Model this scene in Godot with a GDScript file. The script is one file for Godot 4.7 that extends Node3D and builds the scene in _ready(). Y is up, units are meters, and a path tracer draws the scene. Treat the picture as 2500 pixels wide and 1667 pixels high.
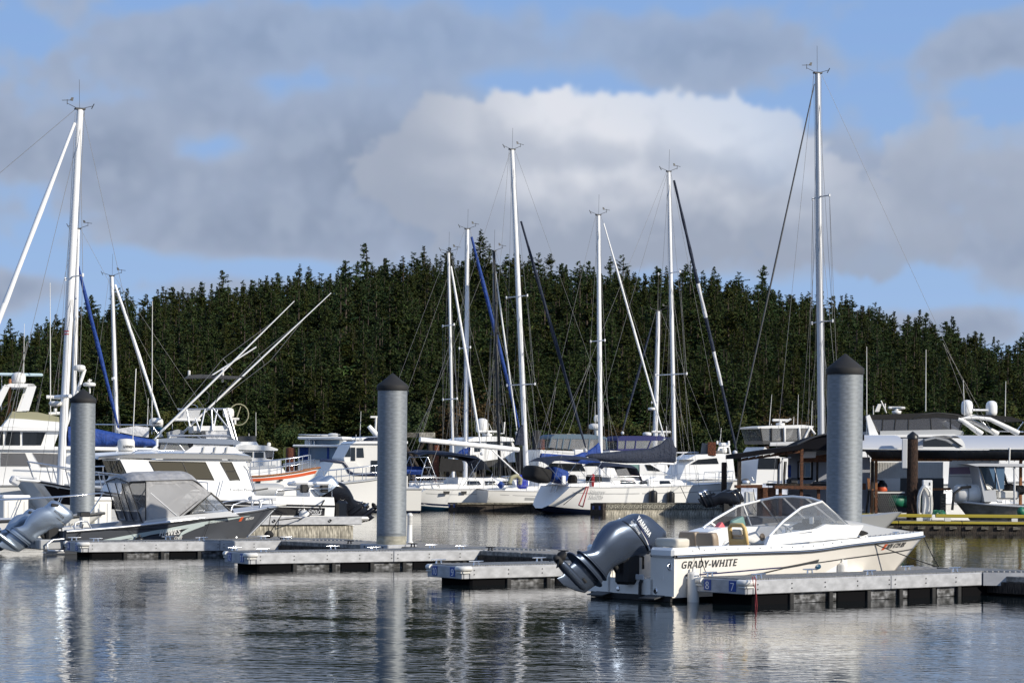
extends Node3D
# The camera is level over the water with a raised lens; photo pixels are 2500 wide, principal point (1250, 1138).
const F := 5851.0
const EYE := 2.6
const PX := 1250.0
const PY := 1138.0
const ROLL := 0.0079
var M := {}
var taken := {}

func ray(px: float, py: float) -> Vector3:
	var x := (px - PX) + (py - PY) * ROLL
	var y := (py - PY) - (px - PX) * ROLL
	return Vector3(x / F, -y / F, -1.0)
func P(px: float, py: float, d: float) -> Vector3:
	return Vector3(0, EYE, 0) + ray(px, py) * d
func W(px: float, py: float, y := 0.0) -> Vector3:
	var r := ray(px, py)
	return Vector3(0, EYE, 0) + r * ((y - EYE) / r.y)

class MB:
	var st := SurfaceTool.new()
	var n := 0
	func _init(smooth := true) -> void:
		st.begin(Mesh.PRIMITIVE_TRIANGLES)
		sm(smooth)
	func sm(on: bool) -> void:
		st.set_smooth_group(0 if on else -1)
	func tri(a: Vector3, b: Vector3, c: Vector3) -> void:
		st.add_vertex(a); st.add_vertex(b); st.add_vertex(c)
		n += 1
	func quad(a: Vector3, b: Vector3, c: Vector3, d: Vector3) -> void:
		tri(a, b, c); tri(a, c, d)
	func loft(rings: Array, closed := true, cap0 := true, cap1 := true) -> MB:
		var m: int = rings[0].size()
		for i in rings.size() - 1:
			var A = rings[i]
			var B = rings[i + 1]
			for j in (m if closed else m - 1):
				var k := (j + 1) % m
				quad(A[j], A[k], B[k], B[j])
		sm(false)
		if cap0: fan(rings[0], true)
		if cap1: fan(rings[-1], false)
		sm(true)
		return self
	func fan(r, flip := false) -> void:
		var c := Vector3()
		for p in r: c += p
		c /= r.size()
		for j in r.size():
			var k: int = (j + 1) % r.size()
			if flip: tri(c, r[k], r[j])
			else: tri(c, r[j], r[k])
	func tube(pts: Array, r, sides := 6, caps := true) -> MB:
		var rings := []
		var up := Vector3(0.13, 0.97, 0.21)
		for i in pts.size():
			var t: Vector3 = (pts[mini(i + 1, pts.size() - 1)] - pts[maxi(i - 1, 0)]).normalized()
			if absf(t.dot(up)) > 0.95: up = Vector3(0.9, 0.1, 0.4) if absf(t.x) < 0.8 else Vector3(0, 0.2, 1)
			var u := t.cross(up).normalized()
			var v := u.cross(t)
			var rr: float = r[i] if r is Array else r
			var ring := []
			for j in sides:
				var a := TAU * j / sides
				ring.append(pts[i] + (u * cos(a) + v * sin(a)) * rr)
			rings.append(ring)
			up = v
		return loft(rings, true, caps, caps)
	func lathe(prof: Array, seg := 16, xf := Transform3D(), caps := true) -> MB:
		var rings := []
		for p in prof:
			var ring := []
			for j in seg:
				var a := TAU * j / seg
				ring.append(xf * Vector3(cos(a) * p.x, p.y, sin(a) * p.x))
			rings.append(ring)
		return loft(rings, true, caps, caps)
	func box(c: Vector3, s: Vector3, b := Basis(), bev := 0.0) -> MB:
		var h := s / 2
		sm(false)
		if bev <= 0.0:
			var v := []
			for i in 8:
				v.append(c + b * Vector3(h.x * (1 if i & 1 else -1), h.y * (1 if i & 2 else -1), h.z * (1 if i & 4 else -1)))
			for f in [[0, 1, 3, 2], [5, 4, 6, 7], [4, 0, 2, 6], [1, 5, 7, 3], [2, 3, 7, 6], [4, 5, 1, 0]]:
				quad(v[f[0]], v[f[1]], v[f[2]], v[f[3]])
		else:
			bev = minf(bev, minf(h.x, minf(h.y, h.z)) * 0.98)
			var g := func(ax: int, sx: int, sy: int, sz: int) -> Vector3:
				var p := Vector3(sx * (h.x - bev), sy * (h.y - bev), sz * (h.z - bev))
				p[ax] = signf(p[ax] if p[ax] != 0.0 else [sx, sy, sz][ax]) * h[ax]
				return c + b * p
			for s1 in [-1, 1]:
				for ax in 3:
					var q := []
					for e in [[-1, -1], [1, -1], [1, 1], [-1, 1]]:
						var k := [0, 0, 0]
						k[ax] = s1; k[(ax + 1) % 3] = e[0]; k[(ax + 2) % 3] = e[1]
						q.append(g.call(ax, k[0], k[1], k[2]))
					if s1 > 0: quad(q[0], q[3], q[2], q[1])
					else: quad(q[0], q[1], q[2], q[3])
				for s2 in [-1, 1]:
					for ax in 3:
						var a1 := (ax + 1) % 3
						var a2 := (ax + 2) % 3
						var q := []
						for e in [[a1, -1], [a1, 1], [a2, 1], [a2, -1]]:
							var k := [0, 0, 0]
							k[ax] = e[1]; k[a1] = s1; k[a2] = s2
							q.append(g.call(e[0], k[0], k[1], k[2]))
						if s1 * s2 < 0: quad(q[0], q[3], q[2], q[1])
						else: quad(q[0], q[1], q[2], q[3])
					for s3 in [-1, 1]:
						var t := [g.call(0, s1, s2, s3), g.call(1, s1, s2, s3), g.call(2, s1, s2, s3)]
						if s1 * s2 * s3 > 0: tri(t[0], t[2], t[1])
						else: tri(t[0], t[1], t[2])
		sm(true)
		return self
	func pillow(c: Vector3, s: Vector3, b := Basis(), e := 0.35) -> MB:
		var rings := []
		for i in 9:
			var u := -1.0 + i / 4.0
			var k := pow(maxf(0.0, 1.0 - pow(absf(u), 3.4)), 0.34)
			var r := []
			for j in 20:
				var a := TAU * j / 20
				r.append(c + b * Vector3(signf(cos(a)) * pow(absf(cos(a)), e) * s.x / 2 * lerpf(0.86, 1.0, k), u * s.y / 2, signf(sin(a)) * pow(absf(sin(a)), e) * s.z / 2 * lerpf(0.86, 1.0, k)) * 1.0)
			rings.append(r)
		return loft(rings)
	# a side outline (x, y) given width: half(y) on both sides
	func house(poly, half: Callable, smooth := false) -> MB:
		var idx := Geometry2D.triangulate_polygon(poly)
		sm(false)
		for s in [-1.0, 1.0]:
			for i in range(0, idx.size(), 3):
				var t := []
				for k in 3:
					var p: Vector2 = poly[idx[i + k]]
					t.append(Vector3(p.x, p.y, s * half.call(p.y)))
				if s > 0: tri(t[0], t[1], t[2])
				else: tri(t[0], t[2], t[1])
		sm(smooth)
		for i in poly.size():
			var p: Vector2 = poly[i]
			var q: Vector2 = poly[(i + 1) % poly.size()]
			var a: float = half.call(p.y)
			var c: float = half.call(q.y)
			quad(Vector3(p.x, p.y, a), Vector3(p.x, p.y, -a), Vector3(q.x, q.y, -c), Vector3(q.x, q.y, c))
		sm(true)
		return self
	# an outline (x, y) as a thin sheet lying along z(y)
	func sheet(poly, z: Callable, th := 0.02) -> MB:
		var idx := Geometry2D.triangulate_polygon(poly)
		sm(false)
		for s in [0.0, 1.0]:
			for i in range(0, idx.size(), 3):
				var t := []
				for k in 3:
					var p: Vector2 = poly[idx[i + k]]
					t.append(Vector3(p.x, p.y, z.call(p.y) + th * s))
				tri(t[0], t[1], t[2])
		for i in poly.size():
			var p: Vector2 = poly[i]
			var q: Vector2 = poly[(i + 1) % poly.size()]
			var a: float = z.call(p.y)
			var c: float = z.call(q.y)
			quad(Vector3(p.x, p.y, a), Vector3(p.x, p.y, a + th), Vector3(q.x, q.y, c + th), Vector3(q.x, q.y, c))
		sm(true)
		return self
	# four corners made into a plate
	func slab(a: Vector3, b: Vector3, c: Vector3, d: Vector3, th := 0.02) -> MB:
		var nn := (b - a).cross(d - a).normalized() * th
		sm(false)
		quad(a + nn, b + nn, c + nn, d + nn); quad(d, c, b, a)
		for e in [[a, b], [b, c], [c, d], [d, a]]:
			quad(e[0], e[1], e[1] + nn, e[0] + nn)
		sm(true)
		return self
	func frame(pts: Array, r: float, sides := 6) -> MB:
		return tube(pts + [pts[0], pts[1]], r, sides)
	func done() -> ArrayMesh:
		st.generate_normals()
		return st.commit()

func V(x: float, y: float, z: float) -> Vector3:
	return Vector3(x, y, z)

func obj(called: String, b, m, parent: Node = null) -> MeshInstance3D:
	var o := MeshInstance3D.new()
	o.mesh = b.done() if b is MB else b
	o.material_override = M[m] if m is String else m
	if parent == null:
		o.name = numbered(called)
		add_child(o)
	else:
		o.name = called
		parent.add_child(o, true)
	return o
func numbered(called: String) -> String:
	taken[called] = taken.get(called, -1) + 1
	return called if taken[called] == 0 else "%s_%03d" % [called, taken[called]]
func tag(o: Node, label: String, category: String, group := "") -> Node:
	o.set_meta("label", label)
	o.set_meta("category", category)
	if group: o.set_meta("group", group)
	return o
func thing(called: String, label: String, category: String, at := Vector3(), turn := 0.0, group := "") -> Node3D:
	var o := Node3D.new()
	o.name = numbered(called)
	add_child(o)
	o.position = at
	o.rotation.y = turn
	tag(o, label, category, group)
	return o
func struct(called: String, b, m) -> MeshInstance3D:
	var o := obj(called, b, m)
	o.set_meta("kind", "structure")
	return o
func dup(src: Node3D, at: Vector3, turn: float, label: String, group := "") -> Node3D:
	var r: Node3D = src.duplicate()
	r.name = numbered(String(src.name).rstrip("0123456789").rstrip("_"))
	add_child(r)
	r.position = at
	r.rotation.y = turn
	r.set_meta("label", label)
	if group: r.set_meta("group", group)
	return r
func text(called: String, s: String, h: float, xf: Transform3D, m, parent: Node, depth := 0.004, bold := true, font := "Droid Sans", width := 0.0) -> void:
	var t := TextMesh.new()
	var f := SystemFont.new()
	f.font_names = PackedStringArray([font])
	f.font_weight = 700 if bold else 400
	t.font = f
	t.text = s
	t.font_size = 48
	t.pixel_size = h / 34.0
	t.depth = depth
	t.curve_step = 2.0
	var o := MeshInstance3D.new()
	o.name = called
	o.mesh = t
	o.material_override = M[m] if m is String else m
	parent.add_child(o, true)
	if width > 0.0:
		var w := t.get_aabb().size.x
		if w > 0.0: xf.basis.x *= width / w
	o.transform = xf

# ---- materials
func lin(r: float, g: float, b: float, a := 1.0) -> Color:
	var c := Color(r, g, b).linear_to_srgb()
	c.a = a
	return c
func mat(key: String, c: Color, rough := 0.5, metal := 0.0, spec := 0.5) -> StandardMaterial3D:
	var m := StandardMaterial3D.new()
	m.resource_name = key
	m.albedo_color = c
	m.roughness = rough
	m.metallic = metal
	m.metallic_specular = spec
	M[key] = m
	return m
func noise_img(sd: int, size: int, freq: float, oct := 4, lo := 0.6, hi := 1.0, sq := 1.0) -> Image:
	var nz := FastNoiseLite.new()
	nz.seed = sd
	nz.noise_type = FastNoiseLite.TYPE_SIMPLEX_SMOOTH
	nz.frequency = freq
	nz.fractal_octaves = oct
	var im := nz.get_seamless_image(size, size)
	im.convert(Image.FORMAT_L8)
	var d := im.get_data()
	var lut := PackedByteArray()
	for i in 256: lut.append(int(255.0 * (lo + (hi - lo) * clampf((i / 255.0 - 0.5) * sq + 0.5, 0, 1))))
	for i in d.size(): d[i] = lut[d[i]]
	im = Image.create_from_data(size, size, false, Image.FORMAT_L8, d)
	im.convert(Image.FORMAT_RGB8)
	return im
func grain(m: StandardMaterial3D, im: Image, scale: Vector3, world := false) -> StandardMaterial3D:
	m.albedo_texture = ImageTexture.create_from_image(im)
	m.uv1_triplanar = true
	m.uv1_world_triplanar = world
	m.uv1_scale = scale
	return m
func relief(m: StandardMaterial3D, im: Image, amount: float) -> void:
	m.heightmap_enabled = true
	m.heightmap_texture = ImageTexture.create_from_image(im)
	m.heightmap_scale = amount
var nz1 := FastNoiseLite.new()
var nz2 := FastNoiseLite.new()
func fb(x: float, y: float, s: float) -> float:
	return nz1.get_noise_2d(x / s, y / s)
func ell(x: float, y: float, cx: float, cy: float, rx: float, ry: float) -> float:
	var a := (x - cx) / rx
	var b := (y - cy) / ry
	return 1.0 - sqrt(a * a + b * b)
const BLUE_TOP := Color(0.51, 0.655, 0.865)
const BLUE_LOW := Color(0.70, 0.80, 0.92)
func sky_at(az: float, el: float) -> Color:
	# az and el in radians; laid out on a scale of F units per radian
	var x := az * F + PX
	var y := PY - el * F
	if az > PI * 0.999 or az < -PI * 0.999: x = PI * F
	var k := clampf(el / 0.26, 0, 1)
	var c := BLUE_LOW.lerp(BLUE_TOP, pow(k, 0.6))
	c = c.lerp(Color(0.36, 0.53, 0.80), clampf((el - 0.3) / 1.2, 0, 1))
	var w1 := fb(x, y * 1.5, 520.0)
	var w2 := fb(x + 900.0, y + 4000.0, 150.0)
	var w3 := fb(x - 3000.0, y * 1.3, 60.0)
	# the wide grey layer of cloud on the left, and its like everywhere outside the frame
	var inside := clampf(1.0 - absf(x - 1250.0) / 1900.0, 0, 1) * clampf(1.0 - (PY - y) / 1900.0, 0, 1) * 2.0
	inside = clampf(inside, 0, 1)
	var g := -1.0
	for e in [[300, 420, 640, 260], [620, 560, 520, 170], [150, 190, 460, 120], [900, 420, 460, 240], [60, 720, 150, 60], [700, 110, 800, 110], [1780, 130, 330, 95], [2440, 140, 200, 70], [1300, 560, 560, 130], [1700, 560, 520, 120], [2330, 450, 330, 190], [2250, 380, 160, 110], [2500, 600, 460, 120], [2300, 790, 330, 50]]:
		g = maxf(g, ell(x, y, e[0], e[1], e[2], e[3]))
	g = g * 1.35 + w1 * 0.38 + w2 * 0.2 + 0.12
	var slot := maxf(ell(x, y, 500, 375, 190, 60), maxf(ell(x, y, 300, 660, 420, 55), ell(x, y, 640, 660, 300, 40)))
	g -= clampf(slot, 0, 1) * 1.1
	var wide := w1 * 1.6 + w2 * 0.35 + 0.12
	g = lerpf(wide, g, inside)
	var cov := smoothstep(-0.12, 0.42, g)
	var thick := clampf(g * 0.9 + w2 * 0.35, 0, 1)
	var grey := Color(0.655, 0.70, 0.785).lerp(Color(0.555, 0.605, 0.695), thick)
	grey = grey.lerp(Color(0.70, 0.74, 0.815), clampf(w2 * 0.9 + 0.12, 0, 0.5))
	c = c.lerp(grey, cov * lerpf(0.93, 0.6, inside * smoothstep(420.0, 60.0, y)))
	# the bright heap of cloud right of the middle
	var b := bank(x, y)
	var bc := smoothstep(0.0, 0.16, b) * inside
	var lit := clampf((660.0 - y) / 400.0, 0, 1) * 0.85 + clampf((b - bank(x + 40.0, y - 45.0)) * 0.42, -0.16, 0.3) + w1 * 0.2 - w2 * 0.12
	lit = clampf(lit, 0, 1) * clampf((x - 900.0) / 420.0, 0.15, 1) * clampf((2420.0 - x) / 600.0, 0.3, 1)
	var white := Color(0.625, 0.665, 0.74).lerp(Color(0.885, 0.895, 0.925), lit)
	c = c.lerp(white, bc * 0.97)
	return c
func bank(x: float, y: float) -> float:
	var b := -1.0
	for e in [[1090, 330, 130, 100], [1320, 320, 210, 110], [1500, 330, 200, 100], [1690, 350, 200, 130], [1840, 380, 170, 120], [1600, 480, 480, 170], [1250, 470, 300, 130], [1950, 520, 220, 130], [1980, 450, 130, 80], [2120, 560, 230, 130], [1080, 430, 240, 120], [2290, 400, 170, 110], [2470, 450, 170, 150], [1500, 500, 560, 180]]:
		b = maxf(b, ell(x, y, e[0], e[1], e[2], e[3]))
	var k1 := 1.0 - 2.2 * absf(nz2.get_noise_2d(x / 190.0, y / 165.0))
	var k2 := 1.0 - 2.2 * absf(nz2.get_noise_2d(x / 80.0 + 31.0, y / 70.0))
	var k3 := 1.0 - 2.2 * absf(nz2.get_noise_2d(x / 36.0 + 77.0, y / 32.0))
	return b * 1.5 + k1 * 0.16 + k2 * 0.10 + k3 * 0.06 - 0.10
func build_sky() -> Sky:
	nz1.seed = 11
	nz1.frequency = 1.0
	nz1.fractal_octaves = 5
	nz1.noise_type = FastNoiseLite.TYPE_SIMPLEX_SMOOTH
	nz2.seed = 23
	nz2.frequency = 1.0
	nz2.fractal_type = FastNoiseLite.FRACTAL_NONE
	nz2.noise_type = FastNoiseLite.TYPE_SIMPLEX_SMOOTH
	var w := 4096
	var h := 2048
	var low := Image.create(512, 256, false, Image.FORMAT_RGB8)
	for j in 256:
		var el := PI * (0.5 - (j + 0.5) / 256.0)
		for i in 512:
			var az := TAU * (i + 0.5) / 512.0
			if az > PI: az -= TAU
			low.set_pixel(i, j, sky_at(az, maxf(el, 0.005)) if el > -0.02 else Color(0.30, 0.34, 0.38))
	low.resize(w, h, Image.INTERPOLATE_CUBIC)
	var hw := 330
	var y0 := 1024 - 330
	var im := Image.create(hw * 2, 334, false, Image.FORMAT_RGB8)
	for j in 334:
		var el := PI * (0.5 - (y0 + j + 0.5) / h)
		for i in hw * 2:
			var az := TAU * (i - hw + 0.5) / w
			im.set_pixel(i, j, sky_at(az, maxf(el, 0.0)))
	low.blit_rect(im, Rect2i(hw, 0, hw, 334), Vector2i(0, y0))
	low.blit_rect(im, Rect2i(0, 0, hw, 334), Vector2i(w - hw, y0))
	var pm := PanoramaSkyMaterial.new()
	pm.panorama = ImageTexture.create_from_image(low)
	pm.energy_multiplier = 1.0
	var s := Sky.new()
	s.sky_material = pm
	return s

func build_view() -> void:
	var cam := Camera3D.new()
	cam.name = "camera"
	add_child(cam)
	cam.position = Vector3(0, EYE, 0)
	cam.rotation.z = ROLL
	cam.keep_aspect = Camera3D.KEEP_HEIGHT
	var near := 0.5
	cam.set_frustum(near * 1667.0 / F, Vector2(0, near * (PY - 833.5) / F), near, 4000.0)
	cam.current = true
	var env := Environment.new()
	env.background_mode = Environment.BG_SKY
	env.sky = build_sky()
	env.tonemap_mode = Environment.TONE_MAPPER_LINEAR
	env.tonemap_exposure = 1.0
	env.sdfgi_enabled = true
	env.ssao_enabled = true
	env.ssil_enabled = true
	var we := WorldEnvironment.new()
	we.name = "environment"
	we.environment = env
	add_child(we)
	var sun := DirectionalLight3D.new()
	sun.name = "sun"
	sun.light_energy = 1.6
	sun.light_color = Color(1.0, 0.965, 0.90)
	sun.light_angular_distance = 0.5
	sun.shadow_enabled = true
	add_child(sun)
	sun.look_at_from_position(Vector3(), -Vector3(0.80, 0.41, 0.43))

func build_materials() -> void:
	mat("white", lin(0.80, 0.80, 0.79), 0.22)
	mat("cream", lin(0.80, 0.765, 0.71), 0.2)
	mat("offwhite", lin(0.70, 0.69, 0.66), 0.4)
	mat("grey", lin(0.35, 0.36, 0.37), 0.5)
	mat("lightgrey", lin(0.52, 0.53, 0.55), 0.5)
	mat("darkgrey", lin(0.05, 0.052, 0.056), 0.5)
	mat("black", lin(0.008, 0.008, 0.009), 0.4)
	mat("blackgloss", lin(0.006, 0.006, 0.008), 0.12)
	mat("floatblack", lin(0.006, 0.006, 0.007), 0.9, 0.0, 0.15)
	mat("rubber", lin(0.012, 0.012, 0.013), 0.75)
	mat("chrome", lin(0.75, 0.75, 0.76), 0.16, 1.0)
	mat("alu", lin(0.62, 0.63, 0.65), 0.34, 0.9)
	mat("mastwhite", lin(0.82, 0.82, 0.82), 0.3)
	mat("mastalu", lin(0.50, 0.51, 0.53), 0.4, 0.5)
	mat("wire", lin(0.22, 0.22, 0.22), 0.5, 0.3)
	mat("darkglass", lin(0.012, 0.014, 0.016), 0.04, 0.0, 0.6)
	mat("tanglass", lin(0.075, 0.066, 0.045), 0.06, 0.0, 0.5)
	mat("blueglass", lin(0.10, 0.17, 0.26), 0.06, 0.0, 0.5)
	var g := mat("pane", lin(0.5, 0.53, 0.55, 0.08), 0.04)
	g.transparency = BaseMaterial3D.TRANSPARENCY_ALPHA
	g = mat("smoke", lin(0.10, 0.10, 0.11, 0.45), 0.05)
	g.transparency = BaseMaterial3D.TRANSPARENCY_ALPHA
	g = mat("vinyl", lin(0.5, 0.5, 0.5, 0.2), 0.15)
	g.transparency = BaseMaterial3D.TRANSPARENCY_ALPHA
	relief(grain(mat("navy", lin(0.017, 0.027, 0.058), 0.8), noise_img(5, 256, 0.03, 4, 0.72, 1.0), V(0.9, 0.9, 0.9)), noise_img(6, 256, 0.012, 3, 0, 1), 6.0)
	relief(grain(mat("blue", lin(0.008, 0.055, 0.30), 0.75), noise_img(5, 256, 0.03, 4, 0.75, 1.0), V(0.9, 0.9, 0.9)), noise_img(6, 256, 0.012, 3, 0, 1), 6.0)
	grain(mat("blackcloth", lin(0.010, 0.010, 0.012), 0.85), noise_img(8, 256, 0.02, 4, 0.6, 1.0), V(0.9, 0.9, 0.9))
	relief(grain(mat("greycloth", lin(0.40, 0.40, 0.41), 0.8), noise_img(9, 256, 0.012, 4, 0.8, 1.0), V(0.7, 0.7, 0.7)), noise_img(16, 256, 0.012, 3, 0, 1), 4.0)
	relief(grain(mat("whitecloth", lin(0.66, 0.67, 0.70), 0.8), noise_img(10, 256, 0.02, 4, 0.85, 1.0), V(0.5, 0.5, 0.5)), noise_img(16, 256, 0.012, 3, 0, 1), 6.0)
	mat("olive", lin(0.30, 0.29, 0.19), 0.85)
	mat("tan", lin(0.27, 0.205, 0.145), 0.5)
	mat("cushion", lin(0.60, 0.56, 0.48), 0.5)
	mat("orange", lin(0.60, 0.10, 0.03), 0.5)
	mat("red", lin(0.45, 0.02, 0.025), 0.5)
	mat("yellow", lin(0.36, 0.29, 0.025), 0.6)
	mat("signblue", lin(0.008, 0.055, 0.28), 0.4)
	mat("green", lin(0.01, 0.14, 0.08), 0.5)
	mat("teal", lin(0.13, 0.24, 0.22), 0.6)
	mat("pink", lin(0.55, 0.10, 0.12), 0.6)
	mat("navypaint", lin(0.012, 0.02, 0.055), 0.25)
	mat("bluepaint", lin(0.012, 0.06, 0.12), 0.4)
	mat("hullstripe", lin(0.02, 0.022, 0.09), 0.3)
	mat("gunmetal", lin(0.085, 0.092, 0.108), 0.32, 0.25)
	mat("motorblue", lin(0.085, 0.108, 0.152), 0.27, 0.7)
	mat("motorsilver", lin(0.33, 0.39, 0.47), 0.26, 0.75)
	mat("paleblue", lin(0.50, 0.62, 0.66), 0.3)
	mat("palegraphic", lin(0.50, 0.58, 0.58), 0.3)
	mat("rope", lin(0.012, 0.012, 0.013), 0.9)
	mat("redrope", lin(0.30, 0.04, 0.045), 0.9)
	mat("whiterope", lin(0.6, 0.58, 0.54), 0.9)
	# weathered things
	var im := noise_img(21, 512, 0.012, 6, 0.82, 1.0, 1.3)
	var gal := grain(mat("galvanised", lin(0.26, 0.285, 0.31), 0.5, 0.35), im, V(0.9, 2.4, 0.9))
	gal.roughness_texture = gal.albedo_texture
	gal.roughness = 0.62
	grain(mat("plate", lin(0.44, 0.45, 0.475), 0.5, 0.1), noise_img(22, 512, 0.012, 6, 0.86, 1.0, 1.4), V(0.5, 0.9, 0.5))
	grain(mat("concrete", lin(0.36, 0.34, 0.31), 0.9), noise_img(23, 512, 0.03, 6, 0.62, 1.0, 1.5), V(0.4, 0.4, 0.4))
	grain(mat("stained", lin(0.56, 0.52, 0.43), 0.9), noise_img(24, 512, 0.02, 5, 0.55, 1.0, 1.7), V(1.2, 0.25, 1.2))
	grain(mat("float", lin(0.22, 0.225, 0.24), 0.7), noise_img(25, 512, 0.015, 5, 0.25, 1.0, 1.7), V(0.5, 0.9, 0.5))
	grain(mat("grating", lin(0.36, 0.36, 0.355), 0.7), noise_img(26, 256, 0.03, 5, 0.75, 1.0), V(0.5, 0.5, 0.5))
	grain(mat("wood", lin(0.20, 0.072, 0.025), 0.7), noise_img(27, 512, 0.02, 5, 0.45, 1.0, 1.5), V(0.5, 2.5, 2.5))
	grain(mat("freshwood", lin(0.42, 0.17, 0.06), 0.7), noise_img(27, 512, 0.02, 5, 0.6, 1.0, 1.5), V(2.5, 0.5, 2.5))
	grain(mat("oldwood", lin(0.085, 0.065, 0.05), 0.9), noise_img(28, 512, 0.02, 5, 0.35, 1.0, 1.7), V(2.0, 0.3, 2.0))
	grain(mat("greywood", lin(0.26, 0.24, 0.19), 0.9), noise_img(28, 512, 0.02, 5, 0.35, 1.0, 1.7), V(0.3, 2.0, 2.0))
	var bark := grain(mat("pole", lin(0.085, 0.042, 0.025), 0.9), noise_img(29, 512, 0.03, 5, 0.3, 1.0, 1.8), V(2.2, 0.35, 2.2))
	relief(bark, noise_img(29, 512, 0.03, 5, 0, 1, 1.8), 3.0)
	grain(mat("rust", lin(0.20, 0.055, 0.02), 0.85), noise_img(30, 512, 0.03, 5, 0.4, 1.0, 1.8), V(0.8, 0.5, 0.8))
	grain(mat("rustyrail", lin(0.42, 0.40, 0.33), 0.8), noise_img(31, 512, 0.03, 5, 0.2, 1.0, 2.4), V(0.6, 1.5, 0.6))
	mat("bannerviolet", lin(0.30, 0.22, 0.32), 0.7)
	grain(mat("workalu", lin(0.34, 0.33, 0.30), 0.5, 0.4), noise_img(36, 256, 0.02, 4, 0.6, 1.0, 1.4), V(0.5, 0.5, 0.5))
	mat("steelgrey", lin(0.10, 0.105, 0.11), 0.6)
	mat("roofwhite", lin(0.50, 0.51, 0.54), 0.4)
	mat("roofdark", lin(0.010, 0.010, 0.013), 0.85, 0.0, 0.2)
	mat("wallpaint", lin(0.34, 0.36, 0.41), 0.7)
	grain(mat("metalroof", lin(0.07, 0.08, 0.10), 0.45, 0.4), noise_img(33, 256, 0.03, 4, 0.6, 1.0), V(0.5, 0.5, 0.5))
	grain(mat("earth", lin(0.05, 0.045, 0.03), 0.95), noise_img(34, 256, 0.03, 4, 0.5, 1.0), V(0.05, 0.05, 0.05), true)
	mat("bark", lin(0.06, 0.045, 0.035), 0.9)

# ---- water: one sheet to the horizon
func build_water() -> void:
	var s := 1024
	var wa := FastNoiseLite.new()
	wa.seed = 71
	wa.frequency = 0.030
	wa.fractal_octaves = 3
	wa.fractal_gain = 0.55
	wa.noise_type = FastNoiseLite.TYPE_SIMPLEX_SMOOTH
	var a := wa.get_seamless_image(s, s)
	a.convert(Image.FORMAT_L8)
	wa.seed = 5
	wa.frequency = 0.0045
	wa.fractal_octaves = 2
	var mk := wa.get_seamless_image(s, s)
	mk.convert(Image.FORMAT_L8)
	var da := a.get_data()
	var dm := mk.get_data()
	for i in da.size():
		da[i] = int(128.0 + (da[i] - 128) * (0.55 + 0.6 * smoothstep(70.0, 170.0, float(dm[i]))))
	a = Image.create_from_data(s, s, false, Image.FORMAT_L8, da)
	a.convert(Image.FORMAT_RGB8)
	a.bump_map_to_normal_map(9.0)
	var m := mat("water", lin(0.006, 0.011, 0.013), 0.035, 0.0, 0.5)
	m.normal_enabled = true
	m.normal_texture = ImageTexture.create_from_image(a)
	m.normal_scale = 0.044
	m.uv1_triplanar = true
	m.uv1_world_triplanar = true
	m.uv1_scale = V(0.052, 0.06, 0.11)
	var b := MB.new(false)
	b.quad(V(-2500, 0, 600), V(2500, 0, 600), V(2500, 0, -3500), V(-2500, 0, -3500))
	struct("water", b, "water")
const SKYLINE := [-1500, 960, -900, 960, -500, 900, -200, 890, 0, 850, 110, 800, 255, 735, 350, 733, 446, 680, 530, 690, 640, 660, 830, 638, 960, 618, 1080, 600, 1210, 600, 1330, 622, 1446, 612, 1570, 655, 1750, 650, 1860, 680, 1970, 712, 2080, 733, 2210, 776, 2340, 818, 2420, 840, 2500, 862, 2800, 900, 3400, 960, 4200, 1000]
const SHORE := 345.0
const RIDGE := 580.0
func skyline(px: float) -> float:
	for i in range(0, SKYLINE.size() - 2, 2):
		if px <= SKYLINE[i + 2]:
			var t := clampf((px - SKYLINE[i]) / float(SKYLINE[i + 2] - SKYLINE[i]), 0, 1)
			return lerpf(SKYLINE[i + 1], SKYLINE[i + 3], t)
	return 1000.0
func ground(x: float, d: float) -> float:
	# the hill's height: its ridge runs across at RIDGE metres
	var px := x / RIDGE * F + PX
	var top := 0.0
	for k in [-120.0, -60.0, 0.0, 60.0, 120.0]: top += (PY + (px - PX) * ROLL - skyline(px + k)) / F * RIDGE + EYE
	top = top / 5.0 - 21.0
	var t := clampf((d - SHORE) / (RIDGE - SHORE), 0, 1)
	var h := lerpf(0.6, maxf(top, 1.0), pow(t, 0.85)) + nz1.get_noise_2d(x / 60.0, d / 60.0) * 2.0 * t
	if d > RIDGE: h -= (d - RIDGE) * 0.06
	if d < SHORE: h = 0.6 - (SHORE - d) * 0.3
	return h
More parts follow.
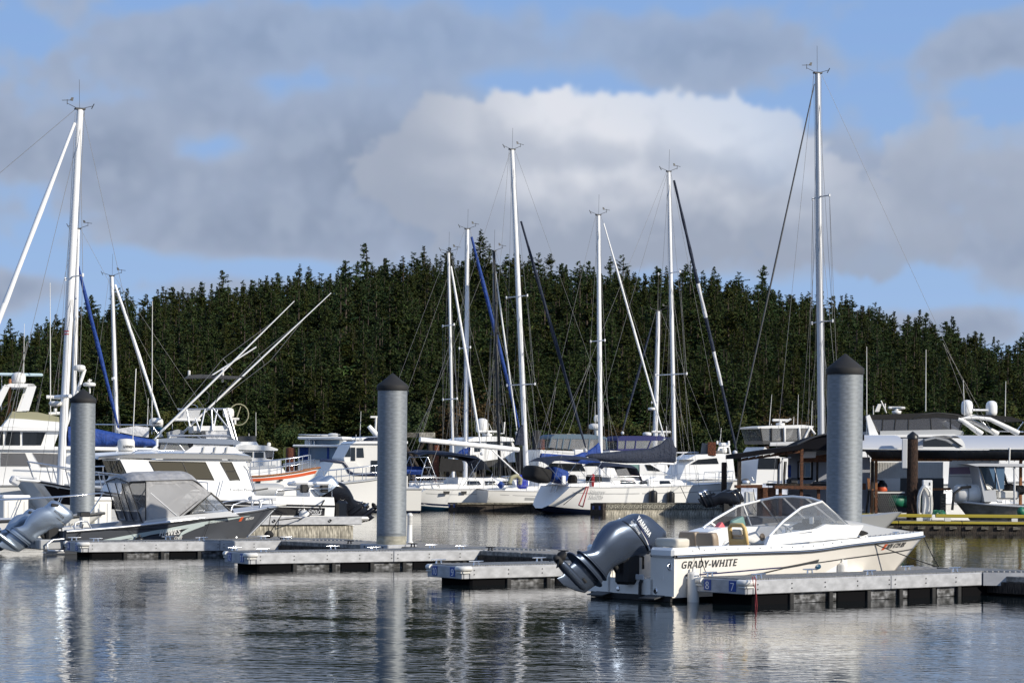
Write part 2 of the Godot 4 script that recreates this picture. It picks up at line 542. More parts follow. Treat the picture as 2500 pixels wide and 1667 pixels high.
func conifer(rng: RandomNumberGenerator, h: float, r: float, dens: float, ragged: float) -> ArrayMesh:
	var st := SurfaceTool.new()
	st.begin(Mesh.PRIMITIVE_TRIANGLES)
	st.set_smooth_group(-1)
	var y0 := h * rng.randf_range(0.06, 0.16)
	var warm := rng.randf_range(0.78, 1.12)
	var light := rng.randf_range(0.75, 1.3)
	var ph := rng.randf() * 6.0
	# lumps: some sides of the crown stand out, others are thin
	var bulge := []
	for i in 9: bulge.append([rng.randf() * TAU, rng.randf_range(0.05, 0.95), rng.randf_range(0.2, 0.85)])
	var n := int(150.0 * dens)
	for i in n:
		var t := pow(rng.randf(), 0.85)
		if rng.randf() < ragged * (0.5 + 0.5 * sin(t * 21.0 + ph)): continue
		var y := lerpf(y0, h * 0.985, t)
		var az := rng.randf() * TAU
		var rad := r * (pow(1.0 - t * 0.975, 0.9) * (0.62 + 0.38 * minf(1.0, t * 4.0)))
		for q in bulge:
			rad *= 1.0 + q[2] * maxf(0.0, cos(az - q[0])) * exp(-pow((t - q[1]) * 9.0, 2.0))
		var len := rad * (rng.randf_range(0.4, 1.05) if rng.randf() < 0.85 else rng.randf_range(1.05, 1.5))
		var droop := lerpf(-0.30, 0.45, t) + rng.randf_range(-0.25, 0.2)
		var o := Vector3(0.25 * sin(t * 3.0 + ph), y, 0.25 * cos(t * 2.3 + ph))
		var out := Vector3(cos(az), 0, sin(az))
		var side := Vector3(-sin(az), 0, cos(az))
		var segs := 3 + int(len * 2.4)
		var tone := rng.randf_range(0.7, 1.3) * light
		for k in segs:
			var s := (k + 0.75) / segs
			var p := o + out * len * s + Vector3(0, len * (droop * s - 0.22 * s * s * (1.0 - t)), 0)
			for sgn in [-1.0, 1.0, 0.0, 0.5]:
				var l := (0.24 + 0.12 * len * (1.2 - s)) * rng.randf_range(0.7, 1.4)
				var dir: Vector3 = (out * rng.randf_range(0.1, 0.9) + side * sgn * rng.randf_range(0.5, 1.1) + Vector3(0, rng.randf_range(-0.6, 0.45), 0)).normalized()
				var wv: Vector3 = dir.cross(Vector3(rng.randf_range(-0.8, 0.8), 1, rng.randf_range(-0.8, 0.8))).normalized() * l * rng.randf_range(0.25, 0.45)
				var c := Color(tone * rng.randf_range(0.8, 1.2), tone * rng.randf_range(0.85, 1.15), tone)
				st.set_color(Color(0.052 * c.r * warm, 0.066 * c.g, 0.020 * c.b / warm))
				var m: Vector3 = p + dir * l * 0.45
				var e: Vector3 = p + dir * l + Vector3(0, -0.12 * l, 0)
				for v in [p, m + wv, e, p, e, m - wv]: st.add_vertex(v)
	st.generate_normals()
	return st.commit()
func broadleaf(rng: RandomNumberGenerator, h: float, r: float, col: Color) -> ArrayMesh:
	var st := SurfaceTool.new()
	st.begin(Mesh.PRIMITIVE_TRIANGLES)
	st.set_smooth_group(-1)
	for c in 16:
		var q := Vector3(rng.randfn() * r * 0.42, h * rng.randf_range(0.38, 0.95), rng.randfn() * r * 0.42)
		var cr := r * rng.randf_range(0.25, 0.48)
		var tone := rng.randf_range(0.7, 1.3)
		for i in 300:
			var n := Vector3(rng.randfn(), rng.randfn() * 0.75, rng.randfn()).normalized()
			var p := q + n * cr * rng.randf_range(0.55, 1.08)
			var u := n.cross(Vector3(rng.randfn(), rng.randfn(), rng.randfn())).normalized() * rng.randf_range(0.08, 0.19)
			var v := (n.cross(u).normalized() + n * 0.5) * rng.randf_range(0.08, 0.18)
			st.set_color(Color(col.r * tone * rng.randf_range(0.8, 1.25), col.g * tone, col.b * tone))
			for w in [p - u, p + v, p + u, p - u, p + u, p - v]: st.add_vertex(w)
	st.generate_normals()
	return st.commit()
func build_hill() -> void:
	var rng := RandomNumberGenerator.new()
	rng.seed = 4
	var b := MB.new(true)
	var rows := []
	for d in [310.0, 339.0, 347.0, 370.0, 400.0, 430.0, 460.0, 490.0, 520.0, 550.0, 580.0, 640.0, 800.0]:
		var row := []
		for i in 61:
			var x := -750.0 + i * 25.0
			row.append(Vector3(x, ground(x, d) if d > 311.0 else -4.0, -d))
		rows.append(row)
	b.loft(rows, false, false, false)
	struct("hill", b, "earth")
	var lf := mat("needles", Color.WHITE, 0.75, 0.0, 0.25)
	lf.vertex_color_use_as_albedo = true
	lf.backlight_enabled = true
	lf.backlight = Color(0.25, 0.25, 0.25)
	var kinds := []
	for i in 7:
		kinds.append(conifer(rng, 24.0, [3.9, 5.0, 4.6, 5.6, 3.6, 5.0, 5.2][i], [1.5, 1.5, 1.7, 1.3, 1.4, 1.0, 1.6][i], [0.2, 0.3, 0.2, 0.6, 0.2, 0.8, 0.3][i]))
	var trunk := MB.new(true).tube([V(0, -2, 0), V(0.1, 9, 0), V(0, 23.4, 0)], [0.42, 0.3, 0.04], 6).done()
	var spots := []
	var d := SHORE + 3.0
	while d < RIDGE + 14.0:
		var half := 0.2137 * d + 24.0
		var x := -half - rng.randf() * 6.0
		while x < half:
			var px := rng.randf_range(-2.2, 2.2)
			var dd := d + rng.randf_range(-2.6, 2.6)
			spots.append([dd, x + px, rng.randi() % 7, rng.randf_range(0.54, 0.92) * (1.25 if rng.randf() < 0.1 else 1.0) * lerpf(0.70, 1.0, clampf((d - SHORE) / 130.0, 0, 1)), rng.randf() * TAU, rng.randf_range(0.85, 1.2)])
			x += rng.randf_range(3.0, 5.6)
		d += lerpf(4.2, 4.8, (d - SHORE) / (RIDGE - SHORE))
	spots.sort_custom(func(p, q): return p[0] < q[0])
	var zone := ["beyond the flybridge yacht", "beyond the tower fishing boat", "behind the middle piling", "behind the row of yachts", "behind the tall grey mast", "above the long motor yacht"]
	var looks := ["slender", "broad", "dense", "gappy wide", "narrow", "ragged thin", "full"]
	var near := 0
	var far := {}
	for s in spots:
		var at := Vector3(s[1], ground(s[1], s[0]) - 0.3, -s[0])
		# crowns end at the wood's upper edge
		var px: float = s[1] / s[0] * F + PX
		var most: float = ((PY + (px - PX) * ROLL - skyline(px)) / F * s[0] + EYE + 2.2 * sin(px * 0.071) + 3.4 * sin(px * 0.19 + s[4] * 2.0) - at.y) / 24.5
		if most < 0.34: continue
		s[3] = minf(s[3], most)
		var xf := Transform3D(Basis(Vector3.UP, s[4]).scaled(Vector3(s[3] * s[5], s[3], s[3] * s[5])), at)
		var vis: bool = absf(s[1]) < 0.2137 * s[0] + 3.0
		if near < 298 and vis:
			near += 1
			var z := clampi(int((s[1] / s[0] * F + PX) / 417.0), 0, 5)
			var t := thing("fir_tree", "%s %s fir in the %s rank, %s, %s part" % [looks[s[2]], "short" if s[3] < 0.86 else ("tall" if s[3] > 1.0 else "middling"), "front" if near < 75 else ("second" if near < 150 else ("third" if near < 225 else "fourth")), zone[z], ["left", "middle", "right"][clampi(int(fposmod(s[1] / s[0] * F + PX, 417.0) / 139.0), 0, 2)]], "tree", Vector3(), 0.0, "firs on the wooded hill")
			t.transform = xf
			obj("trunk", trunk, "bark", t)
			obj("crown", kinds[s[2]], "needles", t)
		else:
			if not far.has(s[2]): far[s[2]] = []
			far[s[2]].append(xf)
	var forest := Node3D.new()
	forest.name = "forest"
	add_child(forest)
	tag(forest, "mass of dark firs covering the hill up to its ridge", "forest")
	forest.set_meta("kind", "stuff")
	for k in far:
		for part in ["crowns", "trunks"]:
			var mm := MultiMesh.new()
			mm.transform_format = MultiMesh.TRANSFORM_3D
			mm.mesh = kinds[k] if part == "crowns" else trunk
			mm.instance_count = far[k].size()
			for i in far[k].size(): mm.set_instance_transform(i, far[k][i])
			var mi := MultiMeshInstance3D.new()
			mi.name = part
			mi.multimesh = mm
			mi.material_override = M["needles"] if part == "crowns" else M["bark"]
			mi.set_meta("kind", "stuff")
			forest.add_child(mi, true)
	# leafy trees along the foot of the hill
	var cols := [Color(0.040, 0.048, 0.014), Color(0.050, 0.036, 0.017), Color(0.030, 0.044, 0.015)]
	var leafy := []
	for i in 3: leafy.append(broadleaf(rng, 9.0, 4.2, cols[i]))
	var stems := MB.new(true).tube([V(0, -1, 0), V(0.3, 3, 0.1), V(-0.2, 7, 0)], [0.28, 0.2, 0.05], 6).done()
	var names := ["olive green", "reddish brown", "deep green"]
	var n := 0
	for px in [60, 250, 420, 540, 640, 720, 1010, 1090, 1180, 1270, 1350, 1440, 1500, 1560, 1620, 1690, 1760, 1830, 1960, 2130, 2180, 2250, 2330, 2400, 2470]:
		var k: int = [1, 2, 0, 2, 0, 2, 2, 1, 0, 2, 0, 1, 1, 0, 1, 0, 2, 0, 1, 0, 0, 2, 0, 2, 0][n]
		n += 1
		var dd := rng.randf_range(334.0, 342.0)
		var sc := rng.randf_range(0.8, 1.35)
		var t := thing("shore_tree", "%s leafy tree at the shore, %s, %s" % [names[k], zone[clampi(int(px / 417.0), 0, 5)], ["left end", "inner left", "inner right", "right end"][clampi(int(fposmod(px, 417.0) / 104.0), 0, 3)]], "tree", Vector3(), 0.0, "leafy trees along the shore")
		t.transform = Transform3D(Basis(Vector3.UP, rng.randf() * TAU).scaled(Vector3(sc, sc, sc)), Vector3((px - PX) / F * dd, -0.3, -dd))
		obj("trunk", stems, "bark", t)
		obj("crown", leafy[k], "needles", t)
# ---- floating docks of the near marina. Finger ends lie on one line, the walkway behind them.
const WALK := Vector3(11.92, 0.403, -51.3)
const WALK_ANGLE := 131.35
func board(parent: Node, called: String, c: Vector3, s: Vector3, m := "plate", bev := 0.012) -> MeshInstance3D:
	return obj(called, MB.new().box(c, s, Basis(), bev), m, parent)
func cleat(parent: Node, at: Vector3, m := "chrome") -> void:
	var b := MB.new()
	for s in [-0.07, 0.07]:
		b.tube([at + V(s, -0.005, 0), at + V(s * 0.85, 0.075, 0)], [0.024, 0.016], 6)
	b.tube([at + V(-0.19, 0.085, 0), at + V(0, 0.08, 0), at + V(0.19, 0.085, 0)], [0.012, 0.02, 0.012], 6)
	obj("cleat", b, m, parent)
func finger(i: int, at: Vector3, ang: float, w: float, odd: String, even: String, label: String) -> Node3D:
	var t := thing("dock_finger", label, "dock", V(at.x, 0, at.z), deg_to_rad(ang), "numbered dock fingers")
	var y := at.y
	var h := 0.27
	var L := 6.9
	# side boards with joints, on the near side and the far side
	for side in [0.0, -w]:
		var x := 0.0
		for e in [[0.16, "end_board"], [3.9, "side_board"], [2.84, "side_board"]]:
			board(t, e[1], V(x + e[0] / 2, y - h / 2, side - 0.025 if side == 0.0 else side + 0.025), V(e[0] - 0.012, h, 0.05))
			if side == 0.0:
				var bolts := MB.new(false)
				var bx: float = x + 0.12
				while bx < x + e[0] - 0.05:
					for by in [-0.085, -0.175]:
						bolts.tube([V(bx, y + by, -0.01), V(bx, y + by, 0.012)], 0.015, 6)
					bx += 0.93
				obj("bolts", bolts, "darkgrey", t)
			x += e[0]
	board(t, "end_plate", V(-0.026, y - h / 2, -w / 2), V(0.05, h, w - 0.002))
	# planked grating
	var x0 := 0.02
	while x0 < L - 0.1:
		var g := MB.new()
		var n := 14
		for k in n:
			g.box(V(x0 + (k + 0.5) * 0.6 / n, y + 0.006, -w / 2), V(0.6 / n * 0.55, 0.035, w - 0.11))
		g.box(V(x0 + 0.3, y - 0.03, -w / 2), V(0.59, 0.03, w - 0.12))
		obj("deck_panel", g, "grating", t)
		x0 += 0.61
	# flared gusset where the finger meets the walkway
	var gl := 1.25
	var gb := MB.new()
	var ga := V(L, y, 0)
	var gc := V(L + gl, y, gl * 0.86)
	var dn := V(0, -h, 0)
	gb.slab(ga, gc, gc + dn, ga + dn, -0.05)
	obj("gusset_board", gb, "plate", t)
	var gf := MB.new()
	gf.slab(ga + dn, V(L + gl, y - h, 0.01), V(L + gl, y - 0.02, 0.01), ga + V(0, -0.02, 0), 0.04)
	gf.slab(V(L + gl - 0.05, y, gl * 0.86), V(L + gl, y - h, gl * 0.62), V(L + gl, y - h, -w), V(L + gl, y, -w), 0.05)
	obj("gusset_brace", gf, "grey", t)
	var gt := MB.new()
	gt.house(PackedVector2Array([Vector2(L, y - 0.05), Vector2(L + gl, y - 0.05), Vector2(L + gl, y + 0.004), Vector2(L, y + 0.004)]), func(_yy): return 0.0)
	gt = MB.new(false)
	gt.quad(V(L, y + 0.004, -w), V(L + gl, y + 0.004, -w), V(L + gl, y + 0.004, gl * 0.86 - 0.03), V(L, y + 0.004, -0.03))
	for k in 14:
		var xx := L + (k + 0.5) * gl / 14
		gt.box(V(xx, y + 0.01, (-w + (k / 14.0) * gl * 0.86 - 0.05) / 2), V(0.045, 0.03, w + (k / 14.0) * gl * 0.86 - 0.1))
	obj("gusset_deck", gt, "grating", t)
	# corner bumpers
	for s in [[0.0, 1.0], [-w, -1.0]]:
		var z: float = s[0]
		var q: float = s[1]
		var b := MB.new()
		b.tube([V(0.17, y - 0.05, z + q * 0.02), V(0.0, y - 0.05, z + q * 0.02), V(-0.055, y - 0.05, z - q * 0.03), V(-0.06, y - 0.05, z - q * 0.17)], 0.062, 10)
		b.box(V(0.06, y - 0.135, z + q * 0.018), V(0.2, 0.035, 0.04), Basis(), 0.01)
		b.box(V(-0.063, y - 0.135, z - q * 0.08), V(0.035, 0.035, 0.18), Basis(), 0.01)
		obj("corner_bumper", b, "offwhite", t)
	# number plates
	for e in [[even, -w + 0.30], [odd, -0.34]]:
		var zc: float = e[1]
		var p := obj("number_plate", MB.new().box(V(-0.058, y - 0.125, zc), V(0.014, 0.205, 0.19), Basis(), 0.004), "signblue", t)
		var wd := 0.15 if String(e[0]).length() > 1 else 0.0
		var bs := Basis(V(0, 0, 1), V(0, 1, 0), V(-1, 0, 0))
		text("digits", e[0], 0.145, Transform3D(bs, V(-0.067, y - 0.135, zc)), "white", p, 0.003, false, "Droid Sans", wd)
	# floats, hanging brackets and the inner beam
	for e in [[0.25, 1.05], [2.55, 0.95], [4.65, 0.95], [6.3, 1.0]]:
		obj("float", MB.new().box(V(e[0] + e[1] / 2, y - h - 0.25, -w / 2), V(e[1], 0.56, w - 0.16), Basis(), 0.05), "floatblack", t)
	obj("beam", MB.new().box(V(L / 2 + 0.4, y - h - 0.10, -0.15), V(L - 0.8, 0.2, 0.08)).box(V(L / 2 + 0.4, y - h - 0.05, -w + 0.3), V(L - 0.8, 0.2, 0.08)), "float", t)
	for bx in [1.25, 2.35, 3.45, 4.4, 5.4, 6.2]:
		obj("bracket", MB.new().box(V(bx, y - h - 0.17, -0.06), V(0.11, 0.32, 0.07), Basis(), 0.01), "rubber", t)
	obj("underside", MB.new().box(V(L / 2 + 0.2, y - h + 0.03, -w / 2), V(L - 0.5, 0.04, w - 0.14)), "black", t)
	for cx in [0.42, 3.55, 6.15]: cleat(t, V(cx, y + 0.02, -0.12))
	for cx in [0.16, 2.95, 5.9]: cleat(t, V(cx, y + 0.02, -w + 0.14))
	return t
func pile(px: float, top_py: float, d: float, label: String) -> void:
	var c := P(px, 1338, d)
	var top: float = P(px, top_py, d).y
	var t := thing("steel_piling", label, "piling", V(c.x, 0, c.z), 0.0, "galvanised pilings of the near dock")
	var r := 0.402
	var b := MB.new()
	b.lathe([Vector2(r, -2), Vector2(r, 0.75), Vector2(r + 0.002, 0.76), Vector2(r, 0.77), Vector2(r, top)], 40)
	obj("tube", b, "galvanised", t)
	var st := MB.new()
	st.lathe([Vector2(r + 0.003, 0.1), Vector2(r + 0.003, 0.68)], 40, Transform3D(), false)
	obj("tide_stain", st, "stained_steel", t)
	var cap := MB.new()
	cap.lathe([Vector2(r + 0.022, top - 0.05), Vector2(r + 0.03, top - 0.03), Vector2(r + 0.03, top + 0.075), Vector2(r + 0.015, top + 0.10), Vector2(0.02, top + 0.42), Vector2(0.004, top + 0.425)], 40)
	obj("cap", cap, "rubber", t)
	# the guide that ties the dock to it
	var y := 0.403
	var g := thing("piling_guide", "steel frame holding the walkway to the " + label.split(",")[0], "pile guide", V(c.x, 0, c.z), deg_to_rad(WALK_ANGLE), "piling guides")
	var gb := MB.new()
	for s in [-1.0, 1.0]:
		gb.box(V(s * 0.56, y - 0.03, -0.1), V(0.1, 0.17, 1.0), Basis(), 0.015)
		gb.box(V(0, y - 0.03, s * 0.46 - 0.1), V(1.2, 0.17, 0.1), Basis(), 0.015)
	obj("hoop", gb, "plate", g)
	var bb := MB.new(false)
	for s in [-0.4, 0.0, 0.4]: bb.tube([V(s, y - 0.02, -0.6), V(s, y - 0.02, -0.62)], 0.03, 6)
	obj("bolts", bb, "darkgrey", g)
func bollard(px: float, py: float, d: float, h: float, label: String) -> void:
	var c := P(px, py, d)
	var t := thing("dock_light", label, "bollard light", c, 0.0, "white louvred dock lights")
	obj("post", MB.new().lathe([Vector2(0.10, -0.02), Vector2(0.10, 0.02), Vector2(0.072, 0.03), Vector2(0.072, h * 0.62)], 16), "offwhite", t)
	for k in 6:
		var y := h * (0.64 + 0.045 * k)
		obj("louvre", MB.new().lathe([Vector2(0.06, y), Vector2(0.078, y), Vector2(0.074, y + h * 0.028), Vector2(0.06, y + h * 0.03)], 16), "offwhite", t)
	obj("core", MB.new().lathe([Vector2(0.055, h * 0.6), Vector2(0.055, h * 0.92)], 12), "grey", t)
	obj("cap", MB.new().lathe([Vector2(0.078, h * 0.91), Vector2(0.078, h * 0.95), Vector2(0.05, h), Vector2(0.01, h * 1.01)], 16), "offwhite", t)
func build_docks() -> void:
	grain(mat("stained_steel", lin(0.46, 0.44, 0.36), 0.7, 0.1), noise_img(35, 256, 0.03, 4, 0.7, 1.0), V(0.6, 1.2, 0.6))
	var t := thing("walkway", "long concrete main walkway running behind the dock fingers", "walkway", V(WALK.x, 0, WALK.z), deg_to_rad(WALK_ANGLE))
	t.set_meta("kind", "structure")
	var y := WALK.y
	var wd := 2.35
	var s := -21.0
	while s < 57.0:
		obj("slab", MB.new().box(V(s + 2.99, y - 0.06, -wd / 2), V(5.97, 0.12, wd), Basis(), 0.015), "concrete", t)
		obj("waler", MB.new().box(V(s + 3.0, y - 0.26, 0.03), V(5.98, 0.24, 0.09), Basis(), 0.01), "oldwood", t)
		obj("far_waler", MB.new().box(V(s + 3.0, y - 0.24, -wd - 0.03), V(5.98, 0.24, 0.09), Basis(), 0.01), "oldwood", t)
		obj("edge_strip", MB.new().box(V(s + 3.0, y - 0.115, 0.055), V(5.98, 0.035, 0.06)), "black", t)
		obj("float", MB.new().box(V(s + 3.0, y - 0.5, -wd / 2), V(5.2, 0.7, wd - 0.3)), "rubber", t)
		for cx in [1.4, 4.6]: cleat(t, V(s + cx, y + 0.005, -wd + 0.18), "rubber")
		s += 6.0
	finger(0, V(4.47, 0.477, -45.3), 39.5, 1.32, "7", "8", "nearest dock finger, numbered 7 and 8, beside the cream motorboat")
	finger(1, V(-1.03, 0.416, -51.9), 36.5, 1.32, "9", "10", "dock finger numbered 9 and 10, ending left of the tilted blue outboard")
	finger(2, V(-6.39, 0.42, -58.6), 33.0, 1.32, "11", "12", "dock finger numbered 11 and 12, in front of the middle steel piling")
	finger(3, V(-11.8, 0.407, -65.9), 29.5, 1.32, "13", "14", "farthest dock finger, numbered 13 and 14, beside the grey aluminium boat")
	pile(2061, 909, 54.3, "tall steel piling behind the cream motorboat, nearest of the three")
	pile(955, 949, 65.2, "middle steel piling beside a white dock light, behind finger 11")
	pile(199, 980, 79.2, "steel piling farthest off, behind the silver outboards")
	bollard(1000, 1324, 68.0, 0.83, "white louvred dock light right of the middle piling")
	bollard(242, 1297, 81.4, 0.78, "white louvred dock light right of the far piling, behind the silver outboards")
# ---- boats. Local axes of a boat: x to the bow, y up, z to starboard; origin amidships of the stern at the waterline.
class Boat:
	var n: Node3D
	var o: Vector3
	var ax: Vector3
	var az: Vector3
	var L := 10.0
	var B := 3.0
	var sheer: Array
	var ws := 0.85
	var flare := 0.5
	var boot := 0.1
	var brake := 1.0
	var srake := 0.0
	var full := 1.9
	var lift := 0.0
	var host
	func q(px: float, py: float, z := 0.0) -> Vector2:
		var r: Vector3 = host.ray(px, py)
		var e := Vector3(0, host.EYE, 0)
		var d := (z - (e - o).dot(az)) / r.dot(az)
		var w := e + r * d
		return Vector2((w - o).dot(ax), w.y)
	func q3(px: float, py: float, z := 0.0) -> Vector3:
		var a := q(px, py, z)
		return Vector3(a.x, a.y, z)
	func ql(a: Array, z := 0.0) -> PackedVector2Array:
		var r := PackedVector2Array()
		for i in range(0, a.size(), 2): r.append(q(a[i], a[i + 1], z))
		return r
	func q3l(a: Array, z := 0.0) -> Array:
		var r := []
		for i in range(0, a.size(), 2): r.append(q3(a[i], a[i + 1], z))
		return r
	func hs(t: float) -> float:
		var k := sheer.size() - 1
		var i := clampi(int(t * k), 0, k - 1)
		var u := t * k - i
		var p0: float = sheer[maxi(i - 1, 0)]
		var p3: float = sheer[mini(i + 2, k)]
		return cubic_interpolate(sheer[i], sheer[i + 1], p0, p3, u)
	func hb(t: float) -> float:
		var a := lerpf(ws, 1.0, smoothstep(0.0, 0.45, t))
		var c := 1.0 if t < 0.4 else pow(maxf(0.0, 1.0 - pow((t - 0.4) / 0.6, full)), 0.85)
		return B * 0.5 * a * c
	func hp(t: float, f: float, s := 1.0, off := 0.0) -> Vector3:
		var b := hb(t)
		var kk := pow(maxf(0.0, 1.0 - t / 0.32), 2.0) if lift > 0.0 else 0.0
		var bw := b * lerpf(0.9, 1.0 - flare, t * t) * (1.0 - 0.75 * kk)
		var z := lerpf(bw, b, pow(maxf(f, 0.0), lerpf(1.0 + flare * t, 0.45, kk))) if f >= 0.0 else bw * sqrt(maxf(0.0, 1.0 + f))
		var y := hs(t) * f if f >= 0.0 else 0.45 * f
		y += lift * kk * (1.0 - f)
		var x := t * L - brake * (1.0 - f) * pow(t, 4.0) + srake * maxf(f, 0.0) * pow(1.0 - t, 8.0)
		return Vector3(x, y, s * (z + off))
	# stations with finer steps near the ends
	func ts(n: int) -> Array:
		var r := []
		for i in n + 1:
			var u := float(i) / n
			r.append(u * 0.6 + 0.4 * (1.0 - (1.0 - u) * (1.0 - u)))
		return r
func boat(called: String, label: String, cat: String, o: Vector3, ang: float, flip := 1.0, group := "") -> Boat:
	var b := Boat.new()
	b.host = self
	b.o = o
	var a := deg_to_rad(ang)
	b.ax = V(cos(a), 0, -sin(a)) * flip
	b.az = V(-b.ax.z, 0, b.ax.x)
	b.n = thing(called, label, cat, Vector3(), 0.0, group)
	b.n.transform = Transform3D(Basis(b.ax, Vector3.UP, b.az), o)
	return b
# waterline pixel of the near or far stern corner -> stern centre
func moor(px: float, py: float, ang: float, z: float, flip := 1.0) -> Vector3:
	var a := deg_to_rad(ang)
	var ax := V(cos(a), 0, -sin(a)) * flip
	return W(px, py) - V(-ax.z, 0, ax.x) * z
func hull(b: Boat, top: String, bottom: String, transom := "", deck := "white", n := 18) -> void:
	var h := MB.new()
	var u := MB.new()
	var rt := []
	var rb := []
	for t in b.ts(n):
		var r := []
		var m := []
		for k in 7: r.append(b.hp(t, 1.0 - k / 6.0 * (1.0 - b.boot)))
		for k in 5: m.append(b.hp(t, b.boot - k / 4.0 * (b.boot + 1.0)))
		var r2 := r.duplicate()
		var m2 := m.duplicate()
		for k in range(4, -1, -1): m2.append(Vector3(m[k].x, m[k].y, -m[k].z))
		rt.append(r2)
		rb.append(m2)
	h.loft(rt, false, false, false)
	var mir := []
	for r in rt:
		var q := []
		for p in r: q.append(Vector3(p.x, p.y, -p.z))
		q.reverse()
		mir.append(q)
	h.loft(mir, false, false, false)
	obj("hull", h, top, b.n)
	u.loft(rb, false, false, false)
	obj("bottom_paint", u, bottom, b.n)
	if transom:
		var ring := []
		for k in 7: ring.append(b.hp(0, 1.0 - k / 6.0))
		for k in range(6, -1, -1): ring.append(b.hp(0, 1.0 - k / 6.0, -1.0))
		ring.append_array([b.hp(0, -1.0)])
		var tm := MB.new(false)
		ring.pop_back()
		tm.fan(ring)
		obj("transom", tm, transom, b.n)
	if deck:
		var d := MB.new()
		var rd := []
		for t in b.ts(n):
			var p := b.hp(t, 1.0)
			rd.append([p, Vector3(p.x, p.y + 0.06 * b.hb(t), 0), Vector3(p.x, p.y, -p.z)])
		d.loft(rd, false, false, false)
		obj("deck", d, deck, b.n)
# a painted band along the hull between two fractions of its height
func band(b: Boat, called: String, m: String, t0: float, t1: float, f0: Callable, f1: Callable, off := 0.006, n := 14) -> void:
	for side in [1.0, -1.0]:
		var rows := []
		for i in n + 1:
			var t := lerpf(t0, t1, float(i) / n)
			rows.append([b.hp(t, f1.call(t), side, off), b.hp(t, (f0.call(t) + f1.call(t)) / 2, side, off), b.hp(t, f0.call(t), side, off)])
		obj(called, MB.new().loft(rows, false, false, false), m, b.n)
func fixed(v: float) -> Callable:
	return func(_t): return v
func rub(b: Boat, m: String, r := 0.03, f := 1.0, t1 := 1.0) -> void:
	for side in [1.0, -1.0]:
		var p := []
		for t in b.ts(20): p.append(b.hp(t * t1, f, side, 0.01))
		obj("rub_rail", MB.new().tube(p, r, 6), m, b.n)
# lettering on the topsides: t along the hull, f up it
func letter(b: Boat, called: String, s: String, t: float, f: float, h: float, m: String, side := 1.0, width := 0.0, slant := 0.0, font := "Droid Sans", bold := true, off := 0.006) -> void:
	var p := b.hp(t, f, side, off)
	var ex := (b.hp(t + 0.03, f, side, off) - b.hp(t - 0.03, f, side, off)).normalized()
	var ey := (b.hp(t, f + 0.06, side, off) - b.hp(t, f - 0.06, side, off)).normalized()
	if side < 0.0: ex = -ex
	var ez := ex.cross(ey).normalized()
	ey = ez.cross(ex)
	text(called, s, h, Transform3D(Basis(ex, ey + ex * slant, ez), p), m, b.n, 0.004, bold, font, width)
func con(z: float) -> Callable:
	return func(_y): return z
# half widths falling from z0 at y0 to z1 at y1
func lean(y0: float, z0: float, y1: float, z1: float) -> Callable:
	return func(y): return lerpf(z0, z1, clampf((y - y0) / (y1 - y0), -0.3, 1.3))
func both(b: Boat, called: String, m: String, poly, z: Callable, th := 0.02) -> void:
	for s in [1.0, -1.0]:
		obj(called, MB.new().sheet(poly, func(y): return s * (z.call(y) + 0.004), s * th), m, b.n)
# a cross pane between two heights, spanning the boat
func cross(b: Boat, called: String, m: String, lo: Vector2, hi: Vector2, zl: float, zh: float, th := 0.025) -> void:
	obj(called, MB.new().slab(V(lo.x, lo.y, zl), V(lo.x, lo.y, -zl), V(hi.x, hi.y, -zh), V(hi.x, hi.y, zh), th), m, b.n)
func pipe(b: Boat, called: String, m: String, runs: Array, r := 0.016, sides := 5) -> void:
	for p in runs: obj(called, MB.new().tube(p, r, sides), m, b.n)
# stanchions with two lifelines along the deck edge
func lifelines(b: Boat, t0: float, t1: float, n: int, h := 0.62) -> void:
	for side in [1.0, -1.0]:
		var s := MB.new()
		var up := []
		var mid := []
		for i in n + 1:
			var p := b.hp(lerpf(t0, t1, float(i) / n), 1.0, side, -0.06)
			s.tube([p, p + V(0, h, 0)], 0.014, 5)
			up.append(p + V(0, h, 0))
			mid.append(p + V(0, h * 0.5, 0))
		s.tube(up, 0.009, 4)
		s.tube(mid, 0.009, 4)
		obj("lifelines", s, "chrome", b.n)
func pulpit(b: Boat, t0: float, h := 0.65, m := "chrome") -> void:
	var s := MB.new()
	var top := []
	var mid := []
	for i in 9:
		var u := i / 8.0
		var side := 1.0 if u < 0.5 else -1.0
		var t := lerpf(t0, 1.0, 1.0 - absf(u - 0.5) * 2.0)
		var p := b.hp(minf(t, 0.995), 1.0, side, -0.04)
		top.append(p + V(0.08, h, 0))
		mid.append(p + V(0.04, h * 0.5, 0))
		if i % 2 == 0: s.tube([p, p + V(0.08, h, 0)], 0.016, 5)
	s.tube(top, 0.017, 5)
	s.tube(mid, 0.013, 5)
	obj("bow_rail", s, m, b.n)
